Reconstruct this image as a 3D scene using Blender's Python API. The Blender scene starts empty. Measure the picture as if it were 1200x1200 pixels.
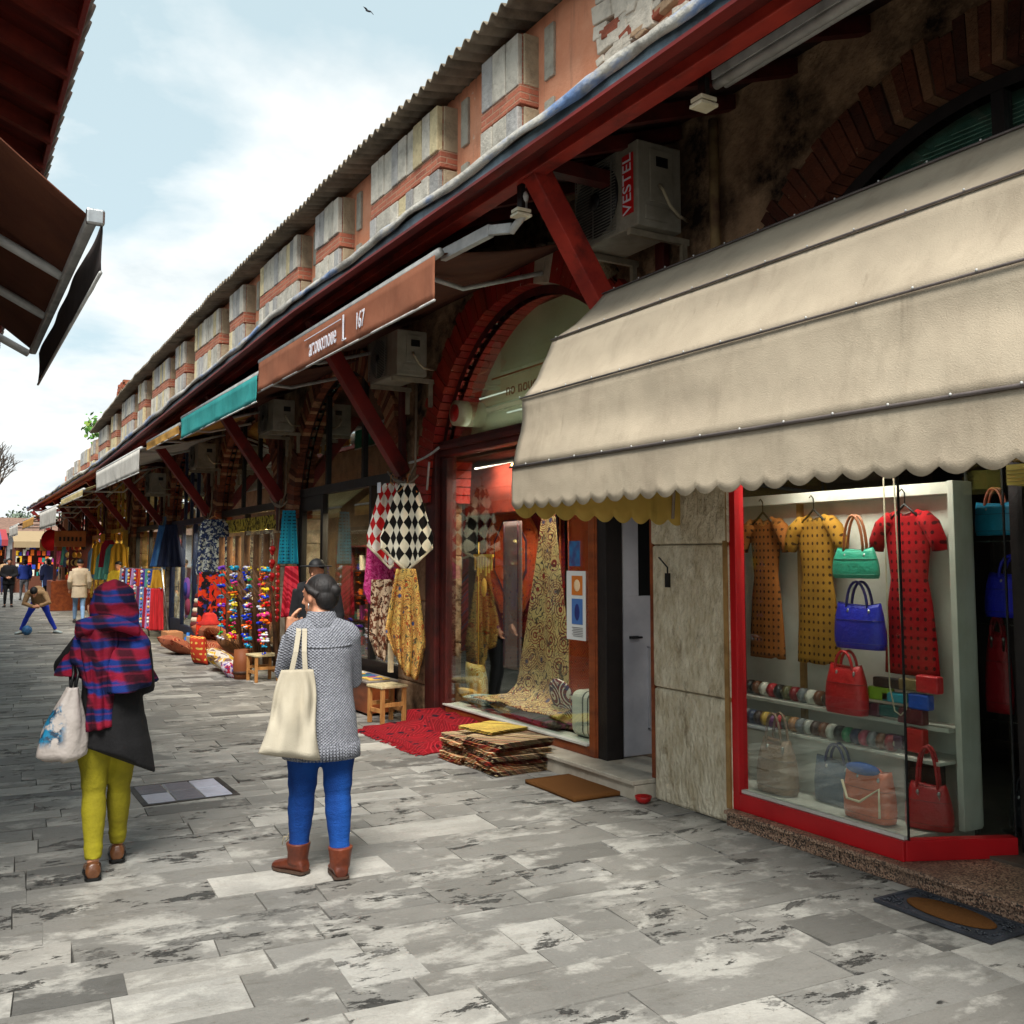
import bpy, math, random
from mathutils import Vector, Matrix, noise as mnoise
R = math.radians; PI = math.pi
random.seed(7)
sc = bpy.context.scene
COL = sc.collection

# ------------------------------------------------------------------ helpers
def C(r, g, b, k=1.0):
    f = lambda v: ((v/255)/12.92 if v/255 <= .04045 else ((v/255+.055)/1.055)**2.4)*k
    return (f(r), f(g), f(b), 1)

class NT:
    def __init__(s, name):
        s.m = bpy.data.materials.new(name); s.m.use_nodes = True
        s.t = s.m.node_tree; s.t.nodes.clear()
        s.out = s.n('ShaderNodeOutputMaterial')
    def n(s, ty, **k):
        nd = s.t.nodes.new(ty)
        for a, v in k.items(): setattr(nd, a, v)
        return nd
    def put(s, sock, v):
        if v is None: return
        if isinstance(v, bpy.types.NodeSocket): s.t.links.new(v, sock)
        else: sock.default_value = v
    def co(s, kind='Object'): return s.n('ShaderNodeTexCoord').outputs[kind]
    def map(s, v, scale=(1,1,1), rot=(0,0,0), loc=(0,0,0)):
        m = s.n('ShaderNodeMapping'); s.put(m.inputs[0], v)
        m.inputs['Scale'].default_value = scale; m.inputs['Rotation'].default_value = rot; m.inputs['Location'].default_value = loc
        return m.outputs[0]
    def noise(s, v, scale=5, detail=5, rough=.55, dist=0, out='Fac'):
        m = s.n('ShaderNodeTexNoise'); s.put(m.inputs['Vector'], v)
        m.inputs['Scale'].default_value = scale; m.inputs['Detail'].default_value = detail
        m.inputs['Roughness'].default_value = rough; m.inputs['Distortion'].default_value = dist
        return m.outputs[out]
    def vor(s, v, scale=5, feature='F1', rnd=1, out='Distance', metric='EUCLIDEAN'):
        m = s.n('ShaderNodeTexVoronoi', feature=feature)
        if feature not in ('DISTANCE_TO_EDGE',): m.distance = metric
        s.put(m.inputs['Vector'], v); m.inputs['Scale'].default_value = scale; m.inputs['Randomness'].default_value = rnd
        return m.outputs[out]
    def wave(s, v, scale=5, dist=0, axis='X', detail=2, prof='SIN', dscale=1):
        m = s.n('ShaderNodeTexWave', bands_direction=axis, wave_profile=prof); s.put(m.inputs['Vector'], v)
        m.inputs['Scale'].default_value = scale; m.inputs['Distortion'].default_value = dist
        m.inputs['Detail'].default_value = detail; m.inputs['Detail Scale'].default_value = dscale
        return m.outputs['Fac']
    def ramp(s, f, stops, interp='LINEAR'):
        m = s.n('ShaderNodeValToRGB'); s.put(m.inputs[0], f); cr = m.color_ramp; cr.interpolation = interp
        while len(cr.elements) > 1: cr.elements.remove(cr.elements[-1])
        cr.elements[0].position = stops[0][0]; cr.elements[0].color = stops[0][1]
        for p, c in stops[1:]:
            e = cr.elements.new(p); e.color = c
        return m.outputs[0]
    def th(s, f, a, b):
        m = s.n('ShaderNodeMapRange'); s.put(m.inputs[0], f)
        m.inputs[1].default_value = a; m.inputs[2].default_value = b; m.clamp = True
        return m.outputs[0]
    def mix(s, f, a, b, mode='MIX'):
        m = s.n('ShaderNodeMix', data_type='RGBA', blend_type=mode); s.put(m.inputs[0], f); s.put(m.inputs[6], a); s.put(m.inputs[7], b)
        return m.outputs[2]
    def math(s, op, a, b=0.0, c=None):
        m = s.n('ShaderNodeMath', operation=op); s.put(m.inputs[0], a); s.put(m.inputs[1], b)
        if c is not None: s.put(m.inputs[2], c)
        return m.outputs[0]
    def sep(s, v):
        m = s.n('ShaderNodeSeparateXYZ'); s.put(m.inputs[0], v); return m.outputs
    def comb(s, x, y, z):
        m = s.n('ShaderNodeCombineXYZ'); s.put(m.inputs[0], x); s.put(m.inputs[1], y); s.put(m.inputs[2], z); return m.outputs[0]
    def attr(s, name='Col'): return s.n('ShaderNodeAttribute', attribute_name=name).outputs['Color']
    def bsdf(s, col, rough=.7, bump=None, bd=.01, metal=0, spec=.5, **k):
        p = s.n('ShaderNodeBsdfPrincipled'); s.put(p.inputs['Base Color'], col); s.put(p.inputs['Roughness'], rough)
        p.inputs['Metallic'].default_value = metal; p.inputs['Specular IOR Level'].default_value = spec
        for a, v in k.items(): s.put(p.inputs[a.replace('_', ' ')], v)
        if bump is not None:
            b = s.n('ShaderNodeBump'); b.inputs['Distance'].default_value = bd; b.inputs['Strength'].default_value = 1
            s.put(b.inputs['Height'], bump); s.t.links.new(b.outputs[0], p.inputs['Normal'])
        s.t.links.new(p.outputs[0], s.out.inputs[0]); s.p = p
        return s.m

MC = {}
def mat(name, c1, c2=None, rough=.7, scale=6, bump=.003, bs=40, metal=0, spec=.4, dirt=None, stretch=(1,1,1), dthr=(.55,.75)):
    """mottled material: two tones mixed by noise, optional dirt colour, fine bump"""
    if name in MC: return MC[name]
    t = NT(name); v = t.map(t.co(), stretch)
    if c2 is None: c2 = tuple([x*.72 for x in c1[:3]]+[1])
    n = t.noise(v, scale, 6, .6)
    col = t.mix(t.th(n, .35, .65), c1, c2)
    if dirt:
        d = t.noise(t.map(v, loc=(7,3,5)), scale*.5, 8, .68)
        col = t.mix(t.th(d, *dthr), col, dirt)
    b = t.noise(v, bs, 4, .6)
    MC[name] = t.bsdf(col, rough, b if bump else None, bump, metal, spec)
    return MC[name]
def flat(name, r, g, b, rough=.6, **k): return mat(name, C(r,g,b), rough=rough, **k)

def emis(name, col, st):
    t = NT(name); e = t.n('ShaderNodeEmission'); e.inputs[0].default_value = col; e.inputs[1].default_value = st
    t.t.links.new(e.outputs[0], t.out.inputs[0]); return t.m

class MB:
    def __init__(s): s.v = []; s.f = []; s.c = []; s.sm = []; s.mi = []
    def add(s, vs, fs, col=None, smooth=False, mi=0):
        o = len(s.v); s.v += [tuple(v) for v in vs]
        for f in fs: s.f.append([i+o for i in f]); s.c.append(col); s.sm.append(smooth); s.mi.append(mi)
        return s
    def box(s, x0, x1, y0, y1, z0, z1, col=None, mi=0):
        vs = [(x,y,z) for x in (x0,x1) for y in (y0,y1) for z in (z0,z1)]
        return s.add(vs, [(0,1,3,2),(4,6,7,5),(0,4,5,1),(2,3,7,6),(0,2,6,4),(1,5,7,3)], col, mi=mi)
    def obox(s, c, ax, ay, az, col=None, mi=0):
        """box by centre and three half-axis vectors"""
        c, ax, ay, az = map(Vector, (c, ax, ay, az))
        vs = [c+i*ax+j*ay+k*az for i in (-1,1) for j in (-1,1) for k in (-1,1)]
        return s.add(vs, [(0,1,3,2),(4,6,7,5),(0,4,5,1),(2,3,7,6),(0,2,6,4),(1,5,7,3)], col, mi=mi)
    def beam(s, a, b, w, h, up=(0,0,1), col=None):
        a, b = Vector(a), Vector(b); d = b-a; u = Vector(up); r = d.cross(u).normalized(); u = r.cross(d).normalized()
        return s.obox((a+b)/2, d/2, r*w/2, u*h/2, col)
    def rings(s, rs, caps=True, col=None, smooth=True, closed=True, mi=0):
        n = len(rs[0]); vs = [p for r in rs for p in r]; fs = []
        for i in range(len(rs)-1):
            for j in range(n if closed else n-1):
                k = (j+1) % n
                fs.append((i*n+j, i*n+k, (i+1)*n+k, (i+1)*n+j))
        if caps and closed: fs.append(tuple(range(n-1,-1,-1))); fs.append(tuple((len(rs)-1)*n+j for j in range(n)))
        return s.add(vs, fs, col, smooth, mi)
    def tube(s, pts, r, seg=8, col=None, caps=True, flatx=1, ref=None, mi=0):
        pts = [Vector(p) for p in pts]; rr = r if isinstance(r, (list, tuple)) else [r]*len(pts)
        rs = []; prev = None
        for i, p in enumerate(pts):
            d = (pts[min(i+1,len(pts)-1)]-pts[max(i-1,0)]).normalized()
            if prev is None:
                u = Vector(ref) if ref else (Vector((0,0,1)) if abs(d.z) < .9 else Vector((1,0,0)))
                a = (u-d*u.dot(d)).normalized()
            else: a = (prev-d*prev.dot(d)).normalized()
            prev = a; b = d.cross(a)
            rs.append([p+(a*math.cos(t)+b*math.sin(t)*flatx)*rr[i] for t in [2*PI*j/seg for j in range(seg)]])
        return s.rings(rs, caps, col, mi=mi)
    def ell(s, c, r, seg=14, n=8, col=None, rot=None, mi=0):
        c = Vector(c); rs = []
        for i in range(n+1):
            ph = PI*i/n; ph = min(max(ph, .08), PI-.08)
            ring = []
            for j in range(seg):
                t = 2*PI*j/seg
                p = Vector((r[0]*math.sin(ph)*math.cos(t), r[1]*math.sin(ph)*math.sin(t), -r[2]*math.cos(ph)))
                if rot: p = rot @ p
                ring.append(c+p)
            rs.append(ring)
        return s.rings(rs, True, col, mi=mi)
    def loft(s, secs, seg=20, col=None, fold=None, mi=0):
        """secs: (cx, cy, cz, rx, ry) horizontal elliptical sections"""
        rs = []
        for i, (cx, cy, cz, rx, ry) in enumerate(secs):
            ring = []
            for j in range(seg):
                t = 2*PI*j/seg; k = 1+(fold(t, cz) if fold else 0)
                ring.append((cx+rx*k*math.cos(t), cy+ry*k*math.sin(t), cz))
            rs.append(ring)
        return s.rings(rs, True, col, mi=mi)
    def prism(s, poly, axis, a, b, col=None, mi=0):
        """poly of 2d points extruded along axis 'x' (pts are y,z), 'y' (x,z) or 'z' (x,y)"""
        def P(u, v, w): return {'x': (w,u,v), 'y': (u,w,v), 'z': (u,v,w)}[axis]
        n = len(poly); vs = [P(u,v,a) for u,v in poly]+[P(u,v,b) for u,v in poly]
        fs = [tuple(range(n)), tuple(range(2*n-1,n-1,-1))]+[(i,(i+1)%n,n+(i+1)%n,n+i) for i in range(n)]
        return s.add(vs, fs, col, mi=mi)
    def lathe(s, c, prof, seg=16, col=None, mi=0):
        rs = [[(c[0]+r*math.cos(2*PI*j/seg), c[1]+r*math.sin(2*PI*j/seg), c[2]+z) for j in range(seg)] for r, z in prof]
        return s.rings(rs, True, col, mi=mi)
    def grid(s, nu, nv, fn, col=None, smooth=True, mi=0):
        vs = [fn(i/nu, j/nv) for i in range(nu+1) for j in range(nv+1)]
        fs = [(i*(nv+1)+j, (i+1)*(nv+1)+j, (i+1)*(nv+1)+j+1, i*(nv+1)+j+1) for i in range(nu) for j in range(nv)]
        return s.add(vs, fs, col, smooth, mi)
    def build(s, name, mats, parent=None, bevel=0, solid=0, voxel=0, sm=0, normals=True):
        me = bpy.data.meshes.new(name); me.from_pydata(s.v, [], s.f); me.update()
        if normals:
            import bmesh
            bm = bmesh.new(); bm.from_mesh(me); bmesh.ops.recalc_face_normals(bm, faces=bm.faces); bm.to_mesh(me); bm.free()
        if any(c is not None for c in s.c):
            ca = me.color_attributes.new('Col', 'FLOAT_COLOR', 'CORNER')
            for p, c in zip(me.polygons, s.c):
                for li in p.loop_indices: ca.data[li].color = c or (1,1,1,1)
        for p, q, m_ in zip(me.polygons, s.sm, s.mi): p.use_smooth = q; p.material_index = m_
        o = bpy.data.objects.new(name, me); COL.objects.link(o)
        if not isinstance(mats, (list, tuple)): mats = [mats]
        for m_ in mats: me.materials.append(m_)
        if parent:
            o.parent = parent
            if parent.type == 'EMPTY': o.location = -parent.location
        if bevel:
            b = o.modifiers.new('Bevel', 'BEVEL'); b.width = bevel; b.segments = 2; b.limit_method = 'ANGLE'; b.angle_limit = R(40)
        if solid:
            b = o.modifiers.new('Solidify', 'SOLIDIFY'); b.thickness = solid; b.offset = 0
        if voxel:
            b = o.modifiers.new('Remesh', 'REMESH'); b.mode = 'VOXEL'; b.voxel_size = voxel; b.use_smooth_shade = True
            if sm:
                b = o.modifiers.new('Smooth', 'SMOOTH'); b.factor = .5; b.iterations = sm
        return o

def tag(o, label, cat, group=None, kind=None):
    if label: o['label'] = label
    if cat: o['category'] = cat
    if group: o['group'] = group
    if kind: o['kind'] = kind
    return o
def thing(name, label, cat, loc, group=None):
    o = bpy.data.objects.new(name, None); COL.objects.link(o); o.location = loc; o.empty_display_size = .1
    return tag(o, label, cat, group)
def struct(o): o['kind'] = 'structure'; return o
def dup(root, dx, dy, dz, label=None, mats=None):
    def cp(o, par):
        c = o.copy(); COL.objects.link(c)
        if par: c.parent = par
        for ch in list(o.children): cp(ch, c)
        return c
    r = cp(root, None); r.location = Vector(root.location)+Vector((dx,dy,dz))
    if label: r['label'] = label
    return r
def lerp(tab, y):
    for (a, p), (b, q) in zip(tab, tab[1:]):
        if y <= b: return p+(q-p)*(y-a)/(b-a) if y > a else p
    return tab[-1][1]
def eave(y): return lerp([(-10,0),(10,0),(24,-.45),(46,-.55)], y)      # eaves of the arcade step down along the street
def rtop(y): return lerp([(-10,6.62),(18,6.52),(27,6.32),(46,5.2)], y)

# ------------------------------------------------------------------ materials
def textile_mat(name, base, kind, cols, scale=10, rough=.9, rot=(0,0,0), border=None, bumps=.004):
    t = NT(name); v = t.map(t.co(), (1,1,1), rot); x, y, z = t.sep(v)
    fz = t.noise(v, 120, 2, .5)
    if kind in ('dots', 'dotsy'):      # regular grid of small dark marks in the (along, up) plane
        g = t.comb(y if kind == 'dotsy' else t.math('ADD', x, y), z, 0.0)
        d = t.vor(t.map(g, (1, .8, 1)), scale, rnd=0)
        col = t.mix(t.th(d, .17, .24), cols[0], base)
    elif kind == 'diamond':
        a = t.math('MULTIPLY', t.math('SUBTRACT', x, y), scale); b = t.math('MULTIPLY', z, scale*.62)
        ck = t.n('ShaderNodeTexChecker'); ck.inputs['Scale'].default_value = 1
        t.put(ck.inputs['Vector'], t.comb(t.math('ADD', a, b), t.math('SUBTRACT', a, b), .5))
        ck.inputs[1].default_value = base; ck.inputs[2].default_value = cols[0]; col = ck.outputs[0]
    elif kind == 'plaid':
        w1 = t.wave(v, scale*.5, 3.4, 'Z', 2, dscale=.9); w2 = t.wave(t.map(v, rot=(0,.5,.5)), scale*.5, 3.5, 'X', 2, dscale=.9)
        w3 = t.wave(v, scale*1.3, 3.5, 'Z', 2, dscale=.6)
        nz = t.noise(v, 5.5, 4, .6)
        col = t.mix(t.th(t.math('ADD', w1, t.math('MULTIPLY', t.math('SUBTRACT', nz, .5), 1.4)), .38, .72), base, cols[0])
        col = t.mix(t.math('MULTIPLY', t.th(w2, .45, .8), .78), col, cols[1])
        col = t.mix(t.math('MULTIPLY', t.th(w3, .8, .95), .35), col, cols[2])
        col = t.mix(t.math('MULTIPLY', t.th(t.noise(v, 9, 3), .55, .7), .5), col, cols[1])
    elif kind == 'stripes':
        w = t.noise(t.comb(0.0, 0.0, t.math('MULTIPLY', t.math('ADD', z, t.math('ADD', x, t.math('MULTIPLY', y, .6))), scale)), 3, 1, .5)
        col = t.ramp(w, [(0, base)]+[(.3+.4*i/len(cols), c) for i, c in enumerate(cols)], 'CONSTANT')
    elif kind == 'suzani':
        d = t.vor(v, scale*.45, rnd=.9); nn = t.noise(v, scale*.55, 1.5, .5, .6)
        d2 = t.math('ABSOLUTE', t.math('SUBTRACT', t.math('FRACT', t.math('MULTIPLY', nn, 9.0)), .5)); d2 = t.math('MULTIPLY', d2, .5)
        n = t.noise(v, scale*.8, 2, .5, 1.5)
        rings = t.wave(t.comb(d, 0.0, 0.0), 2.6, 0, 'X', 0)
        col = t.mix(t.th(d2, .03, .07), cols[0], base)
        col = t.mix(t.math('MULTIPLY', t.th(rings, .7, .8), t.th(d, .75, .6)), col, cols[1])
        col = t.mix(t.th(d, .17, .12), col, cols[2])
        col = t.mix(t.math('MULTIPLY', t.th(n, .62, .66), .8), col, cols[0])
    elif kind == 'carpet':
        d = t.vor(v, scale, rnd=.55, metric='MANHATTAN'); d2 = t.vor(v, scale*.35, rnd=.3, metric='MANHATTAN', out='Distance')
        c = t.vor(v, scale, rnd=.55, metric='MANHATTAN', out='Color')
        col = t.mix(t.th(d, .3, .34), cols[0], base)
        col = t.mix(t.th(t.wave(t.comb(d2, 0.0, 0.0), 2.2), .8, .86), col, cols[1])
        col = t.mix(t.math('MULTIPLY', t.th(t.sep(c)[0], .7, .72), t.th(d, .42, .38)), col, cols[2])
    elif kind == 'blotch':
        n1 = t.noise(v, scale, 3, .5, .8); n2 = t.noise(t.map(v, loc=(5,9,2)), scale*1.3, 3, .5, .8)
        col = t.mix(t.th(n1, .5, .54), base, cols[0]); col = t.mix(t.th(n2, .56, .6), col, cols[1])
        if len(cols) > 2: col = t.mix(t.th(t.noise(t.map(v, loc=(1,4,8)), scale*2, 2, .5), .6, .63), col, cols[2])
    elif kind == 'knit':
        w = t.wave(t.map(v, rot=(0, .7, 0)), scale, 1.5, 'Z', 2); w2 = t.wave(t.map(v, rot=(0, -.7, .0)), scale, 1.5, 'Z', 2)
        k = t.math('MULTIPLY', w, w2)
        n = t.noise(v, 55, 4, .7)
        col = t.mix(t.th(t.math('ADD', t.math('MULTIPLY', k, .5), t.math('MULTIPLY', n, .8)), .3, .8), cols[0], base)
        MC[name] = t.bsdf(col, rough, t.math('ADD', k, t.math('MULTIPLY', n, .35)), bumps, spec=.15); return MC[name]
    soft = t.noise(v, 7, 4, .6)
    col = t.mix(t.math('MULTIPLY', t.th(soft, .3, .8), .35), col, (0.02,.018,.015,1))
    MC[name] = t.bsdf(col, rough, fz, bumps*.5, spec=.15)
    return MC[name]

def paving_mat():
    t = NT('paving_stone'); v = t.co(); a = t.attr()
    off = t.n('ShaderNodeAttribute', attribute_name='Col').outputs['Alpha']
    va = t.n('ShaderNodeVectorMath', operation='ADD'); t.put(va.inputs[0], t.map(v, (1,1,1), (0,0,R(4)))); t.put(va.inputs[1], t.comb(t.math('MULTIPLY', off, 37.0), t.math('MULTIPLY', off, 91.0), 0.0)); vr = va.outputs[0]
    n1 = t.noise(vr, 3.2, 8, .65); n2 = t.noise(t.map(vr, (1,2.4,1)), 4, 11, .74, .3); n3 = t.noise(vr, 60, 5, .7)
    col = t.mix(t.th(n1, .32, .7), t.mix(.4, a, (.12,.116,.106,1)), a)
    col = t.mix(t.math('MULTIPLY', t.th(n2, .52, .66), .6), col, (.62,.6,.55,1), 'MULTIPLY')
    worn = t.noise(t.map(vr, (1,1.5,1), loc=(3,8,0)), 2.2, 10, .7, .2)
    col = t.mix(t.math('MULTIPLY', t.th(worn, .52, .61), .5), col, (.52,.5,.45,1))
    pit = t.noise(t.map(vr, (1,2.0,1), loc=(11,2,0)), 2.6, 14, .8, .25)
    pm = t.th(pit, .56, .592)
    gate = t.th(t.math('FRACT', t.math('MULTIPLY', off, 7.0)), .42, .5); pm = t.math('MULTIPLY', pm, gate)
    col = t.mix(t.math('MULTIPLY', pm, .88), col, (.022,.021,.019,1))
    fine = t.vor(vr, 45, rnd=1); dots = t.math('MULTIPLY', t.th(fine, .16, .08), t.th(n2, .45, .6))
    col = t.mix(t.math('MULTIPLY', dots, .6), col, (.04,.038,.034,1))
    col = t.mix(t.math('MULTIPLY', t.th(n3, .35, .75), .22), col, (.05,.05,.047,1))
    grime = t.noise(t.map(v, loc=(2,7,0)), .55, 5, .6); col = t.mix(t.math('MULTIPLY', t.th(grime, .5, .68), .4), col, (.07,.068,.062,1))
    h = t.math('ADD', t.math('MULTIPLY', n3, .35), t.math('ADD', t.math('MULTIPLY', n2, .8), t.math('MULTIPLY', pm, -1.1)))
    rough = t.math('ADD', .42, t.math('MULTIPLY', n1, .35))
    return t.bsdf(col, rough, h, .009, spec=.45)

def brick_mat(name, c1, c2, mortar, scale=1, dirt=.4):
    t = NT(name); x, y, z = t.sep(t.co()); v = t.comb(t.math('ADD', y, x), z, 0.0)
    b = t.n('ShaderNodeTexBrick'); t.put(b.inputs['Vector'], t.mix(.02, v, t.noise(v, 3, out='Color')))
    b.inputs['Color1'].default_value = c1; b.inputs['Color2'].default_value = c2; b.inputs['Mortar'].default_value = mortar
    b.inputs['Scale'].default_value = scale; b.inputs['Brick Width'].default_value = .26; b.inputs['Row Height'].default_value = .06
    b.inputs['Mortar Size'].default_value = .008; b.inputs['Mortar Smooth'].default_value = .4
    n = t.noise(t.co(), 4, 8, .7)
    col = t.mix(t.math('MULTIPLY', t.th(n, .5, .75), dirt), b.outputs[0], (.03,.025,.02,1))
    col = t.mix(t.math('MULTIPLY', t.th(t.noise(t.co(), 30, 4, .6), .4, .8), .4), col, mortar)
    return t.bsdf(col, .9, t.math('SUBTRACT', t.noise(t.co(), 50, 4), t.math('MULTIPLY', b.outputs[1], 1.0)), .008, spec=.2)

def glass_mat(name='shop_glass', tint=(.9,.95,.92,1), refl=1.0):
    t = NT(name)
    tr = t.n('ShaderNodeBsdfTransparent'); tr.inputs[0].default_value = tint
    gl = t.n('ShaderNodeBsdfGlossy'); gl.inputs['Roughness'].default_value = .015; gl.inputs[0].default_value = (.95,1,.98,1)
    g = t.n('ShaderNodeNewGeometry'); dt = t.n('ShaderNodeVectorMath', operation='DOT_PRODUCT')
    t.put(dt.inputs[0], g.outputs['Normal']); t.put(dt.inputs[1], g.outputs['Incoming'])
    k = t.math('POWER', t.math('SUBTRACT', 1.0, t.math('ABSOLUTE', dt.outputs['Value'])), 4.5)
    mx = t.n('ShaderNodeMixShader'); f = t.math('MULTIPLY', t.math('MULTIPLY_ADD', k, .9, .085), refl)
    t.put(mx.inputs[0], f); t.t.links.new(tr.outputs[0], mx.inputs[1]); t.t.links.new(gl.outputs[0], mx.inputs[2])
    t.t.links.new(mx.outputs[0], t.out.inputs[0]); return t.m

def awning_mat(name, c1, c2, stain, vs=(1,1,1), translucent=0.0):
    t = NT(name); v = t.co()
    n = t.noise(v, 2.2, 6, .6); st = t.noise(t.map(v, (1.5,2.4,.8)), 1.5, 9, .72)
    col = t.mix(t.th(n, .3, .7), c1, c2)
    col = t.mix(t.math('MULTIPLY', t.th(st, .5, .72), .34), col, stain)
    dots = t.th(t.noise(t.map(v, loc=(4,4,4)), 1.3, 9, .75), .58, .72)
    col = t.mix(t.math('MULTIPLY', dots, .35), col, stain); col = t.mix(t.math('MULTIPLY', t.th(t.noise(t.map(v, (7,10,.5), loc=(1,2,3)), 1.1, 4, .6), .66, .74), .3), col, stain)
    weave = t.noise(v, 160, 3, .7)
    folds = t.noise(t.map(v, (1,.8,.7)), 1.5, 4, .5)
    m = t.bsdf(col, .85, t.math('ADD', t.math('MULTIPLY', weave, .05), folds), .05, spec=.2)
    if translucent:
        tl = t.n('ShaderNodeBsdfTranslucent'); t.put(tl.inputs[0], t.mix(1.0, col, (1,.85,.3,1), 'MULTIPLY'))
        mx = t.n('ShaderNodeMixShader'); mx.inputs[0].default_value = translucent
        t.t.links.new(t.p.outputs[0], mx.inputs[1]); t.t.links.new(tl.outputs[0], mx.inputs[2]); t.t.links.new(mx.outputs[0], t.out.inputs[0])
    MC[name] = m; return m

def colmat(name, rough=.85, bump=.006, bs=45, dirt=.4, spec=.25, flake=None, metal=0, gd=(.025,.02,.016,1)):
    """surface whose pieces carry their own colour (bricks, stones, goods)"""
    t = NT(name); a = t.attr(); v = t.co()
    n = t.noise(v, 5, 8, .7)
    col = t.mix(t.math('MULTIPLY', t.th(n, .45, .75), dirt), a, (.025,.02,.016,1))
    if flake: col = t.mix(t.th(t.noise(t.map(v, (1,1,.6)), 16, 8, .8), .63, .67), col, flake)
    return t.bsdf(col, rough, t.noise(v, bs, 5, .65), bump, metal, spec)

RED = mat('red_painted_wood', C(128,26,18), C(104,18,14), .55, 4, .003, 30, dirt=C(46,16,12), stretch=(1,.5,1))
REDB = mat('red_beam_paint', C(170,50,36), C(136,34,26), .55, 5, .002, 30, dirt=C(70,24,20), stretch=(1,.6,1), dthr=(.5,.68))
REDDK = mat('dark_red_wood', C(84,20,14), C(52,14,10), .6, 4, .003, 30, dirt=C(24,10,8))
DARK = mat('dark_wood', C(30,24,22), C(18,14,13), .55)
BLACK = flat('black_metal', 16,16,17, .45)
SOFFIT = mat('soffit_boards', C(58,26,20), C(30,16,14), .8, 3, .01, 12)
CHROME = mat('brushed_metal', C(190,190,188), C(150,150,150), .3, 8, .001, metal=1)
ALU = mat('painted_aluminium', C(196,196,192), C(160,160,158), .4, 6, .001, dirt=C(120,116,108))
WHITE = mat('white_lacquer', C(205,202,192), C(186,182,170), .5, 4, .001, dirt=C(150,145,130), dthr=(.6,.9))
CREAM = mat('cream_paint', C(196,186,160), C(150,138,112), .7, 5)
GLASS = glass_mat()
GLASSD = glass_mat('arch_glass', (.8,.86,.8,1), 2.2)
LIME = mat('weathered_limestone', C(228,216,190), C(192,176,146), .95, 9, .05, 20, dirt=C(124,106,80), spec=.15, dthr=(.56,.74), stretch=(1,1.6,.8))
PILM = mat('dirty_plaster_stone', C(176,144,112), C(124,98,76), .95, 4, .03, 10, dirt=C(34,24,20), spec=.15, dthr=(.45,.65))
PILB = mat('pale_stone_pillar', C(196,184,164), C(140,126,106), .95, 6, .02, 12, dirt=C(60,50,44), spec=.15)
def plaster_mat():
    t = NT('salmon_plaster'); v = t.co(); n = t.noise(v, 2.2, 8, .65); s = t.noise(t.map(v, (1,3,.35)), 2.4, 8, .7); f = t.noise(v, 26, 6, .7)
    col = t.mix(t.th(n, .35, .68), C(222,160,128), C(206,134,100)); col = t.mix(t.math('MULTIPLY', t.th(s, .52, .72), .5), col, C(150,104,84))
    col = t.mix(t.th(t.noise(t.map(v, loc=(4,2,9)), 3.2, 11, .78), .62, .66), col, C(214,196,176))
    return t.bsdf(col, .93, t.math('ADD', t.math('MULTIPLY', f, .4), n), .02, spec=.12)
PLAST = plaster_mat()
BRICKU = brick_mat('upper_brick', C(178,104,80), C(146,80,62), C(172,134,110))
STONEC = colmat('stone_slabs', .9, .016, 22, .55)
BRC = colmat('voussoir_brick', .92, .03, 22, .75, flake=C(170,146,112))
BRP = colmat('painted_voussoir', .6, .008, 30, .35, flake=C(188,160,140))
GOODS = colmat('coloured_goods', .6, .002, 60, .15)
GLOSSY = colmat('coloured_leather', .38, .012, 16, .3, .5)
CLOTHC = colmat('coloured_cloth', .9, .004, 90, .15, .15)
WOODL = mat('pine_wood', C(186,132,74), C(150,98,50), .6, 3, .002, 30, stretch=(6,6,1))
WOODO = mat('orange_varnished_wood', C(140,70,32), C(104,46,20), .4, 3, .002, 30, stretch=(4,1,4))
MARB = mat('marble_step', C(188,180,164), C(160,150,134), .5, 5, .004, 20, dirt=C(116,104,88))
SKIN = mat('skin', C(206,148,116), C(190,128,98), .55, 8, .001)
HAIR = mat('dark_hair', C(30,24,22), C(14,11,11), .6, 30, .004, 90, stretch=(1,1,.2))
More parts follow.
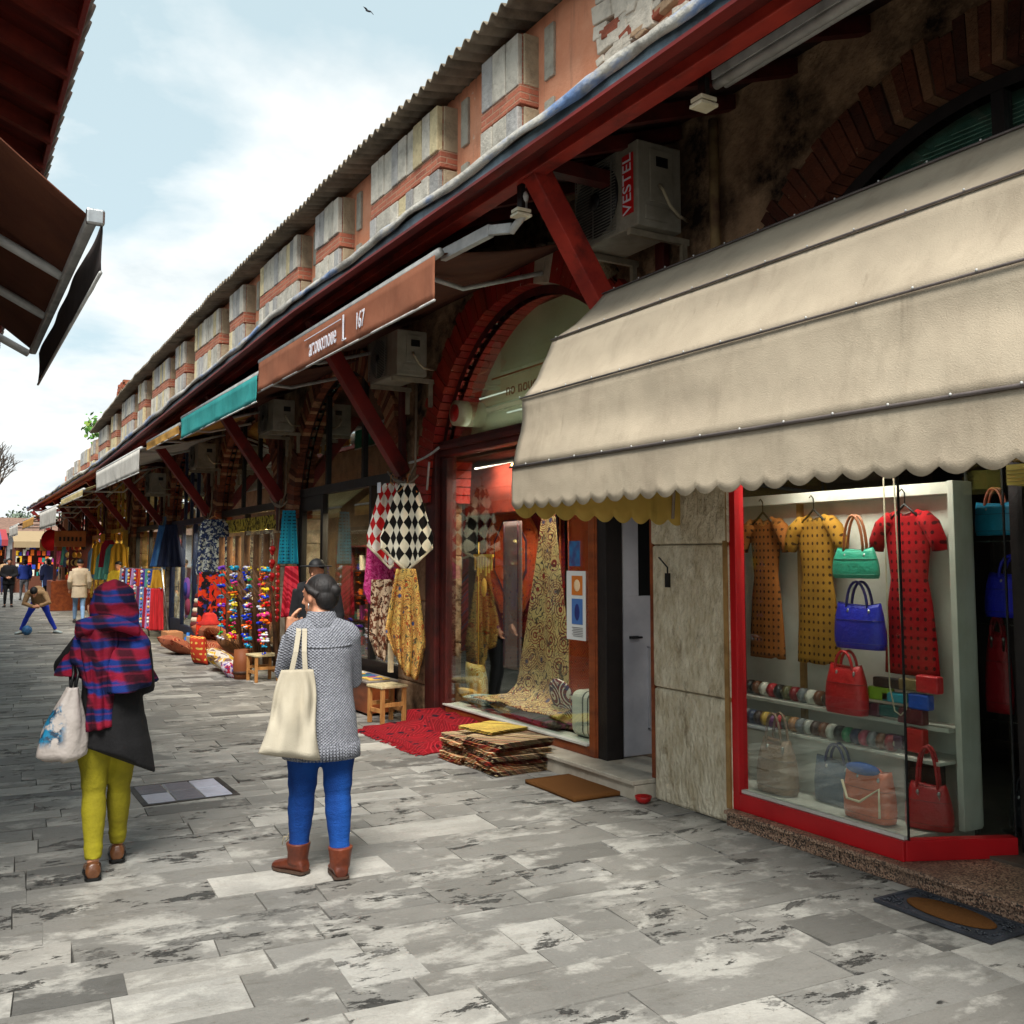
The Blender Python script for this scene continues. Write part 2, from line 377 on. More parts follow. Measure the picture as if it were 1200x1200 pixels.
# ------------------------------------------------------------------ ground and paving
PITCH = 4.65
def YC(k): return 2.95+PITCH*k           # centre of bay k
def YP(k): return 5.32+PITCH*k           # centre of the pillar between bays k and k+1
gm = mat('ground_mortar', C(56,53,48), C(38,36,32), .95, 3)
m = MB(); m.grid(12, 12, lambda u, v: (-150+320*u, -80+400*v, -.03)); struct(m.build('ground', gm))
m = MB(); rr = random.Random(3)
ca, sa = math.cos(R(-4)), math.sin(R(-4))
row = -2.0
while row < 64:
    h = rr.choice((.2,.24,.28,.32,.37)); X0 = -5.0-rr.random()
    while X0 < 9.5:
        w = rr.choice((.32,.42,.5,.6,.75,.9,1.05))*rr.uniform(.9,1.1)
        cx, cy = X0+w/2, row+h/2
        q = rr.random()
        g = rr.uniform(.16,.225) if q < .70 else (rr.uniform(.26,.42) if q < .93 else rr.uniform(.07,.12))
        t_ = rr.uniform(-.012,.008); col = (g*1.05, g*(1.0+t_), g*(.90+t_*2), rr.random())
        z = rr.uniform(-.0025,.0025); tx, ty = rr.uniform(-.004,.004), rr.uniform(-.006,.006)
        gap = rr.choice((.0015,.002,.003,.0045)); a, b = w/2-gap, h/2-gap
        pts = []
        for (i, j) in ((-1,-1),(1,-1),(1,1),(-1,1)):
            lx, ly = cx+i*a+rr.uniform(-.006,.006), cy+j*b+rr.uniform(-.005,.005)
            pts.append((lx*ca-ly*sa, lx*sa+ly*ca, z+i*tx*.5+j*ty*.5))
        low = [(p[0]+(.006 if i in (0,3) else -.006)*-1, p[1]+(.006 if i < 2 else -.006)*-1, -.028) for i, p in enumerate(pts)]
        m.add(pts+low, [(0,1,2,3),(0,4,5,1),(1,5,6,2),(2,6,7,3),(3,7,4,0)], col)
        X0 += w
    row += h
struct(m.build('paving', paving_mat(), normals=False))
# utility cover: six worn dark plates set in the paving
t = thing('utility_cover', 'square inspection cover of worn dark glossy plates set in the paving', 'utility cover', (1.6,7.7,0))
m = MB(); rr = random.Random(5)
for i in range(3):
    for j in range(2):
        g = rr.choice((.06,.12,.3,.42)); x0 = 1.33+i*.2; y0 = 7.38+j*.3
        m.box(x0, x0+.188, y0, y0+.28, -.01, .006+rr.uniform(0,.003), (g,g*1.05,g*1.25,1))
m.build('plate', colmat('cover_plates', .28, .006, 18, .4, .6), t, .003)
m = MB()
for b in ((1.29,1.33,7.34,8.0),(1.925,1.965,7.34,8.0),(1.33,1.925,7.34,7.375),(1.33,1.925,7.965,8.0)): m.box(b[0],b[1],b[2],b[3],-.01,.0045)
m.build('frame', mat('rusty_iron', C(70,64,60), C(40,36,34), .6, 8, .004, 30, .4), t)

# ------------------------------------------------------------------ the arcade building
B = thing('arcade_building', 'long stone and brick arcade of shops with salmon upper wall and red timber eaves', 'building', (4.9,20,0))
K0, K1 = -1, 9
YS, YE = -3.8, 46.0
RI, RO, ZS = 1.87, 2.2, 2.32
def bay_wall(k):
    yc = YC(k); m = MB(); n = 28
    zt = 5.15+eave(yc)*.9
    for xf in (4.52, 4.95):
        pts = []
        for i in range(n+1):
            a = PI*i/n; pts.append((yc-(RI+.1)*math.cos(a), ZS+(RI+.1)*math.sin(a)))
        vs = [(xf,p[0],p[1]) for p in pts]+[(xf,p[0],zt) for p in pts]
        fs = [(i,i+1,n+2+i,n+1+i) for i in range(n)]
        vs += [(xf,yc-PITCH/2,ZS),(xf,yc-PITCH/2,zt),(xf,yc+PITCH/2,ZS),(xf,yc+PITCH/2,zt)]
        b = 2*(n+1); fs += [(b,0,n+1,b+1),(n,b+2,b+3,2*n+1)]
        m.add(vs, fs)
    return m
def arch(k):
    yc = YC(k); m = MB(); nb = 64 if k == 1 else 88; rr = random.Random(k+20)
    for i in range(nb):
        a0, a1 = PI*i/nb, PI*(i+.88)/nb
        ro = RO+rr.uniform(-.05,.02); xf = 4.46+rr.uniform(-.014,.014)
        if k == 1:
            c = C(142+rr.randint(-14,12), 34+rr.randint(-6,8), 24, 1.0)
            if 35 <= i <= 37: c = C(176,160,140)
        else:
            q = rr.random(); c = C(*((140,78,54) if q < .5 else (108,60,44) if q < .78 else (176,128,94)), .5 if k == 0 else 1)
        vs = []
        for x in (xf, 4.97):
            for r, a in ((RI,a0),(ro,a0),(ro,a1),(RI,a1)): vs.append((x, yc+r*math.cos(a), ZS+r*math.sin(a)))
        m.add(vs, [(0,1,2,3),(4,7,6,5),(0,4,5,1),(1,5,6,2),(2,6,7,3),(3,7,4,0)], c)
    # mortar bed behind the joints
    for i in range(32):
        a0, a1 = PI*i/32, PI*(i+1)/32; vs = []
        for x in (4.475, 4.96):
            for r, a in ((RI+.012,a0),(RO-.03,a0),(RO-.03,a1),(RI+.012,a1)): vs.append((x, yc+r*math.cos(a), ZS+r*math.sin(a)))
        m.add(vs, [(0,1,2,3),(4,7,6,5),(0,4,5,1),(2,6,7,3)], C(150,80,64) if k == 1 else C(84,68,54))
    return m
for k in range(K0, K1+1):
    bay_wall(k).build('spandrel_wall', PILM, B)
    arch(k).build('arch', BRP if k == 1 else BRC, B)
# pillars, built of separate irregular stone courses
for k in range(K0, K1+1):
    yp = YP(k); m = MB(); rr = random.Random(k+40)
    z = 0.0; hw = .40 if k == 0 else .36; xb = 4.64 if k == 0 else 4.95
    while z < ZS+.12:
        h = min(rr.uniform(.3,.52)*(2 if k == 0 else 1), ZS+.12-z)
        if ZS+.12-z-h < .12: h = ZS+.12-z
        j = rr.uniform(-.012,.012)
        m.box(4.5+j, xb, yp-hw+rr.uniform(-.008,.008), yp+hw+rr.uniform(-.008,.008), z, z+h-.006)
        z += h
    m.box(4.55, xb-.01, yp-hw+.03, yp+hw-.03, 0, ZS+.1)
    o = m.build('pillar', LIME if k == 0 else PILB if k % 2 == 0 else PILM, B, .02)
# interior shell: floor, back wall, ceilings, party walls behind every bay
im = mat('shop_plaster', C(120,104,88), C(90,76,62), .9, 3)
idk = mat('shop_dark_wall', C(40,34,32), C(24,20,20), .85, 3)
m = MB(); m.box(4.97, 8.2, YS, YE, .0, .12); m.build('shop_floor', mat('shop_floor_tiles', C(96,84,72), C(70,60,52), .6, 3), B)
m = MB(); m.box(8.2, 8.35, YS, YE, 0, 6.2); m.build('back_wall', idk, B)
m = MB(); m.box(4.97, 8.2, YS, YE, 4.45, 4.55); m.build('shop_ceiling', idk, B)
for k in range(K0, K1+1):
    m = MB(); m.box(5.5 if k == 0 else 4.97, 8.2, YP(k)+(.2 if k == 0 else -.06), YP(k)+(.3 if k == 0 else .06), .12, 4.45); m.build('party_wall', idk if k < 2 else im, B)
m = MB(); m.box(4.5, 8.35, YS-.2, YS, 0, 6.3); m.build('end_wall', PLAST, B)
m = MB(); m.box(4.5, 8.35, YE, YE+.2, 0, 4.9); m.build('end_wall', PLAST, B)

# upper wall: salmon plaster with projecting panels of pale slabs and brick
def sweep(m, prof, y0, y1, step, zf, jit=None, closed=True, col=None, smooth=False):
    """prof: (x, z) points carried along y, raised by zf(y)"""
    n = max(1, int(round((y1-y0)/step))); rs = []
    for i in range(n+1):
        y = y0+(y1-y0)*i/n
        rs.append([(x+(jit(y, j)[0] if jit else 0), y, z+zf(y)+(jit(y, j)[1] if jit else 0)) for j, (x, z) in enumerate(prof)])
    m.rings(rs, closed, col, smooth, closed); return m
m = MB(); sweep(m, [(4.5,-1.62),(4.5,.02),(4.75,.02),(4.75,-1.62)], YS, YE, .8, rtop, lambda y, j: ((mnoise.noise((y*.7,j*3,0))*.02),0)); m.build('upper_wall', PLAST, B)
rr = random.Random(9)
def panel(y0, y1, rough=False):
    zt = rtop((y0+y1)/2)-.12; m = MB(); w = y1-y0
    mb = MB(); mb.box(4.335, 4.6, y0+.01, y1-.01, zt-1.4, zt); mb.box(4.30, 4.6, y0-.02, y1+.02, zt-.67, zt-.49); mb.box(4.31, 4.6, y0+.0, y1-.0, zt-1.26, zt-1.09)
    mb.box(4.38, 4.6, y0+.05, y1-.05, zt-1.38, zt-1.26); mb.box(4.44, 4.6, y0+.1, y1-.1, zt-1.52, zt-1.38)
    o1 = mb.build('brick_panel', BRICKU, B, .006)
    n = max(2, int(round(w/.2)))
    for (za, zb) in ((zt-.5, zt), (zt-1.1, zt-.68)):
        y = y0
        for i in range(n):
            yy = y0+w*(i+1)/n+(rr.uniform(-.02,.02) if i < n-1 else 0)
            q = rr.random(); c = C(*((196,190,176) if q < .5 else (170,168,164) if q < .85 else (206,190,150)))
            kk = rr.uniform(.72,1.0); c = tuple([v*kk for v in c[:3]]+[1])
            m.box(4.285+rr.uniform(-.012,.008), 4.34, y+.006, yy-.006, za+rr.uniform(.004,.02), zb-rr.uniform(.004,.02), c); y = yy
        g = C(166,150,124); m.box(4.345, 4.62, y0-.022, y0+.004, za+.01, zb-.01, g)      # return faces
        m.box(4.345, 4.62, y1-.004, y1+.022, za+.01, zb-.01, g)
        m.box(4.47, 4.52, y0-.3, y0-.15, za+.01, zb, C(188,182,166,.8))
    m.build('slab_panel', STONEC, B, .008)
y = 7.28
panel(7.28, 7.97); panel(8.9, 10.75)
for k in range(0, 7):
    panel(11.85+PITCH*k, 12.75+PITCH*k); panel(13.55+PITCH*k, 15.5+PITCH*k)
panel(2.6, 3.4)
# broken patch of rubble where the plaster has fallen
m = MB(); rr = random.Random(12)
for i in range(230):
    y = rr.uniform(4.2, 6.25); z = rr.uniform(5.35, 6.5)
    if z < 5.5+.25*mnoise.noise((y*2,0,0)): continue
    s = rr.uniform(.05,.13); q = rr.random()
    c = C(*((206,196,180) if q < .55 else (150,82,62) if q < .85 else (180,150,120)))
    m.obox((4.49,y,z), (.035+.02*rr.random(),0,0), (0,s,rr.uniform(-.02,.02)), (0,rr.uniform(-.02,.02),s*(.3 if q >= .55 else .62)), c)
m.build('rubble_patch', STONEC, B, .018)
# corrugated eave on top
m = MB()
ys = 3.0; n = int((34.5-ys)/.022)
def cr(u, v):
    y = ys+(34.5-ys)*u; w = math.sin(2*PI*y/.17)*.034
    return (4.06+.95*v+.03*mnoise.noise((y*1.3,0,0)), y, rtop(y)-.02+.16*v+w+.03*mnoise.noise((y*.5,4,0)))
m.grid(n, 2, cr)
m.build('corrugated_roof', mat('fibre_cement', C(128,116,98), C(92,82,68), .9, 3, .006, 25, dirt=C(60,54,44)), B, solid=.012)
m = MB(); m.prism([(4.75,0),(5.0,0),(8.4,1.0),(8.4,.9)], 'y', YS, 33.5); 
o = m.build('main_roof', mat('roof_tiles', C(130,84,62), C(96,64,50), .9, 6), B); o.location.z += 6.55
# brick stubs on the roof
for (y, w, h) in ((21.5,1.5,.42),(30.5,1.2,.5)):
    m = MB(); rr = random.Random(int(y))
    for i in range(int(w/.24)+1):
        for j in range(int(h/.08)+rr.randint(0,2)):
            m.box(4.5+rr.uniform(-.02,.02), 4.9, y+i*.24+(.1 if j % 2 else 0), y+i*.24+.22+(.1 if j % 2 else 0), 6.5+j*.08-(.12 if y > 25 else 0), 6.575+j*.08-(.12 if y > 25 else 0), C(160+rr.randint(-20,20),92,66))
    t = thing('chimney_stub', 'crumbling red brick stub on the roof edge, '+('nearer of the two' if y < 25 else 'farther of the two, darker against the sky'), 'chimney', (4.7,y,6.4))
    m.build('brickwork', BRC, t)

# lower lean-to roof over the pavement, with fascia, draped tarpaulin, soffit boards and beams
m = MB(); sweep(m, [(3.12,4.40),(3.12,4.375),(4.52,4.86),(4.52,4.94)], YS, YE, .8, eave); m.build('lean_to_roof', SOFFIT, B)
m = MB(); sweep(m, [(3.08,4.3),(3.08,4.375),(3.115,4.375),(3.115,4.3)], YS, YE, .4, eave, lambda y, j: (.012*mnoise.noise((y*1.2,0,1)), .012*mnoise.noise((y*.8,0,2))))
m.build('fascia', mat('blue_grey_sheet', C(104,124,136), C(70,84,94), .55, 6, .006, 14, dirt=C(36,36,38)), B)
m = MB(); sweep(m, [(3.065,4.278),(3.065,4.3),(3.14,4.3),(3.14,4.278)], YS, YE, .8, eave); m.build('fascia_trim', RED, B)
def tj(y, j): return (.03*mnoise.noise((y*1.1,j*.7,5)), (.045*mnoise.noise((y*.8,j*.3,1))+.02*mnoise.noise((y*3,j,1)))*(1 if j in (0,1,2) else .5))
m = MB(); sweep(m, [(3.055,4.355),(3.045,4.415),(3.09,4.45),(3.5,4.58),(3.9,4.72)], 1.0, YE, .12, eave, tj, False, smooth=True)
tt = NT('tarpaulin_cloth'); v = tt.co(); f = tt.th(tt.noise(tt.map(v, (1,1,3)), 1.4, 5, .6), .5, .6)
cc = tt.mix(f, C(176,172,162), C(96,124,168)); cc = tt.mix(tt.th(tt.noise(v, 3, 7, .7), .5, .75), cc, C(84,80,74))
t = thing('tarpaulin', 'pale grey and blue tarpaulin draped along the lean-to roof edge', 'tarpaulin', (3.1,20,4.5))
m.build('tarpaulin_sheet', tt.bsdf(cc, .6, tt.noise(v, 9, 5, .6), .02), t, solid=.01)
m = MB(); sweep(m, [(3.14,4.335),(3.14,4.35),(3.3,4.37),(3.3,4.355)], YS, YE, .8, eave); m.build('soffit', mat('dark_soffit_paint', C(96,22,18), C(66,16,14), .6, 4), B)
m = MB(); sweep(m, [(3.3,4.29),(3.3,4.41),(3.42,4.41),(3.42,4.29)], YS, YE, .8, eave); m.build('eave_beam', REDB, B, .008)
r0 = None
for i in range(90):
    y = YS+.3+i*.55; e = eave(y)
    if r0 is None:
        m = MB(); m.obox((4.0,0,4.60), (.46,0,.16), (0,.035,0), (0,0,.05)); r0 = m.build('rafter', REDDK, B); r = r0
    else: r = r0.copy(); COL.objects.link(r)
    r.location = Vector((0,y,e))-B.location
# diagonal braces
for k in range(K0, K1+1):
    y = YP(k)+.18; e = eave(y); m = MB()
    m.beam((4.47,y,2.68+e*.3), (3.38,y,4.33+e), .15, .15, (0,1,0)); m.build('brace', RED if k > 0 else REDB, B, .008)
    m = MB(); m.beam((4.46,y,2.2+e*.3), (4.46,y,4.3+e), .1, .06, (1,0,0)); m.build('wall_post', REDDK, B, .006)
    m = MB(); m.box(3.48, 4.5, y-.05, y+.05, 4.34+e, 4.44+e); m.build('tie_beam', REDDK, B)
# granite step of the bag shop, marble step of the carpet shop, stone kerb beyond
gran = NT('speckled_granite'); v = gran.co(); sp = gran.vor(v, 130, rnd=1, out='Color'); s0 = gran.sep(sp)[0]
gc = gran.ramp(s0, [(0, C(40,34,30)),(.25, C(140,108,88)),(.55, C(176,146,122)),(.85, C(96,74,62))], 'CONSTANT')
GRAN = gran.bsdf(gran.mix(gran.th(gran.noise(v, 3, 5), .4, .8), gc, C(90,72,60)), .45, gran.noise(v, 90), .001)
m = MB(); m.box(4.47, 4.99, -3.6, 4.0, 0, .075); m.box(4.47, 4.99, 4.012, 4.93, 0, .075); m.box(4.445, 4.99, -3.6, 4.93, .078, .102); m.box(4.98, 5.8, -3.6, 3.65, .0, .118); m.build('granite_step', GRAN, B, .004)
m = MB(); m.box(4.35, 4.97, 5.745, 9.43, 0, .105); m.box(4.325, 4.97, 5.74, 9.43, .108, .14); m.build('marble_step', MARB, B, .006)
for k in range(2, K1+1):
    m = MB(); m.box(4.53, 4.97, YP(k-1)+.37, YP(k)-.37, 0, .13); m.build('threshold', PILB, B, .01)

# ---- shop fronts
def pane(parent, x, y0, y1, z0, z1, g=GLASS):
    m = MB(); m.box(x-.003, x+.003, y0, y1, z0, z1); return m.build('pane', g, parent)
def arch_pane(parent, k, x, zb, g=GLASSD, r=RI-.05):
    yc = YC(k); pts = []
    a0 = math.asin(min(1,(zb-ZS)/r))
    for i in range(29):
        a = a0+(PI-2*a0)*i/28; pts.append((yc+r*math.cos(a), ZS+r*math.sin(a)))
    m = MB(); m.prism(pts, 'x', x-.003, x+.003); return m.build('pane', g, parent)
def arch_frame(parent, k, x, zb, mtl, w=.07, mull=()):
    yc = YC(k); m = MB(); r1, r0 = RI-.004, RI-w
    a0 = math.asin((zb-ZS)/r1); n = 30
    for i in range(n):
        a, b = a0+(PI-2*a0)*i/n, a0+(PI-2*a0)*(i+1)/n; vs = []
        for xx in (x-.04, x+.04):
            for r, q in ((r0,a),(r1,a),(r1,b),(r0,b)): vs.append((xx, yc+r*math.cos(q), ZS+r*math.sin(q)))
        m.add(vs, [(0,1,2,3),(4,7,6,5),(0,4,5,1),(2,6,7,3)])
    for dy in mull:
        zz = ZS+math.sqrt(r0*r0-dy*dy); m.box(x-.035, x+.035, yc+dy-.035, yc+dy+.035, zb, zz)
    return m.build('frame', mtl, parent)

# bay 1: carpet shop
k = 1; yc = YC(k)
def part(name, parent=B):
    o = bpy.data.objects.new(name, None); COL.objects.link(o); o.parent = parent; return o
m = MB(); m.box(4.56, 4.72, 9.30, 9.46, .14, 2.86); m.box(4.50, 4.56, 9.36, 9.60, 0, 2.86); m.box(4.56,4.66, 9.22,9.30,.14,2.78)
fr = m.build('shop_window', REDDK, B, .008)
m = MB(); m.box(4.54, 4.72, 5.74, 9.47, 2.80, 2.96); m.box(4.50, 4.56, 5.74, 9.47, 2.86, 2.91); m.build('lintel', REDDK, fr, .008)
m = MB(); m.box(4.56, 4.68, 6.54, 6.62, .14, 2.78); m.box(4.56, 4.66, 6.62, 9.22, .14, .215); m.box(4.57,4.70,6.52,6.54,.14,2.78); m.build('frame', WOODO, fr, .006)
m = MB(); m.box(4.545, 4.75, 6.64, 9.26, .217, .235); m.build('sill', WHITE, fr, .003)
pane(fr, 4.60, 6.62, 9.22, .235, 2.79)
m = MB(); m.box(4.58, 4.74, 6.40, 6.52, .14, 2.79); m.box(4.58,4.66,5.80,6.40,2.70,2.79); m.build('door_jamb', DARK, fr, .004)
m = MB(); m.box(4.53, 4.6, 5.735, 5.775, .14, 2.9); m.build('door_trim', WOODO, fr)
fr2 = arch_frame(B, k, 4.62, 2.97, REDDK, .08); fr2.name = 'fanlight'
arch_pane(fr2, k, 4.62, 2.97)
m = MB(); m.box(4.90, 4.93, 5.9, 9.4, 2.96, 4.16); m.build('reflection_board', mat('pale_reflection_paint', C(206,206,180), C(186,182,146), .9, 1.2), fr2)  # pale board stands in for the reflection in the arch glass
# door leaf standing open into the shop
d = MB(); d.box(4.76, 5.56, 6.42, 6.47, .15, 1.42); d.box(4.76, 4.92, 6.42, 6.47, 1.42, 2.68); d.box(5.42, 5.56, 6.42, 6.47, 1.42, 2.68); d.box(4.92,5.42,6.42,6.47,2.5,2.68)
dr = d.build('door', mat('grey_door_paint', C(184,184,190), C(160,160,168), .55, 3, .002), B, .004)
m = MB(); m.box(4.92, 5.42, 6.44, 6.45, 1.42, 2.5); m.build('pane', BLACK, dr)
m = MB(); m.box(4.82, 4.9, 6.40, 6.42, 1.08, 1.10); m.tube([(4.83,6.41,1.09),(4.83,6.38,1.09),(4.92,6.38,1.09)], .009); m.build('handle', BLACK, dr)
m = MB(); m.box(5.0, 5.45, 6.405, 6.42, .35, .36); m.box(5.0,5.45,6.405,6.42,1.0,1.01); m.box(5.0,5.01,6.405,6.42,.35,1.01); m.build('moulding', mat('grey_door_paint', C(1,1,1)), dr)
# display plinth inside window
m = MB(); m.box(4.75, 6.4, 6.6, 9.5, .12, .22); m.build('display_floor', mat('dark_board', C(60,46,40), C(40,30,26), .8), fr)
m = MB(); m.box(6.5, 6.55, 6.5, 9.9, .12, 2.9); m.build('display_back', mat('charcoal_wall', C(40,28,26), C(26,18,18), .9), fr)
m = MB(); m.box(4.76, 6.5, 5.8, 9.9, 2.78, 2.84); m.build('shop_soffit', DARK, fr)

# bay 0: bag shop with red plinth and canted glass return
REDL = mat('glossy_red_trim', C(190,20,28), C(170,14,22), .35, 3, .001)
m = MB(); m.box(4.52, 4.60, 3.61, 4.86, .102, .21)
n_ = Vector((.41,.91,0)); d_ = Vector((.91,-.41,0))
m.obox(Vector((4.555,3.64,.156))+d_*.32, d_*.32, n_*.035, Vector((0,0,.054)))
m.box(4.52, 4.60, 4.86, 4.92, .102, 2.45); m.box(4.52,4.6,3.61,4.86,2.24,2.45)
fr = m.build('shop_window', REDL, B, .004)
m = MB(); m.box(4.5, 4.56, 4.92, 4.96, .102, 2.5); m.build('frame', mat('tan_trim', C(170,130,76), C(130,96,52), .5), fr)
m = MB(); m.box(4.54,4.58,3.62,4.86,.212,.232); m.build('sill', WHITE, fr)
pane(fr, 4.565, 3.615, 4.86, .232, 2.24)
m = MB(); a = Vector((4.565,3.615,0)); b = a+d_*.62
m.prism([(a.x,a.y),(b.x,b.y),(b.x+.004,b.y+.006),(a.x+.004,a.y+.006)], 'z', .21, 2.4); m.build('pane', GLASS, fr)
m = MB(); m.box(4.562, 4.572, 3.606, 3.616, .21, 2.4); m.box(b.x-.004,b.x+.006,b.y-.004,b.y+.006,.21,2.5); m.build('edge_strip', BLACK, fr)
m = MB(); m.box(4.60, 5.2, 3.66, 5.35, .102, .205); m.build('display_floor', WHITE, fr)
# white display unit: back panel, top rail, side, stepped shelves
t = thing('display_unit', 'white display unit with back panel and stepped shelves behind the red framed window', 'display unit', (5.15,4.5,.2))
m = MB(); m.box(5.16, 5.2, 3.60, 5.45, .2, 2.17); m.build('back_panel', WHITE, t, .003)
m = MB(); m.box(5.06, 5.16, 3.60, 5.45, 2.10, 2.17); m.build('top_rail', WHITE, t, .003)
m = MB(); m.box(5.0, 5.16, 3.58, 3.62, .2, 2.17); m.build('side_panel', WHITE, t, .003)
m = MB(); m.box(5.13, 5.16, 4.86, 4.9, .2, 2.1); m.build('divider', mat('tan_trim', C(1,1,1)), t)
for (x0, za, zb) in ((4.97,.735,.76),(4.88,.56,.58)):
    m = MB(); m.box(x0, 5.16, 3.64, 5.40, za, zb); m.build('shelf', WHITE, t, .003)
m = MB(); m.box(4.97, 5.0, 3.95, 5.40, .2, .56); m.build('riser', WHITE, t)
# dark entrance on the right with glass door
m = MB(); m.box(5.18, 5.24, 3.28, 3.36, .11, 2.7); m.box(5.18,5.24,1.0,1.06,.11,2.7); m.box(5.18,5.24,1.06,3.28,2.5,2.7)
dr = m.build('door', DARK, B)
pane(dr, 5.2, 2.55, 3.28, .13, 2.5); pane(dr, 5.2, 1.06, 2.53, .13, 2.5)
m = MB(); m.box(5.12, 5.19, 2.9, 3.2, .119, .14); m.build('pull_handle', CHROME, dr)
m = MB(); m.box(4.6, 5.25, .9, 4.95, 2.5, 2.56); m.build('entrance_ceiling', DARK, B)
fr2 = arch_frame(B, 0, 4.62, 2.8, DARK, .08, (.0,)); fr2.name = 'fanlight'
arch_pane(fr2, 0, 4.62, 2.8, glass_mat('dark_arch_glass', (.75,.85,.82,1), 1.8))
m = MB()
for i in range(60):
    z = 2.86+i*.025; h = math.sqrt(max(0,(RI-.12)**2-(z-ZS)**2))
    if h > .1: m.box(4.70,4.705,YC(0)-h,YC(0)+h,z,z+.003)
m.build('blind_cords', mat('blind_white', C(170,190,180)), fr2)
m = MB(); m.box(4.72,4.74,1.1,4.8,2.82,4.2); m.build('blind', mat('green_blind', C(110,146,136), C(90,124,114), .8), fr2)

# bays 2..: darker framed fronts
def front(k, mtl, zb, mulls, sill, door=None, glass=GLASS, amull=(), slats=False):
    yc = YC(k); y0, y1 = yc-1.93, yc+1.93
    m = MB(); m.box(4.56, 4.66, y0, y1, zb, zb+.12); m.box(4.56, 4.66, y0, y0+.07, .13, zb); m.box(4.56, 4.66, y1-.07, y1, .13, zb)
    for dy in mulls: m.box(4.565, 4.655, yc+dy-.035, yc+dy+.035, .13, zb)
    if sill: m.box(4.555, 4.67, y0+.07, (door[0] if door else y1-.07), .13, sill)
    fr = m.build('shop_window', mtl, B, .004)
    pane(fr, 4.61, y0+.07, (door[0] if door else y1-.07), max(.14,sill), zb, glass)
    if door:
        m = MB(); m.box(4.57,4.65,door[0],door[0]+.1,.13,zb); m.box(4.57,4.65,door[1]-.1,door[1],.13,zb); m.box(4.57,4.65,door[0]+.1,door[1]-.1,.13,.4); m.box(4.57,4.65,door[0]+.1,door[1]-.1,zb-.2,zb)
        d = m.build('door', mtl, B, .003); pane(d, 4.61, door[0]+.1, door[1]-.1, .4, zb-.2, glass)
        m = MB(); m.tube([(4.56,door[0]+.05,1.0),(4.53,door[0]+.05,1.0),(4.53,door[0]+.05,1.25),(4.56,door[0]+.05,1.25)], .01); m.build('handle', CHROME, d)
    f2 = arch_frame(B, k, 4.61, zb+.12, mtl, .06, amull); f2.name = 'fanlight'
    arch_pane(f2, k, 4.61, zb+.12, GLASSD)
    if slats:
        m = MB()
        for i in range(70):
            z = zb+.16+i*.022; h2 = (RI-.1)**2-(z-ZS)**2
            if h2 > .02: m.box(4.66,4.675,yc-math.sqrt(h2),yc+math.sqrt(h2),z,z+.009)
        m.build('louvre', DARK, f2)
BLUEF = mat('dark_blue_frame', C(34,48,84), C(22,30,56), .5)
YELF = mat('ochre_frame', C(196,160,60), C(150,120,44), .6)
front(2, DARK, 2.62, (-.9,), .5, (YC(2)+.85, YC(2)+1.86), amull=(-.6,.75), slats=True)
front(3, DARK, 2.5, (.2,), .35, amull=(-.5,.5))
front(4, BLUEF, 2.45, (-.4,), .3, (YC(4)+.7, YC(4)+1.86), amull=(-.6,0,.6))
front(5, DARK, 2.45, (0,), .3, amull=(-.5,.5))
front(6, YELF, 2.5, (-1,0,1), .4, amull=(-.8,0,.8))
front(7, YELF, 2.4, (-.6,.6), .4, amull=(-.5,.5))
front(8, REDDK, 2.4, (-.6,.6), .4, amull=(0,))
front(9, DARK, 2.4, (-.6,.6), .4, amull=(0,))
front(-1, DARK, 2.6, (-.6,.6), .4, amull=(0,))

# stepped shelves of goods standing in the far shops
def shelf_unit(x, y0, y1, z0, z1, label, seed, pal, dy=.11, wood=REDDK):
    rr = random.Random(seed); t = thing('shelf_unit', label, 'shelves', (x,(y0+y1)/2,z0), 'stocked shelves inside the shops')
    m = MB(); g = MB(); n = int((z1-z0)/.3)
    m.box(x+.02, x+.3, y0-.03, y0, z0, z1); m.box(x+.02, x+.3, y1, y1+.03, z0, z1); m.box(x+.28, x+.3, y0, y1, z0, z1)
    for i in range(n+1):
        z = z0+(z1-z0)*i/n; m.box(x, x+.28, y0, y1, z-.012, z+.012)
        if i == n: break
        y = y0+.03
        while y < y1-.05:
            w = rr.uniform(.5,1.1)*dy; h = rr.uniform(.08,.22); c = rr.choice(pal); kk = rr.random()
            kq = rr.uniform(.6,1.1); c = tuple([v*kq for v in c[:3]]+[1])
            if kk < .4: g.box(x+.03, x+.2, y, y+w*.85, z+.013, z+.013+h, c)
            elif kk < .8: g.lathe((x+.12, y+w/2, z+.013), [(.3*w,0),(.42*w,h*.3),(.2*w,h*.7),(.26*w,h)], 8, c)
            else: g.ell((x+.12, y+w/2, z+.013+w*.4), (w*.4,w*.4,w*.4), 8, 6, c)
            y += w
    m.build('rack', wood, t); g.build('goods', GOODS, t); return t
palR = [C(190,40,30), C(210,120,40), C(120,30,24), C(220,190,120), C(160,70,40), C(60,40,30)]
palM = [C(200,40,40), C(40,70,170), C(230,180,40), C(150,40,130), C(40,130,120), C(230,220,200), C(230,110,30)]
shelf_unit(6.0, 10.6, 13.2, .15, 2.2, 'red shelves packed with spice boxes and jars behind the dark framed window', 1, palR)
shelf_unit(5.15, 13.0, 13.55, .15, 1.9, 'narrow shelf of mixed trinkets just inside the black framed door', 2, palM)
shelf_unit(5.6, 15.2, 18.8, .15, 2.2, 'crowded shelves of colourful souvenirs behind the flower garlands', 3, palM)
shelf_unit(5.3, 20.0, 22.6, .15, 2.0, 'shelves of blue and purple ceramics behind the dark blue door', 4, [C(40,60,150), C(120,60,150), C(60,140,150), C(220,210,200), C(170,120,60)])
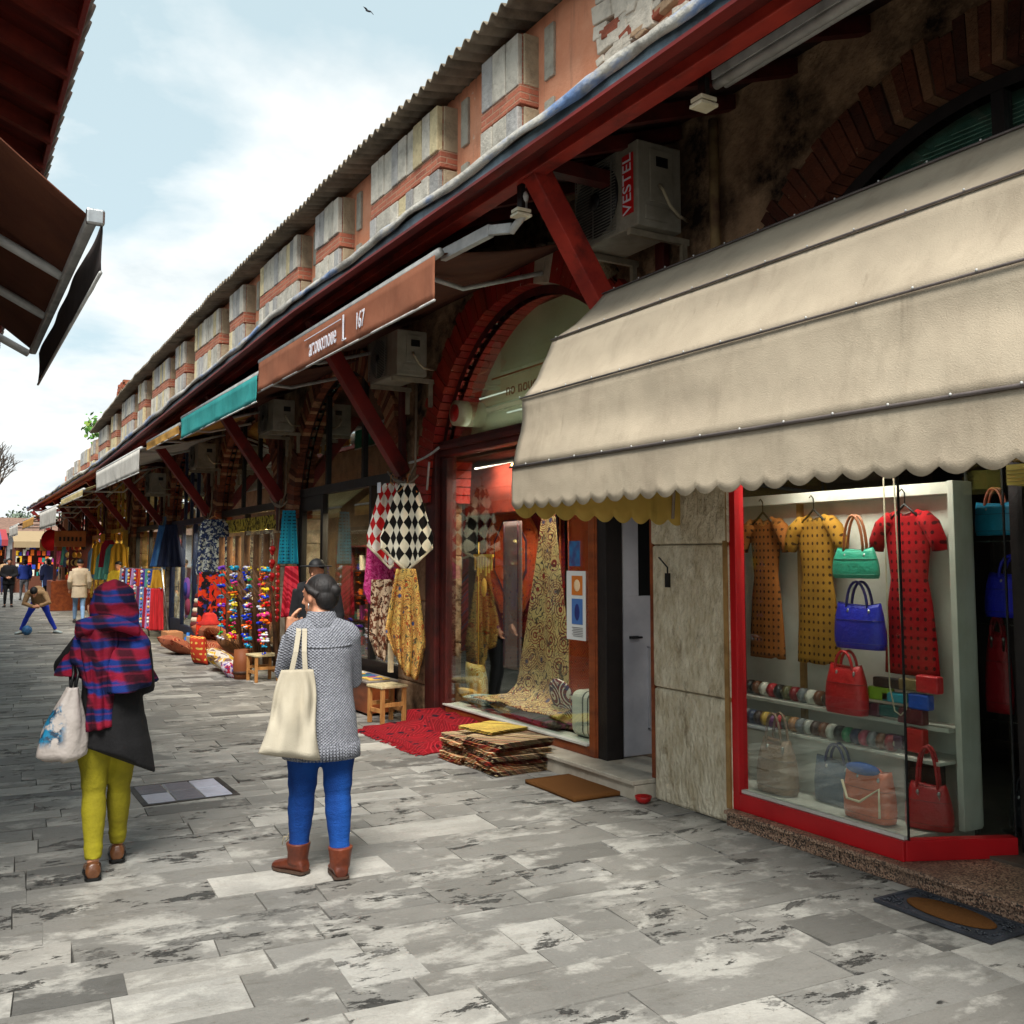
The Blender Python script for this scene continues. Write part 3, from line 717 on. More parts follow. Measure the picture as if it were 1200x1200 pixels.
shelf_unit(5.3, 24.5, 28.2, .15, 2.2, 'tall shelves of lamps and scarves in the fifth shop beyond the scarf rack', 5, palM)
shelf_unit(5.2, 29.2, 32.8, .15, 2.2, 'shelves of yellow goods behind the ochre framed front', 6, [C(220,180,70), C(230,210,150), C(180,120,40), C(200,60,40)])
shelf_unit(5.2, 33.8, 37.4, .15, 2.2, 'shelves of warm coloured goods beside the wooden kiosk', 7, palR)

# ------------------------------------------------------------------ opposite building on the left
L = thing('opposite_building', 'opposite arcade seen as a dark red eave of boards and rafters at upper left', 'building', (-.7,20,0))
m = MB(); m.box(-1.2, -.65, 4.3, 46, 0, 5.2); m.build('wall', mat('left_wall_plaster', C(150,110,84), C(110,80,60), .9, 3), L)
m = MB(); sweep(m, [(.50,4.52),(.50,4.58),(-.8,5.12),(-.8,5.06)], 4.3, 46, 2, lambda y: 0); m.build('soffit_boarding', mat('left_soffit', C(112,36,26), C(76,24,20), .7, 3, .004, 20, stretch=(1,4,1)), L)
r0 = None
for i in range(84):
    y = 4.35+i*.5
    if r0 is None:
        m = MB(); m.obox((-.15,0,4.73), (.66,0,-.27), (0,.028,0), (0,0,.055)); r0 = m.build('rafter', mat('left_rafter', C(128,44,30), C(92,30,22), .6), L); r = r0
    else: r = r0.copy(); COL.objects.link(r)
    r.location = Vector((0,y,0))-L.location
m = MB(); m.box(.50, .53, 4.3, 46, 4.44, 4.56); m.build('fascia', RED, L, .004)
m = MB(); rr = random.Random(8); y = 4.25
while y < 46:
    m.lathe((0,0,0), [(0,0)]) if False else None
    j = rr.uniform(-.012,.012); m.tube([(.575+j,y+.1,4.60+j),(-.8,y+.1,5.19)], .085, 8, C(96+rr.randint(-12,12),84,74)); y += .19
m.build('roof_tile', colmat('old_tiles', .9, .006, 30, .5), L)
for y in (6.5, 11.2, 15.8, 20.5, 25.1, 29.8, 34.4, 39.1):
    m = MB(); m.box(-.66, -.63, y-1.4, y+1.4, .5, 2.6); f = m.build('shop_window', DARK, L); pane(f, -.62, y-1.3, y+1.3, .6, 2.5)

# far cross building closing the street, with stall roofs
fb = thing('market_hall', 'pale far building closing the end of the street with yellow shop sign', 'building', (3,66,0))
m = MB(); m.box(-14, 20, 66, 72, 0, 3.3); m.build('wall', mat('pale_render', C(176,176,178), C(150,150,152), .9, 2), fb)
m = MB(); m.prism([(65.4,3.25),(69,4.3),(72.6,3.25)], 'x', -14.4, 20.4); m.build('roof', mat('brown_tiles', C(130,100,84), C(98,76,64), .9), fb)
m = MB()
for i in range(12): m.box(-12+i*2.6, -10.6+i*2.6, 65.93, 66.0, .8, 2.3)
m.build('window', DARK, fb)
m = MB(); m.box(.4, 3.3, 65.5, 65.62, 2.5, 3.1); m.build('sign_board', mat('yellow_sign', C(232,188,40), C(220,170,30), .6), fb)
# ------------------------------------------------------------------ awnings
AWN = awning_mat('beige_awning_cloth', C(184,170,148), C(166,152,132), C(112,98,80), translucent=.06)
AWNU = awning_mat('grey_awning_cloth', C(160,152,142), C(142,134,126), C(100,92,84))
AWNY = awning_mat('yellow_side_cloth', C(224,196,110), C(204,176,90), C(140,116,56), translucent=.4)
t = thing('canopy_awning', 'large beige rounded canopy with four ribs and scalloped hem over the bag shop', 'awning', (4.4,2,2))
prof = [(4.5,3.80),(4.2,3.70),(3.87,3.53),(3.45,3.16),(3.215,2.75),(3.14,2.30)]
Y0, Y1 = -2.6, 5.4
def seg_panel(a, b, name, mt, th=.008):
    m = MB()
    def fn(u, v):
        y = Y0+(Y1-Y0)*u; x = a[0]+(b[0]-a[0])*v; z = a[1]+(b[1]-a[1])*v
        nx, nz = -(a[1]-b[1]), -(b[0]-a[0]); l = math.hypot(nx, nz); nx /= l; nz = abs(nz/l)
        s = math.sin(PI*v)*(-.022+.03*mnoise.noise((y*1.1,v*2,a[0]*9))+.006*mnoise.noise((y*4,v*3,a[0]*9)))
        return (x+nx*s*-1*-1, y, z+nz*s)
    m.grid(110, 8, fn); return m.build(name, mt, t, solid=th)
for i in range(5): seg_panel(prof[i], prof[i+1], 'canopy_panel', AWNU if i < 3 and i != 2 else AWN)
m = MB(); per = .148
def hem(y): return 2.02+.028*abs(math.sin(PI*(y-Y1)/per))*1.0
nn = int((Y1-Y0)/per*8)
def vf(u, v):
    y = Y0+(Y1-Y0)*u; zb = 2.065-.038*abs(math.sin(PI*(y-Y1)/per))**.8+.01*mnoise.noise((y*2,3,1)); z = 2.30+(zb-2.30)*v
    return (3.14-.012*v+.022*v*mnoise.noise((y*1.7,v*.6,3))+.010*mnoise.noise((y*5,v*2,8))*v, y, z)
m.grid(nn, 6, vf); m.build('valance', AWN, t, solid=.006)
m = MB()   # side cloth and its scalloped yellow fringe
m.prism([(x+.03,z-.035) for x, z in prof]+[(3.17,2.28),(4.5,2.28)], 'y', Y1-.03, Y1-.022); m.build('side_panel', AWNY, t)
m = MB(); w = 4.56-3.14
def sf(u, v):
    x = 3.15+w*u; zb = 2.03-.05*abs(math.sin(PI*(x-3.15)/.155))**.8-.03*u; return (x, Y1-.01+.02*v*mnoise.noise((x*3,v,2)), 2.28+(zb-2.28)*v)
m.grid(90, 4, sf); m.build('side_valance', AWNY, t, solid=.006)
for i, (x, z) in enumerate(prof[2:]):
    m = MB(); m.tube([(x-.012,Y0,z+.004),(x-.012,Y1+.01,z+.004)], .006 if i < 3 else .008, 8); m.build('rib', mat('rib_trim', C(112,102,98), C(90,82,80), .6), t)
m = MB(); m.ell((0,0,0), (.005,.006,.006), 6, 4); s0 = m.build('stud', ALU, t); first = True
for i, (x, z) in enumerate(prof[2:]):
    y = 1.75+.07*i
    while y < Y1:
        s1 = s0 if first else s0.copy()
        if not first: COL.objects.link(s1)
        s1.location = Vector((x-.022,y,z+.01))-t.location; y += .27; first = False
for y in (Y1-.03, 2.2): 
    m = MB(); m.tube([(x+.07,y,z-.07) for x, z in prof]+[(4.5,y,2.3)], .014, 8); m.build('hoop', ALU, t)

def retract(name, label, y0, y1, zt, h, xf, cm, vm, bar=ALU, zb=.3, wav=.01, arms=True, pleat=0):
    t = thing(name, label, 'awning', (4.0,(y0+y1)/2,zt), 'fabric awnings along the arcade')
    m = MB(); n = max(8,int((y1-y0)*10))
    m.grid(n, 6, lambda u, v: (4.45+(xf-4.45)*v, y0+(y1-y0)*u, zt+zb*(1-v)-.03*math.sin(PI*v)+.01*mnoise.noise((u*9,v*3,zt))))
    m.build('cloth', cm, t, solid=.006)
    m = MB(); m.tube([(xf,y0-.03,zt),(xf,y1+.03,zt)], .035, 12); m.build('front_bar', bar, t)
    m = MB(); m.grid(n*2, 5, lambda u, v: (xf-.03+wav*v*2*mnoise.noise((u*(y1-y0)*2.2,v,y0))+wav*.8*v*math.sin(u*(y1-y0)*9+3*mnoise.noise((u*5,0,0))), y0+(y1-y0)*u, zt-.02-(h-.02)*v))
    m.build('valance', vm, t, solid=.005)
    m = MB(); m.tube([(xf-.03,y0,zt-h),(xf-.03,y1,zt-h)], .011, 8); m.build('hem_rod', bar, t)
    if arms:
        for ya in (y0+.5, y1-.5):
            m = MB(); m.tube([(4.45,ya,zt+zb-.14),(3.85,ya+.35,zt+.02),(xf+.02,ya,zt-.02)], .022, 8); m.build('folding_arm', bar, t)
    return t
TER = awning_mat('terracotta_cloth', C(196,132,102), C(178,114,86), C(140,88,68), translucent=.4)
TEAL = awning_mat('teal_cloth', C(66,168,164), C(50,146,144), C(24,90,92), translucent=.15)
OCH = awning_mat('ochre_cloth', C(196,150,76), C(168,120,56), C(110,76,40))
GREYW = awning_mat('pale_grey_cloth', C(198,194,186), C(170,166,158), C(120,114,104))
CRM = awning_mat('cream_cloth', C(206,190,140), C(176,158,110), C(120,100,60))
BRN = awning_mat('brown_cloth', C(98,60,44), C(74,44,34), C(44,28,24))
ta = retract('terracotta_awning', 'terracotta awning with white lettering 167 on its valance', 6.63, 11.42, 4.05, .37, 3.2, BRN, TER)
# lettering on the valance
def text(s, size, mtl, parent, loc, rot, name='lettering', ext=.002, sx=1):
    cu = bpy.data.curves.new(name, 'FONT'); cu.body = s; cu.size = size; cu.extrude = ext; cu.align_x = 'CENTER'; cu.align_y = 'CENTER'; cu.resolution_u = 3
    o = bpy.data.objects.new(name, cu); COL.objects.link(o); dg = bpy.context.evaluated_depsgraph_get()
    me = bpy.data.meshes.new_from_object(o.evaluated_get(dg)); bpy.data.objects.remove(o)
    o = bpy.data.objects.new(name, me); COL.objects.link(o); me.materials.clear(); me.materials.append(mtl)
    o.rotation_euler = rot; o.scale = (sx,1,1); o.parent = parent
    o.location = Vector(loc)-(parent.location if parent.type == 'EMPTY' else Vector((0,0,0))); return o
LET = mat('white_print', C(226,226,232), C(210,210,220), .7)
RX = (R(90), 0, R(-90))          # reads from the street, facing -x
text('ar:ouo:noue', .27, LET, ta, (3.148,9.12,3.84), RX, sx=.6)
text('167', .22, LET, ta, (3.148,8.12,3.84), RX, sx=.66)
m = MB(); m.box(3.143,3.149,8.6,9.66,3.948,3.956); m.box(3.143,3.149,8.52,8.55,3.74,3.98); m.box(3.143,3.149,8.46,8.56,3.735,3.75); m.build('lettering_rule', LET, ta)
# end arm of the terracotta awning, parallel to the eave
m = MB(); m.beam((3.3,6.75,4.08), (3.34,6.05,4.08), .05, .09); m.beam((3.34,6.05,4.08),(3.36,5.78,4.02), .045,.07); m.tube([(3.36,5.80,4.0),(3.38,5.66,4.08),(3.38,5.66,4.2)], .028, 8); m.ell((3.38,5.66,4.2),(.03,.05,.05),10,6); m.build('arm_bracket', ALU, ta, .004)
retract('teal_awning', 'bright teal awning valance with silver front bar, next after the terracotta one', 11.5, 15.75, 3.92, .34, 3.2, BRN, TEAL)
retract('ochre_awning', 'rolled ochre striped awning between the teal and the pale grey ones', 15.95, 18.7, 3.84, .16, 3.2, OCH, OCH, wav=.02)
retract('grey_awning', 'pale grey awning with hanging plain valance beyond the ochre one', 18.85, 24.6, 3.74, .45, 3.1, GREYW, GREYW)
retract('cream_awning', 'sloping cream awning low on the arcade beyond the pale grey one', 24.9, 29.6, 3.35, .16, 2.85, CRM, CRM, zb=.75)
retract('cream_awning', 'cream awning with grey lettered valance farther down the arcade', 29.8, 35.0, 3.2, .55, 2.75, CRM, GREYW, zb=.8)
retract('ochre_awning', 'ochre and dark red awning near the far end of the arcade', 35.4, 40.2, 3.1, .3, 2.6, OCH, OCH, zb=.8)
retract('dark_red_awning', 'dark red awning with pale stripes farthest along the arcade', 40.5, 45.5, 3.0, .4, 2.45, mat('maroon_cloth', C(110,34,34), C(84,24,26), .9), GREYW, zb=.8)
# brown awning on the left building
t = thing('brown_awning', 'dark brown folding arm awning jutting from the left eave', 'awning', (.1,6,3.2))
zf, xf = 3.16, .50
BRN2 = awning_mat('dark_brown_cloth', C(104,62,44), C(84,48,36), C(48,30,26), translucent=.1)
m = MB(); m.grid(30, 8, lambda u, v: (-.62+(xf+.62)*v, 4.42+3.05*u, zf+.95*(1-v)-.03*math.sin(PI*v))); m.build('cloth', BRN2, t, solid=.006)
m = MB(); m.beam((xf,4.4,zf), (xf,7.5,zf), .045, .045); m.build('front_bar', ALU, t, .01)
m = MB(); m.beam((xf+.01,4.37,zf), (xf+.01,4.40,zf), .075, .07); m.build('end_cap', CHROME, t, .01)
m = MB(); m.grid(40, 5, lambda u, v: (xf+.04+.015*mnoise.noise((u*5,v,0)), 4.4+3.1*u, zf-.01-.22*v)); m.build('valance', mat('charcoal_cloth', C(52,44,42), C(36,30,30), .9), t, solid=.005)
m = MB(); m.tube([(xf+.04,4.4,zf-.23),(xf+.04,7.5,zf-.23)], .008, 6); m.build('hem_rod', ALU, t)
for ya, yb in ((5.55,5.15),(6.5,6.1),(7.1,7.35)):
    m = MB(); m.tube([(-.6,ya-.35,3.86),(.02,yb+.35,3.42)], .03, 8); m.tube([(.02,yb+.35,3.42),(xf-.02,yb+.25,zf+.0)], .026, 8); m.ell((.02,yb+.35,3.42),(.04,.04,.04),8,6); m.build('folding_arm', ALU, t)
# further awnings on the left (mostly hidden by the first, seen in the shop glass)
for y0, y1, cm, lb in ((9.5,13.5,CRM,'cream awning on the left building, nearest beyond the brown one'),(14.2,18.2,GREYW,'pale grey awning on the left building'),(19,23,OCH,'ochre awning on the left building'),(24,28.5,CRM,'second cream awning on the left building, far down')):
    t = thing('side_awning', lb, 'awning', (.1,y0,3), 'awnings of the left building'); 
    m = MB(); m.grid(12, 4, lambda u, v: (-.62+.98*v, y0+(y1-y0)*u, 3.05+.8*(1-v))); m.build('cloth', cm, t, solid=.006)
    m = MB(); m.grid(20, 2, lambda u, v: (.37, y0+(y1-y0)*u, 3.04-.25*v)); m.build('valance', cm, t, solid=.005)
    m = MB(); m.tube([(.36,y0,3.05),(.36,y1,3.05)], .03, 8); m.build('front_bar', ALU, t)
# far stall canopies
def stall(x0, x1, y0, y1, z, c, lb, c2=None):
    t = thing('stall_canopy', lb, 'stall', ((x0+x1)/2,y0,0), 'stalls at the end of the street')
    m = MB(); n = 8
    for i in range(n):
        a, b = x0+(x1-x0)*i/n, x0+(x1-x0)*(i+1)/n
        m.add([(a,y0,z),(b,y0,z),(b,y1,z+.6),(a,y1,z+.6)], [(0,1,2,3)], c if i % 2 == 0 or not c2 else c2); m.add([(a,y0,z),(b,y0,z),(b,y0,z-.3),(a,y0,z-.3)], [(0,1,2,3)], c if i % 2 == 0 or not c2 else c2)
    m.build('canopy', CLOTHC, t, solid=.02)
    for x in (x0+.1, x1-.1): m = MB(); m.tube([(x,y0+.1,0),(x,y0+.1,z)], .03, 6); m.build('post', REDDK, t)
    rr = random.Random(int(y0*7)); m = MB()
    for i in range(60): 
        m.box(*(lambda a, b, zz: (a,a+.16,b,b+.1,zz,zz+rr.uniform(.12,.35)))(rr.uniform(x0,x1-.2), y0+.3, rr.choice((.85,1.2,1.55,1.9,2.2))), col=rr.choice(palM))
    m.box(x0+.1, x1-.1, y0+.2, y0+.9, 0, .84, C(90,50,34)); m.build('goods', GOODS, t); m = MB(); m.box(x0, x1, y0+.95, y0+1.0, 0, z); m.build('back_cloth', BRN, t)
stall(.6, 3.0, 57, 59.5, 2.7, C(70,84,130), 'striped blue red and white stall canopy at the far end', C(150,60,64))
stall(3.2, 5.6, 56, 58.5, 2.6, C(150,130,100), 'beige stall canopy at the far end beside the striped one')
stall(5.0, 8.0, 50, 52, 2.9, C(190,150,70), 'yellow and brown stall canopy right beyond the arcade end', C(110,70,50))
stall(-3.2, .4, 60, 62, 2.6, C(120,40,44), 'dark red stall canopy at the far left end')

# ------------------------------------------------------------------ air conditioners
def aircon(y0, y1, z0, z1, x0, x1, label, text_=False, first=False, dim=False):
    t = thing('air_conditioner', label, 'air conditioner', (x1,(y0+y1)/2,z0), 'outdoor units on the arcade wall')
    cs = mat('ac_casing', C(150,144,130), C(124,118,104), .5, 5, .001, dirt=C(96,88,74), dthr=(.5,.8)); cd = BLACK
    m = MB(); m.box(x0, x1, y0, y1, z0, z1); m.build('casing', cs, t, .012)
    w = y1-y0; h = z1-z0; ya = y0+w*.30; yc, zc, rad = y0+w*.64, z0+h*.5, h*.43
    m = MB(); m.tube([(x0-.012,yc,zc),(x0-.002,yc,zc)], rad, 28, ref=(0,0,1)); f = m.build('fan_opening', cd, t)
    m = MB(); 
    for i in range(26):
        z = z0+.03+(h-.06)*i/25; m.box(x0-.022, x0-.014, ya+.01, y1-.02, z-.0018, z+.0018)
    for i in range(3): m.box(x0-.026, x0-.020, ya+.05+(w*.6)*i/2, ya+.054+(w*.6)*i/2, z0+.03, z1-.03)
    m.build('grille', mat('ac_grille', C(120,118,110), C(90,88,82), .5), t)
    m = MB(); m.tube([(x0-.03,yc,zc),(x0-.014,yc,zc)], h*.1, 14, ref=(0,0,1)); m.build('fan_hub', cd, t)
    # service side facing the camera
    m = MB(); m.box(x0+.10, x1-.08, y0-.012, y0-.001, z0+.30*h, z1-.05); m.box(x0+.06, x1-.12, y0-.010, y0-.001, z0+.05, z0+.25*h); m.build('service_cover', cs, t, .006)
    m = MB(); m.box(x0+.15, x0+.25, y0-.016, y0-.012, z1-.17, z1-.10); m.build('label_plate', BLACK, t)
    m = MB(); m.tube([(x0+.17,y0-.02,z0+.5*h),(x0+.17,y0-.06,z0+.42*h),(x0+.22,y0-.07,z0+.25*h),(x1-.05,y0-.03,z0+.18*h),(x1+.1,y0+.05,z0+.2*h)], .012, 6); m.build('pipe', CREAM, t)
    for y in (y0+.08, y1-.08):
        m = MB(); m.box(x0-.02, x1+.12, y-.018, y+.018, z0-.05, z0-.005); m.box(x1+.06, x1+.1, y-.018, y+.018, z0-.3, z0-.05); m.build('bracket', mat('ac_bracket', C(150,140,120), C(110,100,84), .6), t)
    if text_:
        m = MB(); m.box(x0-.008, x0-.001, y0+.045, y0+.165, z0+.1, z1-.08); m.build('badge', mat('badge_red', C(196,24,28), C(190,20,24), .4), t)
        o = text('VESTEL', .135, LET, t, (x0-.0095, y0+.105, (z0+z1)/2+.01), (0,0,0), ext=.001)
        # baseline runs upwards, face looks at the street
        o.rotation_euler = Matrix(((0,0,-1),(0,1,0),(1,0,0))).to_euler() if False else Matrix(((0,0,-1),(0,1,0),(1,0,0))).to_euler()
        X_ = Vector((0,0,1)); Z_ = Vector((-1,0,0)); Y_ = Z_.cross(X_)
        o.rotation_euler = Matrix((X_, Y_, Z_)).transposed().to_euler()
    return t
aircon(5.16, 5.90, 3.97, 4.57, 3.98, 4.36, 'white outdoor unit with red lettered badge above the beige canopy', True)
aircon(9.25, 10.0, 3.62, 4.1, 4.0, 4.34, 'outdoor unit on brackets below the terracotta valance')
aircon(13.7, 14.4, 3.55, 4.0, 4.02, 4.34, 'outdoor unit behind the teal awning valance')
aircon(18.4, 19.1, 3.4, 3.85, 4.02, 4.34, 'outdoor unit below the ochre awning')
aircon(23.0, 23.7, 3.2, 3.65, 4.02, 4.34, 'outdoor unit behind the pale grey valance, farthest one')

# pipes, conduits, cables
m = MB(); m.tube([(4.43,4.9,4.7),(4.43,4.9,3.2)], .035, 10); tag(m.build('downpipe', mat('rusty_pipe', C(150,126,84), C(84,58,42), .8, 4, .006, 20, dirt=C(40,30,24))), 'rusty flaking downpipe on the dark wall above the beige canopy', 'pipe')
m = MB(); m.tube([(4.4,6.25,4.75),(4.3,6.2,4.5),(4.15,6.15,4.42),(4.1,6.1,4.3),(4.25,6.05,4.1),(4.4,6.05,3.9)], .075, 12)
tag(m.build('duct_hose', mat('duct_foil', C(140,122,92), C(100,84,62), .6, 20, .02, 60)), 'crumpled flexible duct curling beside the lettered outdoor unit', 'duct')
m = MB(); m.box(3.5, 3.60, -2.6, 3.88, 4.30, 4.35); m.tube([(3.53,-2.6,4.28),(3.53,3.88,4.28)], .028, 12); m.tube([(3.60,-2.6,4.30),(3.60,3.88,4.30)], .022, 12)
tag(m.build('awning_cassette', ALU), 'silver retracted awning cassette under the red eave at upper right', 'awning rail')
for (y, z, x, lb) in ((5.66,4.08,3.36,'small square floodlight at the top of the nearest red brace'),(3.9,4.16,3.46,'small square floodlight at the end of the silver rail')):
    t = thing('floodlight', lb, 'lamp', (x,y,z), 'floodlights under the eave')
    m = MB(); m.box(x-.015, x+.015, y-.03, y+.03, z+.02, 4.3); m.build('stem', BLACK, t)
    m = MB(); m.box(x-.06, x+.06, y-.05, y+.05, z-.02, z+.0); m.box(x-.055, x+.055, y-.045, y+.045, z+.01, z+.035); m.build('head', mat('lamp_lens', C(220,214,190), C(200,190,160), .4), t, .004)
def catenary(a, b, sag, n=10):
    a, b = Vector(a), Vector(b); return [a.lerp(b, i/n)+Vector((0,0,-sag*4*(i/n)*(1-i/n))) for i in range(n+1)]
cabm = mat('cable_sheath', C(150,132,110), C(110,96,80), .6)
for k in range(0, 8):
    yp = YP(k); e = eave(yp)
    m = MB(); m.tube([(4.44,yp-.25,3.7+e),(4.43,yp-.25,2.75+e*.3),(4.42,yp-.05,2.55+e*.3),(4.42,yp+.3,2.62+e*.3)], .014, 6)
    m.tube(catenary((4.42,yp-.35,2.62+e*.3),(4.4,yp+.45,2.72+e*.3),.12), .011, 6)
    m.tube([(4.42,yp+.0,2.6),(4.42,yp+.05,2.0)], .012, 6)
    tag(m.build('conduit', cabm), 'pale cable run looping down the pillar at the foot of a red brace', 'cable', 'cable runs on the pillars')
m = MB(); m.tube([(4.42,9.4,2.45),(4.35,9.2,2.72)], .012, 6); m.tube(catenary((4.44,9.9,2.78),(4.46,9.2,2.88),.03), .014, 6)
tag(m.build('hanging_rod', ALU), 'thin metal rod and cable at the carpet shop corner above the ponchos', 'rod')
# round alarm in the carpet shop arch
t = thing('alarm_bell', 'round cream alarm with red face low in the carpet shop arch', 'alarm', (4.5,8.85,3.2))
m = MB(); m.tube([(4.47,8.85,3.2),(4.6,8.85,3.2)], .13, 28, ref=(0,0,1)); m.build('housing', mat('alarm_cream', C(190,178,150), C(150,140,112), .5), t)
m = MB(); m.tube([(4.455,8.85,3.2),(4.468,8.85,3.2)], .09, 20, ref=(0,0,1)); m.build('face', mat('alarm_red', C(176,30,24), C(140,20,18), .4), t)
text('no noue', .17, mat('reflection_letter_brown', C(150,96,44), C(120,70,30), .5), B, (4.60,7.75,3.32), RX, 'lettering_reflection')  # reflection of the awning lettering, modelled as brown letters on the glass
m = MB(); m.box(4.59,4.6,7.0,8.3,3.46,3.475); m.build('fanlight_rule', mat('reflection_letter_brown', C(1,1,1)), B)
# small metal sign holder / hook on the limestone pillar
m = MB(); m.tube([(4.49,5.6,1.72),(4.46,5.58,1.73),(4.44,5.46,1.66),(4.44,5.46,1.6)], .006, 6); m.box(4.43,4.45,5.44,5.48,1.52,1.62)
tag(m.build('wall_hook', BLACK), 'small black hook on the pale limestone pillar', 'hook')

# ------------------------------------------------------------------ textiles that hang
def hang(name, label, cat, c, yaw, zt, prof, mtl, folds=3, amp=.02, point=0, th=.012, group=None, parent=None, trim=None, seed=1, slant=0):
    """prof: (v, halfwidth) from the top; yaw = direction the cloth's width runs, 0 along x"""
    L_ = prof[-1][0]; wx, wy = math.cos(yaw), math.sin(yaw); nx, ny = -wy, wx
    def hw(v):
        for (a, p), (b, q) in zip(prof, prof[1:]):
            if v <= b: return p+(q-p)*(v-a)/(b-a+1e-9)
        return prof[-1][1]
    m = MB()
    def fn(u, w):
        s = 2*u-1; v = L_*w; h = hw(v); lo = point*(1-abs(s))*w*w+slant*s*w*w
        d = amp*w*math.sin(s*PI*folds+seed)+amp*.8*mnoise.noise((s*2.5+seed,v*1.5,seed))+.03*(1-s*s)*w
        return (c[0]+wx*s*h+nx*d, c[1]+wy*s*h+ny*d, zt-v-lo)
    m.grid(28, 26, fn)
    o = m.build(name if not parent else 'cloth', mtl, parent, solid=th)
    if not parent: tag(o, label, cat, group)
    return o, fn
def hanger(parent, c, yaw, z, w=.17, mt=BLACK):
    wx, wy = math.cos(yaw), math.sin(yaw); m = MB()
    m.tube([(c[0]-wx*w,c[1]-wy*w,z-.12),(c[0],c[1],z-.02),(c[0]+wx*w,c[1]+wy*w,z-.12)], .009, 6)
    m.tube([(c[0],c[1],z-.02),(c[0],c[1],z+.05),(c[0]+wx*.02,c[1]+wy*.02,z+.075),(c[0]+wx*.035,c[1]+wy*.035,z+.06)], .004, 6)
    return m.build('hanger', mt, parent)
FACE = R(-22)     # cloth hung roughly square to the view down the street
BW = textile_mat('black_white_diamonds', C(232,226,206), 'diamond', [C(22,20,20)], 10)
RW = textile_mat('red_white_diamonds', C(232,226,214), 'diamond', [C(196,30,34)], 10)
def poncho(label, c, zt, mt, w, L_, trimc, seed):
    t = thing('poncho', label, 'poncho', (c[0],c[1],zt), 'crochet ponchos hung at the carpet shop corner')
    o, fn = hang('cloth', '', '', c, FACE, zt, [(0,.07),(.06,.11),(.14,.14),(L_*.85,w),(L_,w*.95)], mt, 2.5, .05, .24, parent=t, seed=seed)
    m = MB(); n = 46
    for i in range(n+1):
        p = Vector(fn(i/n, 1)); m.ell(p-Vector((.0,0,.005)), (.014,.014,.02), 6, 5); 
    m.build('fringe', mat('wool_'+trimc, C(222,212,188), C(196,184,156), .95), t)
    hanger(t, (c[0],c[1]), FACE, zt+.03, .1, WOODL)
poncho('black and white diamond crochet poncho with cream fringe on the right', (4.16,9.32), 2.5, BW, .275, .66, 'cream', 1)
poncho('red and white diamond crochet poncho partly behind the black and white one', (4.17,9.78), 2.53, RW, .25, .66, 'cream', 4)
hang('pink_shawl', 'magenta crochet shawl showing below the red and white poncho', 'shawl', (4.16,10.05), FACE, 2.0, [(0,.12),(.6,.17),(.75,.12)], textile_mat('pink_crochet', C(196,50,120), 'blotch', [C(220,90,150), C(150,30,80)], 30), 2, .02, .12, seed=2)
hang('patterned_shawl', 'cream and brown leopard shawl tapering to a point on the left', 'shawl', (4.17,9.9), FACE, 1.5, [(0,.15),(.5,.17),(.62,.1)], textile_mat('leopard_silk', C(206,180,150), 'blotch', [C(110,60,40), C(60,34,24)], 22), 3, .05, .26, seed=5, slant=-.18)
hang('red_scarf', 'thin red scarf hanging between the two patterned shawls', 'scarf', (4.2,9.62), FACE, 1.72, [(0,.05),(1.0,.045)], textile_mat('red_weave', C(170,24,30), 'stripes', [C(120,14,20), C(190,60,70), C(90,90,140)], 6), 2, .02, .0, seed=8)
hang('embroidered_hanging', 'gold and green embroidered cloth tapering to a point at the right', 'textile', (4.15,9.32), FACE, 1.62, [(0,.10),(.3,.15),(.7,.21),(.98,.13)], textile_mat('gold_embroidery', C(206,170,92), 'suzani', [C(60,70,56), C(170,84,40), C(50,70,110)], 16), 3.5, .06, .10, seed=9, slant=.16)
m = MB()
for i in range(5):
    y = 9.42+.03*i; m.tube([(4.1,y,1.5-.1*i),(4.09,y+.01,.85-.03*i)], .008, 6)
m.box(4.06,4.10,9.5,9.56,.55,.85); tag(m.build('tassel', mat('cream_cord', C(214,196,160), C(180,160,120), .9)), 'cream cord tassels hanging in front of the embroidered cloth', 'tassel')
tg = MB(); tg.box(4.0,4.004,9.66,9.75,2.42,2.53); tag(tg.build('price_tag', LET), 'small white paper tag at the neck of the red and white poncho', 'tag')
# ------------------------------------------------------------------ dresses and bags in the red framed window
def dress(label, y, mt, zt=2.02, w=.16, L_=.98, seed=1, x=5.06):
    t = thing('dress', label, 'dress', (x,y,zt), 'dresses hung on the white panel')
    m = MB(); prof = [(0,.07),(.03,.15),(.10,.165),(.30,.14),(.42,.125),(.55,.15),(.80,.175),(L_,.185)]
    def hw(v):
        for (a, p), (b, q) in zip(prof, prof[1:]):
            if v <= b: return p+(q-p)*(v-a)/(b-a)
        return prof[-1][1]
    rs = []; n = 40; seg = 28
    for i in range(n+1):
        v = L_*i/n; h = hw(v)*w/.16; ring = []
        for j in range(seg):
            a = 2*PI*j/seg; s = math.cos(a); f = 1+(.10*math.sin(a*7+seed)*v/L_)
            neck = .05*(1-s*s)*max(0,1-v/.04) if v < .04 else 0
            ring.append((x+.035*math.sin(a)*f*(.8+.4*v), y+h*s, zt-v-neck-(.012*abs(math.sin(j*PI*.5)) if i == n else 0)))
        rs.append(ring)
    m.rings(rs, True)
    for s in (-1, 1):
        m.tube([(x,y+s*.11,zt-.05),(x-.01,y+s*.17,zt-.10),(x-.012,y+s*.215,zt-.19),(x-.012,y+s*.225,zt-.25)], [.05,.055,.05,.042], 10)
    m.build('cloth', mt, t)
    hanger(t, (x-.02,y), R(90), zt+.05, .12)
    return t
dress('rust orange dotted knit dress on the left of the white panel', 5.13, textile_mat('rust_dots', C(150,88,38), 'dotsy', [C(50,26,16)], 26), w=.145, seed=1)
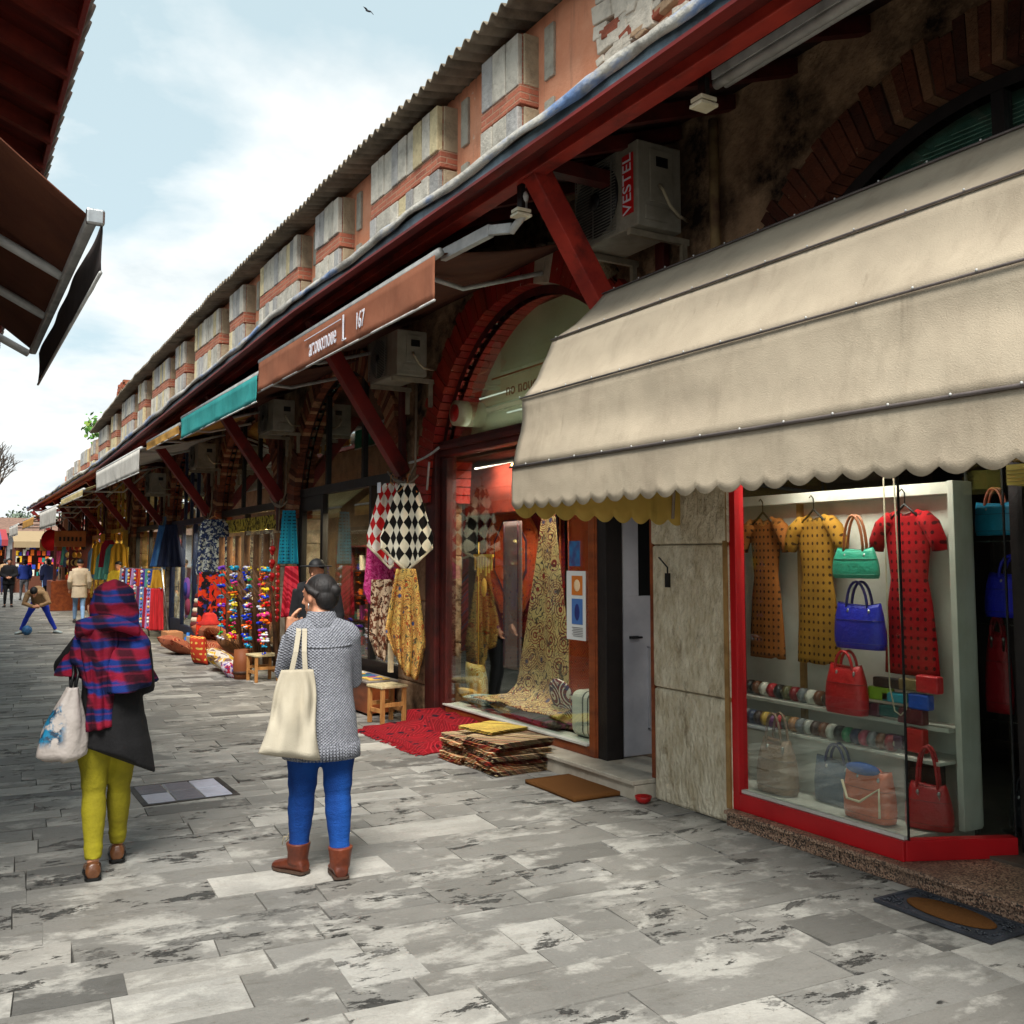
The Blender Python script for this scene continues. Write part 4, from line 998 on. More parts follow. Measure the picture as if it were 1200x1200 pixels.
dress('mustard yellow dotted knit dress beside the green handbag', 4.66, textile_mat('mustard_dots', C(168,120,42), 'dotsy', [C(60,36,14)], 24), w=.16, seed=2)
dress('bright red short sleeved knit dress near the glass corner', 3.94, textile_mat('red_dots', C(164,20,28), 'dotsy', [C(70,10,14)], 22), w=.165, seed=3)
def handbag(name, label, c, wd, h, dp, colr, hz, taper=.85, yaw=R(90), hc=None, gloss=True, flap=None, extra=None):
    """soft bag: body widening to the base, two strap handles"""
    t = thing(name, label, 'handbag', c); wx, wy = math.cos(yaw), math.sin(yaw); nx, ny = -wy, wx; m = MB(); rs = []
    for i in range(9):
        f = i/8; z = c[2]+h*(1-f); k = taper+(1-taper)*math.sin(min(1,f*1.3)*PI/2); d = dp*(.35+.65*math.sin(min(1,f*1.5+.05)*PI/2))
        if i == 8: k *= .96; d *= .9
        ring = []
        for j in range(20):
            a = 2*PI*j/20; sx = math.copysign(abs(math.cos(a))**.55, math.cos(a)); sy = math.copysign(abs(math.sin(a))**.7, math.sin(a))
            q = 1+.03*mnoise.noise((a*1.5,f*3,c[1]*9)); sag = .02*(1-sx*sx) if i == 0 else 0
            ring.append((c[0]+wx*sx*wd/2*k*q+nx*sy*d/2, c[1]+wy*sx*wd/2*k*q+ny*sy*d/2, z-sag))
        rs.append(ring)
    m.rings(rs, True, colr); m.build('body', GLOSSY if gloss else CLOTHC, t)
    m = MB(); m.rings([[(p[0],p[1],p[2]+dz) for p in r] for r, dz in ((rs[0],-.012),(rs[0],.004))], False, tuple([v*.55 for v in colr[:3]]+[1])); m.build('rim', GLOSSY, t)
    hc = hc or colr
    for s in (-1, 1):
        m = MB(); pts = []
        for i in range(13):
            a = PI*i/12; u = math.cos(a)*wd*.22; v = math.sin(a)*hz
            pts.append((c[0]+wx*u+nx*s*dp*.2, c[1]+wy*u+ny*s*dp*.2, c[2]+h-.04+v))
        m.tube(pts, .009, 6, hc); m.build('handle', GLOSSY, t)
    f0 = [Vector(p) for p in rs[2]]; q0 = [Vector(p) for p in rs[5]]; dk = tuple([v*.5 for v in colr[:3]]+[1])
    vd = Vector((-.8,-.5,0)).normalized(); idx = sorted(range(20), key=lambda j: -((f0[j]-Vector((c[0],c[1],f0[j].z))).dot(vd)))[:5]
    m = MB(); m.tube([Vector(p)+vd*.002 for p in rs[3]]+[Vector(rs[3][0])+vd*.002], .0022, 4, dk); m.tube([Vector(p)+vd*.001 for p in rs[7]]+[Vector(rs[7][0])+vd*.001], .002, 4, dk); m.build('seam', GLOSSY, t)
    m = MB()
    for s in (-1, 1):
        p = Vector((c[0]+wx*wd*.22*s, c[1]+wy*wd*.22*s, c[2]+h-.05))+vd*dp*.34; m.ell(p, (.010,.010,.014), 8, 6); m.box(p.x-.004, p.x+.004, p.y-.007, p.y+.007, p.z-.07, p.z)
    m.build('strap_fitting', CHROME if gloss else GLOSSY, t)
    if extra: extra(t)
    return t
GB = C(52,168,138)
handbag('handbag', 'sea green handbag with tan handles hanging over the mustard dress', (4.92,4.22,1.60), .34, .19, .09, GB, .24, .8, hc=C(150,84,44))
handbag('handbag', 'royal blue shoulder bag hanging below the green one', (4.92,4.20,1.17), .36, .28, .12, C(30,44,180), .17, .9, hc=C(24,34,120))
handbag('tote_bag', 'bright red tote hanging above the wallets', (4.88,4.28,.77), .30, .30, .12, C(196,26,34), .12, .78)
handbag('tote_bag', 'taupe leather tote at the left foot of the window', (4.76,4.76,.215), .30, .34, .16, C(142,112,88), .2, .72)
handbag('handbag', 'slate blue handbag with navy handles behind the orange one', (4.86,4.35,.215), .34, .27, .12, C(70,88,110), .13, .95, hc=C(22,34,90))
def pocket(t):
    m = MB(); m.ell((4.70,4.02,.50),(.05,.12,.035),14,8,C(48,84,150)); m.build('scarf', CLOTHC, t)
    m = MB(); m.tube([(4.66,4.14,.42),(4.63,4.08,.33),(4.62,3.98,.33),(4.64,3.86,.42),(4.64,3.86,.26)], .008, 6, C(226,206,170)); m.build('strap', GLOSSY, t)
handbag('handbag', 'orange handbag with cream piping and a blue scarf on top', (4.73,4.0,.215), .33, .29, .15, C(214,98,56), .04, .92, extra=pocket)
handbag('handbag', 'glossy crimson patent handbag in the glass corner', (4.86,3.70,.215), .26, .25, .12, C(170,16,26), .24, .72, yaw=R(110))
handbag('handbag', 'teal handbag built for a reflection behind the red window post', (4.8,5.22,1.62), .22, .2, .08, C(30,130,110), .12)  # these three bags stand in for reflections at the pane's edge
handbag('handbag', 'navy bag built for a reflection low behind the red window post', (4.8,5.22,1.16), .22, .26, .08, C(24,30,80), .12)
handbag('handbag', 'dull red bag built for a reflection low behind the red window post', (4.8,5.25,.80), .28, .22, .08, C(140,24,34), .12)
# loop of chain hanging in the pane
m = MB(); m.tube([(4.72,3.83,2.2),(4.72,3.83,1.0),(4.72,3.80,.86),(4.72,3.76,.84),(4.72,3.72,.88),(4.72,3.73,1.1),(4.72,3.76,2.2)], .004, 6); tag(m.build('pull_cord', CREAM), 'thin pale pull cord looped in front of the red dress', 'cord')
# rolled belts in two rows
bc = [('white',(220,214,200)),('black',(26,24,26)),('dark red',(130,20,30)),('olive',(90,84,50)),('brown',(110,66,40)),('grey',(120,120,122)),('red',(180,30,40)),('tan',(170,120,76)),('green',(40,140,90)),('purple',(120,60,110)),('yellow',(200,160,60)),('pink',(190,80,100)),('pale grey',(176,172,164)),('navy',(36,44,80)),('chocolate',(70,44,34))]
def belt(x, y, z, c, nm, row):
    m = MB(); r = .048
    for q, w in ((r,.034),(r*.72,.03),(r*.44,.026)):
        m.tube([(x,y-w*.5,z+r),(x,y+w*.5,z+r)], q, 18, tuple([v*(1 if q == r else .5) for v in C(*c)[:3]]+[1]), ref=(0,0,1))
    m.tube([(x-.005,y-.02,z+r),(x-.005,y-.026,z+r)], .016, 8, C(160,150,130), ref=(0,0,1))
    return tag(m.build('rolled_belt', GLOSSY), 'rolled %s leather belt in the %s row of belts on the white shelf' % (nm, row), 'belt', 'rolled belts on the shelves')
rr = random.Random(4); order = [1,4,0,6,1,3,2,5,0,4,14,13]
for i, q in enumerate(order): belt(5.06-.004*i, 5.30-.075*i, .762, bc[q][1], bc[q][0], 'upper')
order = [10,3,5,13,14,10,9,6,3,7,5,12,14,4,0,1,8,13,11,5,4,2]
for i, q in enumerate(order[:22]): belt(4.93, 5.34-.064*i, .582, bc[q][1], bc[q][0], 'lower')
# wallets and purses
def purse(label, y, z, w, h, c, tilt=0, x=4.95):
    t = MB(); t.obox((x,y,z+h/2), (.03,0,.0), Vector((0,math.cos(tilt),math.sin(tilt)))*w/2, Vector((0,-math.sin(tilt),math.cos(tilt)))*h/2, c)
    o = t.build('purse', GLOSSY, bevel=.012); o.modifiers['Bevel'].segments = 3; return tag(o, label, 'purse', 'purses beside the belts')
for a in (('red patent purse on top of the purse pile',3.74,.95,.15,.10,C(196,24,34)),('blue zipped purse just under the red patent one',3.80,.85,.14,.09,C(30,80,180)),('turquoise purse at the left of the blue one',3.98,.87,.16,.06,C(20,150,170)),('lime green purse at the left end of the pile',4.08,.87,.16,.08,C(130,170,40)),
          ('black purse above the turquoise one',4.02,.95,.2,.06,C(30,28,30)),('khaki purse with dark edging beside the black one',3.87,.95,.13,.07,C(130,110,70)),('dark green purse low in the middle',4.0,.78,.16,.07,C(20,84,80)),
          ('maroon patterned purse under the blue one',3.86,.76,.18,.09,C(90,24,34)),('plum purse at the lower left of the pile',4.14,.77,.13,.08,C(84,24,44)),('scarlet purse standing on the lower shelf',3.84,.60,.13,.14,C(190,30,30)),('big black purse at the end of the belts',3.78,.42,.22,.14,C(22,20,22)),('dark purple purse at the left of the scarlet one',3.98,.60,.12,.08,C(70,30,60))):
    purse(a[0], *a[1:])
# bags behind the dark entrance glass
handbag('handbag', 'turquoise tote on the top glass shelf of the dark entrance', (5.42,3.72-.12,1.86), .26, .2, .1, C(40,150,190), .12, .95, hc=C(150,70,40))
handbag('handbag', 'large royal blue bag with silver tag in the dark entrance', (5.42,3.60-.1,1.38), .36, .26, .14, C(40,44,190), .14, .85)
handbag('handbag', 'red handbag at the right edge of the dark entrance', (5.5,3.22,1.46), .22, .28, .12, C(170,24,34), .14, .8)
handbag('shopping_bag', 'long dark red bag hanging low in the dark entrance', (5.42,3.62,.82), .17, .48, .07, C(150,16,28), .12, .6)
handbag('handbag', 'black bag on the floor of the dark entrance', (5.45,3.5,.16), .2, .24, .1, C(24,26,30), .12, .8)
t = thing('glass_rack', 'chrome and glass rack in the dark entrance', 'rack', (5.5,3.4,.12))
for z in (1.83, 1.35, .8): m = MB(); m.box(5.3,5.7,3.0,3.85,z-.012,z-.004); m.build('shelf', GLASS, t)
for y in (3.72, 3.38, 3.05): m = MB(); m.tube([(5.32,y,.12),(5.32,y,2.4)], .010, 8); m.build('post', CHROME, t)
for i, (c, lb) in enumerate(((C(150,120,70),'tan cardboard box on the top shelf, upper of two'),(C(196,176,90),'cream striped box on the top shelf, lower of two'))):
    m = MB(); m.box(5.0,5.25,2.75,3.25,2.12+.13*(1-i),2.12+.13*(1-i)+.11,c)
    for j in range(4): m.box(4.992,5.0,2.75,3.25,2.135+.13*(1-i)+.02*j,2.139+.13*(1-i)+.02*j,tuple([v*.5 for v in c[:3]]+[1]))
    tag(m.build('storage_box', GOODS), lb, 'box')

# ------------------------------------------------------------------ carpets and cushions in the carpet shop window
CR = textile_mat('red_medallion_rug', C(136,16,18), 'carpet', [C(160,34,24), C(50,18,34), C(190,110,50)], 11)
CR2 = textile_mat('fine_red_rug', C(176,40,20), 'carpet', [C(120,20,20), C(214,120,50), C(60,30,50)], 16)
SUZ = textile_mat('cream_suzani', C(204,178,124), 'suzani', [C(52,44,50), C(130,36,34), C(70,64,100)], 13)
RUN = textile_mat('grey_runner', C(120,112,116), 'carpet', [C(60,64,96), C(150,80,60), C(180,170,150)], 13)
def rug(name, label, x, y0, y1, z0, z1, mt, wav=.02, tilt=0, border=None):
    t = thing(name, label, 'rug', (x,(y0+y1)/2,z1)); m = MB()
    m.grid(24, 24, lambda u, v: (x+tilt*(1-v)+wav*mnoise.noise((u*3,v*3,y0)), y0+(y1-y0)*u, z1+(z0-z1)*v)); m.build('pile', mt, t, solid=.012)
    if border:
        for k_, (d, c) in enumerate(border):
            m = MB(); q = .03+.05*k_; xx = x-.02-.0
            m.grid(1, 12, lambda u, v: (xx+tilt*(1-v), y0+q+d*u, z1-q+(z0-z1+2*q)*v)); m.grid(1, 12, lambda u, v: (xx+tilt*(1-v), y1-q-d*u, z1-q+(z0-z1+2*q)*v))
            m.build('border', c, t, solid=.004)
    return t
OR = mat('orange_border', C(196,96,36), C(150,54,24), .9, 20); NV = mat('navy_border', C(40,34,60), C(90,30,34), .9, 20)
t = rug('hanging_rug', 'large red medallion rug hung behind the carpet shop glass', 5.3, 8.1, 10.2, .9, 2.75, CR, border=((.03,OR),(.05,NV)))
m = MB()
def rh(r, mtl, off):
    m = MB(); m.prism([(9.1+r*math.cos(a+PI/8)*.9, 1.75+r*math.sin(a+PI/8)) for a in [2*PI*i/8 for i in range(8)]], 'x', 5.27-off, 5.275-off); m.build('medallion', mtl, t)
rh(.66, OR, 0); rh(.62, CR2, .006); rh(.42, NV, .012); rh(.38, CR2, .018)
rug('runner', 'narrow grey and cream woven runner hung in front of the red rug', 5.0, 8.42, 8.78, .62, 2.1, RUN, .01, border=((.02,NV),))
rug('hanging_rug', 'finely patterned red rug hung beside the door frame', 4.82, 6.72, 7.3, .45, 2.6, CR2, .01, border=((.02,OR),))
rug('hanging_rug', 'orange brown rug draped across the top of the carpet shop window', 5.15, 7.5, 10, 2.2, 2.76, textile_mat('orange_rug', C(140,44,26), 'carpet', [C(96,24,22), C(60,40,40), C(190,120,60)], 14), .03)
# draped cream suzani: narrow at top, fanning onto the display floor
t = thing('suzani', 'cream embroidered cloth fanning down from a narrow top to the display floor', 'textile', (4.9,7.9,1)); m = MB()
def sz(u, v):
    s = 2*u-1; z = 2.55-2.3*v; h = .05+.50*v**1.25+(.35*max(0,v-.88)*4); x = 5.05-.12*v+.05*math.sin(s*5)*v*.5
    if v > .9: x -= (v-.9)*3.5; z = 2.55-2.3*.93-(v-.9)*.12*3
    return (x, 7.98+s*h-.1*v, z+.012*mnoise.noise((s*4,v*4,1)))
m.grid(30, 50, sz); m.build('cloth', SUZ, t, solid=.01)
def cushion(label, c, r, mt, rot=(0,0,0), group='cushions of the carpet shop'):
    m = MB(); n = 16; Mx = Matrix.Rotation(rot[2],3,'Z') @ Matrix.Rotation(rot[1],3,'Y') @ Matrix.Rotation(rot[0],3,'X'); c = Vector(c)
    for sg in (-1, 1):
        def fn(u, v):
            a, b = 2*u-1, 2*v-1; e = max(0,(1-a*a)*(1-b*b))**.35
            pin = 1-.08*(abs(a*b)<.0)-.07*(1-a*a)*abs(b)**3-.07*(1-b*b)*abs(a)**3
            return c+Mx @ Vector((sg*e*r[0]*(1+.1*mnoise.noise((a*2,b*2,c[1]))), a*r[1]*pin, b*r[2]*pin))
        m.grid(n, n, fn)
    o = m.build('cushion', mt); return tag(o, label, 'cushion', group)
cushion('yellow floral cushion standing at the left end of the carpet shop window', (4.98,9.32,.42), (.07,.2,.2), textile_mat('yellow_floral', C(206,178,100), 'suzani', [C(190,130,40), C(220,210,160), C(150,60,30)], 18), (0,R(-8),0))
cushion('second yellow cushion with brown border lying below the first', (4.85,9.15,.28), (.06,.18,.14), textile_mat('amber_check', C(196,140,50), 'carpet', [C(140,60,24), C(216,190,120), C(90,40,20)], 18), (0,R(-50),0))
cushion('green and white floral cushion lying flat in the window', (4.84,8.75,.30), (.06,.22,.2), textile_mat('green_floral', C(196,200,184), 'suzani', [C(30,80,70), C(60,110,150), C(150,170,60)], 20), (0,R(-80),R(10)))
cushion('orange and cream floral cushion next to the green one', (4.80,8.2,.29), (.055,.24,.18), textile_mat('orange_floral', C(206,186,150), 'suzani', [C(170,80,40), C(190,140,40), C(90,70,60)], 18), (0,R(-82),R(-8)))
cushion('grey brown folded throw with pink stripe lying in the window', (4.78,7.6,.28), (.06,.4,.17), textile_mat('grey_pink_throw', C(96,84,80), 'stripes', [C(110,96,90), C(150,80,110), C(80,70,66)], 3), (0,R(-84),0))
cushion('maroon patterned bolster behind the round cushion', (5.0,7.2,.42), (.1,.3,.17), textile_mat('maroon_kilim', C(120,34,44), 'carpet', [C(60,40,80), C(190,130,90), C(150,60,40)], 14), (0,R(-15),0))
# round cushion and striped poufs
m = MB(); rt_ = Matrix.Rotation(R(-25),3,'Y')
m.ell((4.86,7.42,.46), (.06,.22,.22), 28, 12, rot=rt_); o = m.build('round_cushion', None or NT('rings').m if False else textile_mat('round_cushion_cloth', C(120,40,50), 'suzani', [C(50,44,90), C(220,210,196), C(60,60,120)], 9)); tag(o, 'round cushion with blue centre and white ring against the bolster', 'cushion', 'cushions of the carpet shop')
STW = NT('white_grey_stripes'); v = STW.co(); yy = STW.sep(v)[1]; w_ = STW.th(STW.math('ABSOLUTE', STW.math('SUBTRACT', yy, 6.82)), .045, .05); w2 = STW.th(STW.math('ABSOLUTE', STW.math('SUBTRACT', yy, 6.82)), .028, .024)
STWM = STW.bsdf(STW.mix(STW.math('ADD', w_, w2), C(60,58,56), C(206,202,188)), .9, STW.noise(v, 100), .003)
m = MB(); m.box(4.66,4.9,6.66,7.06,.24,.62); o = m.build('pouf', STWM, bevel=.07); o.modifiers['Bevel'].segments = 5; tag(o, 'white pouf with dark stripes at the right end of the window', 'pouf')
cushion('white patterned cushion behind the striped pouf', (4.98,6.85,.72), (.07,.14,.13), textile_mat('white_dots', C(206,204,196), 'blotch', [C(120,120,120), C(90,90,96)], 30))
# posters on the glass
for (y0,y1,z0,z1,lb,cols) in ((6.78,6.94,1.66,1.87,'small blue poster stuck on the carpet shop glass',[(40,110,160),(60,60,110)]),(6.70,6.98,1.05,1.62,'tall white poster with an orange and a blue picture on the carpet shop glass',[(206,208,206)])):
    t = thing('poster', lb, 'poster', (4.58,y0,z0)); m = MB(); m.box(4.588,4.592,y0,y1,z0,z1); m.build('sheet', mat('poster_paper' if z0 < 1.5 else 'poster_blue', C(*cols[0]), C(*cols[-1]), .6, 12), t)
    if z0 < 1.5:
        m = MB(); m.box(4.585,4.587,6.74,6.90,1.42,1.58,C(196,110,40)); m.box(4.585,4.587,6.74,6.90,1.18,1.39,C(70,110,170)); m.ell((4.585,6.82,1.28),(.002,.04,.07),10,6,C(40,50,110)); m.ell((4.585,6.82,1.50),(.002,.05,.05),10,6,C(230,200,160)); m.build('picture', GOODS, t)
        m = MB()
        for i in range(6): m.box(4.585,4.587,6.74,6.88+.02*(i % 2),1.08+i*.014,1.084+i*.014); 
        m.build('text_lines', mat('print_grey', C(90,90,90)), t)
# hanging yellow beaded ornament
m = MB(); m.tube([(5.0,9.32,1.9),(5.0,9.32,.6)], .006, 5, C(190,150,60)); m.box(4.99,5.01,9.0,9.42,1.74,1.77,C(196,156,60))
for i in range(7): m.box(4.995,5.005,9.02+i*.06,9.05+i*.06,1.6-.03*(i % 3),1.74,C(200,166,80))
m.ell((5.0,9.2,1.42),(.02,.06,.1),10,6,C(196,150,70)); tag(m.build('beaded_ornament', CLOTHC), 'yellow beaded hanging ornament in front of the big red rug', 'ornament')
# small lit spots
def bulb(label, p, st=14, r=.022):
    t = thing('spot_lamp', label, 'lamp', p, 'lit spot lamps'); m = MB(); m.ell(p, (r,r,r), 10, 6); m.build('bulb', BULB, t)
    m = MB(); m.tube([(p[0],p[1],p[2]+.015),(p[0],p[1],p[2]+.09)], .014, 8); m.build('socket', CHROME, t)
BULB = emis('warm_bulb', (1,.55,.2,1), 14)
bulb('lit warm spot lamp at the left under the carpet shop ceiling', (4.95,8.5,2.66)); bulb('lit warm spot lamp at the right under the carpet shop ceiling', (4.95,8.05,2.68))
for (a_, b_, lb) in (((4.652,8.66,3.33),(4.652,8.02,3.33),'upper glowing streak for a tube lamp reflected in the carpet shop arch'),((4.652,8.1,3.12),(4.652,7.3,3.12),'lower glowing streak for a tube lamp reflected in the carpet shop arch')):
    m = MB(); m.tube([a_, b_], .008, 8); tag(m.build('tube_lamp', emis('tube_reflection_glow', (.95,1,.9,1), .55)), lb, 'lamp')  # glowing strips modelled in place of tube lamp reflections
m = MB(); m.tube([(4.80,3.75,2.46),(4.80,4.85,2.46)], .018, 10); tag(m.build('tube_lamp', emis('tube_glow', (1,.96,.9,1), 8)), 'lit tube lamp under the ceiling of the red framed display window', 'lamp')
m = MB(); m.tube([(4.9,9.2,2.68),(4.9,7.6,2.72)], .02, 8); tag(m.build('lamp_rail', ALU), 'silver lamp rail under the carpet shop ceiling', 'lamp rail')
for i in range(5): bulb('lit warm spot lamp, number %s in the row behind the dark framed window' % ('one','two','three','four','five')[i], (4.95,11.35-.38*i,2.48))

# ------------------------------------------------------------------ rugs on the pavement
SHAG = textile_mat('red_shag', C(126,10,22), 'carpet', [C(76,8,18), C(166,34,44), C(40,16,34)], 8, bumps=.02)
t = thing('red_rug', 'crumpled red patterned rug spilling over the pavement by the carpet shop', 'rug', (4.1,8.7,0))
def rg(u, v):
    x = 3.72+.85*u; y = 7.95+1.5*v+.45*u*(1-v)*.6
    z = .03+.05*max(0,mnoise.noise((u*4,v*5,2)))+.09*max(0,math.sin(v*9+u*3))*u+.09*u*u*(.5+.5*mnoise.noise((u*3,v*6,7)))
    if u > .60: z = max(z, .158)+.012*math.sin(v*22)
    if u < .04 or v < .02: z = .008
    return (x+.04*mnoise.noise((u*3,v*4,9)), y+.04*mnoise.noise((u*4,v*3,5)), z)
m = MB(); m.grid(60, 90, rg); m.build('pile', SHAG, t, solid=.014)
m = MB(); rr = random.Random(2)
for i in range(160):
    v = rr.random(); p = rg(0, v); m.tube([(p[0]+.01,p[1],.016),(p[0]-.05-.03*rr.random(),p[1]+rr.uniform(-.02,.02),.006)], .003, 4)
m.build('fringe', SHAG, t)
def kilim(label, c, w, d, yaw, mt, th_=.026, seed=1):
    """a rug folded in three: rounded folds towards the street"""
    m = MB(); pr = [(-.5,0)]; n = 6
    path = []
    for i in range(3):
        zc = th_*(.17+.33*i)
    secs = []
    m.grid(2,2,lambda u,v:(0,0,0)) if False else None
    for layer in range(3):
        z = layer*th_/3
        def fn(u, v, z=z, layer=layer):
            a = 2*PI*v; xx = (u-.5)
            sx = math.copysign(abs(math.cos(a))**.35, math.cos(a))
            return (sx*w/2*(1+.03*mnoise.noise((u*4,layer*3+seed,a*.5))), xx*d*(1+.02*math.sin(layer*5+seed)), z+th_/6+math.sin(a)*th_/6+.006*mnoise.noise((xx*5,sx*3,seed)))
        nu, nv = 16, 24; m.grid(nu, nv, fn)
    o = m.build('folded_kilim', mt); o.location = c; o.rotation_euler = (0,0,yaw)
    return tag(o, label, 'folded rug', 'folded kilims stacked on the pavement')
def kmat(nm, cols, sc_=9): return textile_mat(nm, cols[0], 'stripes', cols[1:], sc_, bumps=.006)
kms = [kmat('kilim_sand', [C(206,170,110), C(90,50,34), C(200,90,40), C(214,196,150), C(60,40,34), C(180,120,60)]), kmat('kilim_red', [C(156,70,46), C(206,170,110), C(60,34,30), C(200,180,140), C(150,40,30)]), kmat('kilim_brown', [C(150,110,76), C(206,184,140), C(150,50,34), C(60,44,40), C(196,130,70)])]
nm3 = ('sand striped', 'red striped', 'brown striped'); pos3 = ('bottom','second','third','fourth','fifth','sixth','topmost')
z = .004
for i in range(7): kilim('%s folded kilim, %s of the near stack' % (nm3[(i*2+1) % 3], pos3[i]), (4.14+random.uniform(-.02,.02),7.18+random.uniform(-.02,.02),z), .56, .52, R(random.uniform(-6,6)), kms[(i*2+1) % 3], .034, i); z += .036
z = .004
for i in range(6): kilim('%s folded kilim, %s of the far stack' % (nm3[(i+2) % 3], pos3[i] if i < 5 else 'topmost'), (4.08+random.uniform(-.02,.02),7.62+random.uniform(-.02,.02),z), .52, .40, R(random.uniform(-8,8)+4), kms[(i+2) % 3], .034, i+9); z += .036
kilim('pale green and yellow striped kilim lying loose across both stacks', (4.16,7.48,.262), .42, .44, R(12), kmat('kilim_lime', [C(206,200,140), C(130,60,40), C(220,190,90), C(70,54,40)], 14), .03, 30)
cm = NT('coir'); v = cm.co(); cmm = cm.bsdf(cm.mix(cm.noise(v, 180, 4, .7), C(156,104,56), C(74,46,24)), .98, cm.noise(v, 260, 4, .8), .02, spec=.1)
m = MB(); m.grid(20, 14, lambda u, v: (3.95+.44*u, 5.92+.68*v, .018+.003*mnoise.noise((u*3,v*3,2)))); tag(m.build('doormat', cmm, solid=.03), 'plain brown coir doormat in front of the carpet shop step', 'doormat')
t = thing('rubber_doormat', 'black rubber doormat with an oval coir centre in front of the granite step', 'doormat', (4.3,3.15,0))
m = MB(); m.box(4.12,4.44,2.84,3.48,.003,.014); m.build('base', mat('black_rubber', C(52,56,64), C(36,38,44), .55, 10, .004, 40), t, .006)
m = MB(); m.box(4.12,4.44,2.84,2.86,.012,.022); m.box(4.12,4.44,3.46,3.48,.012,.022); m.box(4.12,4.14,2.86,3.46,.012,.022); m.box(4.42,4.44,2.86,3.46,.012,.022)
rr = random.Random(6)
for i in range(260):
    a = rr.random()*2*PI; x, y = 4.28+rr.uniform(-.13,.13), 3.16+rr.uniform(-.29,.29)
    if ((x-4.28)/.118)**2+((y-3.16)/.25)**2 < 1.12: continue
    m.tube([(x,y,.018),(x+.012*math.cos(a),y+.012*math.sin(a),.021),(x+.016*math.cos(a+1),y+.022*math.sin(a+1),.018)], .004, 5)
m.build('relief', mat('black_rubber', C(1,1,1)), t)
m = MB(); m.lathe((0,0,0), [(.001,.0),(.98,.0),(1,.003),(.97,.008),(.001,.009)], 40); m.v = [(4.28+p[0]*.105, 3.16+p[1]*.235, .016+p[2]) for p in m.v]; m.build('coir_oval', cmm, t)
m = MB(); m.lathe((4.36,5.66,.0), [(.03,.002),(.05,.02),(.062,.05),(.058,.052),(.045,.02),(.02,.012)], 20); tag(m.build('bowl', mat('red_bowl', C(170,24,24), C(120,14,16), .35)), 'small red bowl on the ground at the end of the marble step', 'bowl')

# ------------------------------------------------------------------ stools, crates and wares along the front
def stool(label, x, y, w, d, h, yaw, mt, top):
    t = thing('stool', label, 'stool', (x,y,0)); t.rotation_euler = (0,0,yaw)
    def P(): return MB()
    for sx in (-1,1):
        for sy in (-1,1):
            m = P(); m.box(sx*w/2-.02, sx*w/2+.02, sy*d/2-.02, sy*d/2+.02, 0, h-.03); o = m.build('leg', mt, t, .004); o.location = (0,0,0)
    m = P(); m.box(-w/2+.02, w/2-.02, -d/2-.012, -d/2+.012, h*.45, h*.45+.04); m.box(-w/2+.02, w/2-.02, d/2-.012, d/2+.012, h*.45, h*.45+.04); m.box(-w/2-.012,-w/2+.012,-d/2+.02,d/2-.02,h*.3,h*.3+.04); m.box(w/2-.012,w/2+.012,-d/2+.02,d/2-.02,h*.3,h*.3+.04); o = m.build('stretcher', mt, t); o.location = (0,0,0)
    m = P(); m.box(-w/2-.03, w/2+.03, -d/2-.03, d/2+.03, h-.03, h); o = m.build('seat', top, t, .008); o.location = (0,0,0)
    return t
SEAT = mat('rush_seat', C(206,190,150), C(170,150,110), .9, 30, .004, 80)
stool('small pine stool with pale rush seat at the foot of the pillar', 4.14, 9.76, .26, .26, .40, R(8), WOODL, SEAT)
stool('low pine stool beside the brown barrel among the cushions', 4.02, 13.95, .32, .32, .38, R(5), WOODL, SEAT)
t = thing('display_chest', 'low wooden chest with magazines laid on top under the shop window', 'chest', (4.2,11,0))
m = MB(); m.box(4.1,4.42,10.2,12.3,.03,.36); m.build('body', WOODO, t, .006); m = MB(); m.box(4.07,4.45,10.16,12.34,.362,.385); m.build('top', mat('chest_top', C(150,140,130), C(110,100,96), .6), t, .004)
rr = random.Random(3)
for i in range(12):
    m = MB(); y = 10.2+.17*i; a = rr.uniform(-.2,.2); c = rr.choice([C(60,100,170),C(214,206,196),C(200,60,50),C(40,60,120),C(220,180,90),C(210,210,216)])
    m.obox((4.25,y+.08,.392), (.12*math.cos(a),.12*math.sin(a),0), (-.07*math.sin(a),.07*math.cos(a),0), (0,0,.005), c)
    m.obox((4.25,y+.08,.399), (.05*math.cos(a),.05*math.sin(a),0), (-.04*math.sin(a),.04*math.cos(a),0), (0,0,.001), rr.choice(palM)); tag(m.build('magazine', GOODS), 'magazine lying on the low wooden chest', 'magazine', 'magazines on the chest')
m = MB(); m.lathe((3.82,14.3,0), [(.11,0),(.13,.1),(.135,.2),(.12,.42),(.11,.42),(.11,.38)], 18, C(120,66,34)); m.lathe((3.82,14.3,0), [(.136,.08),(.14,.1),(.136,.12)], 18, C(60,40,30)); tag(m.build('barrel', GOODS), 'small brown wooden barrel beside the low pine stool', 'barrel')
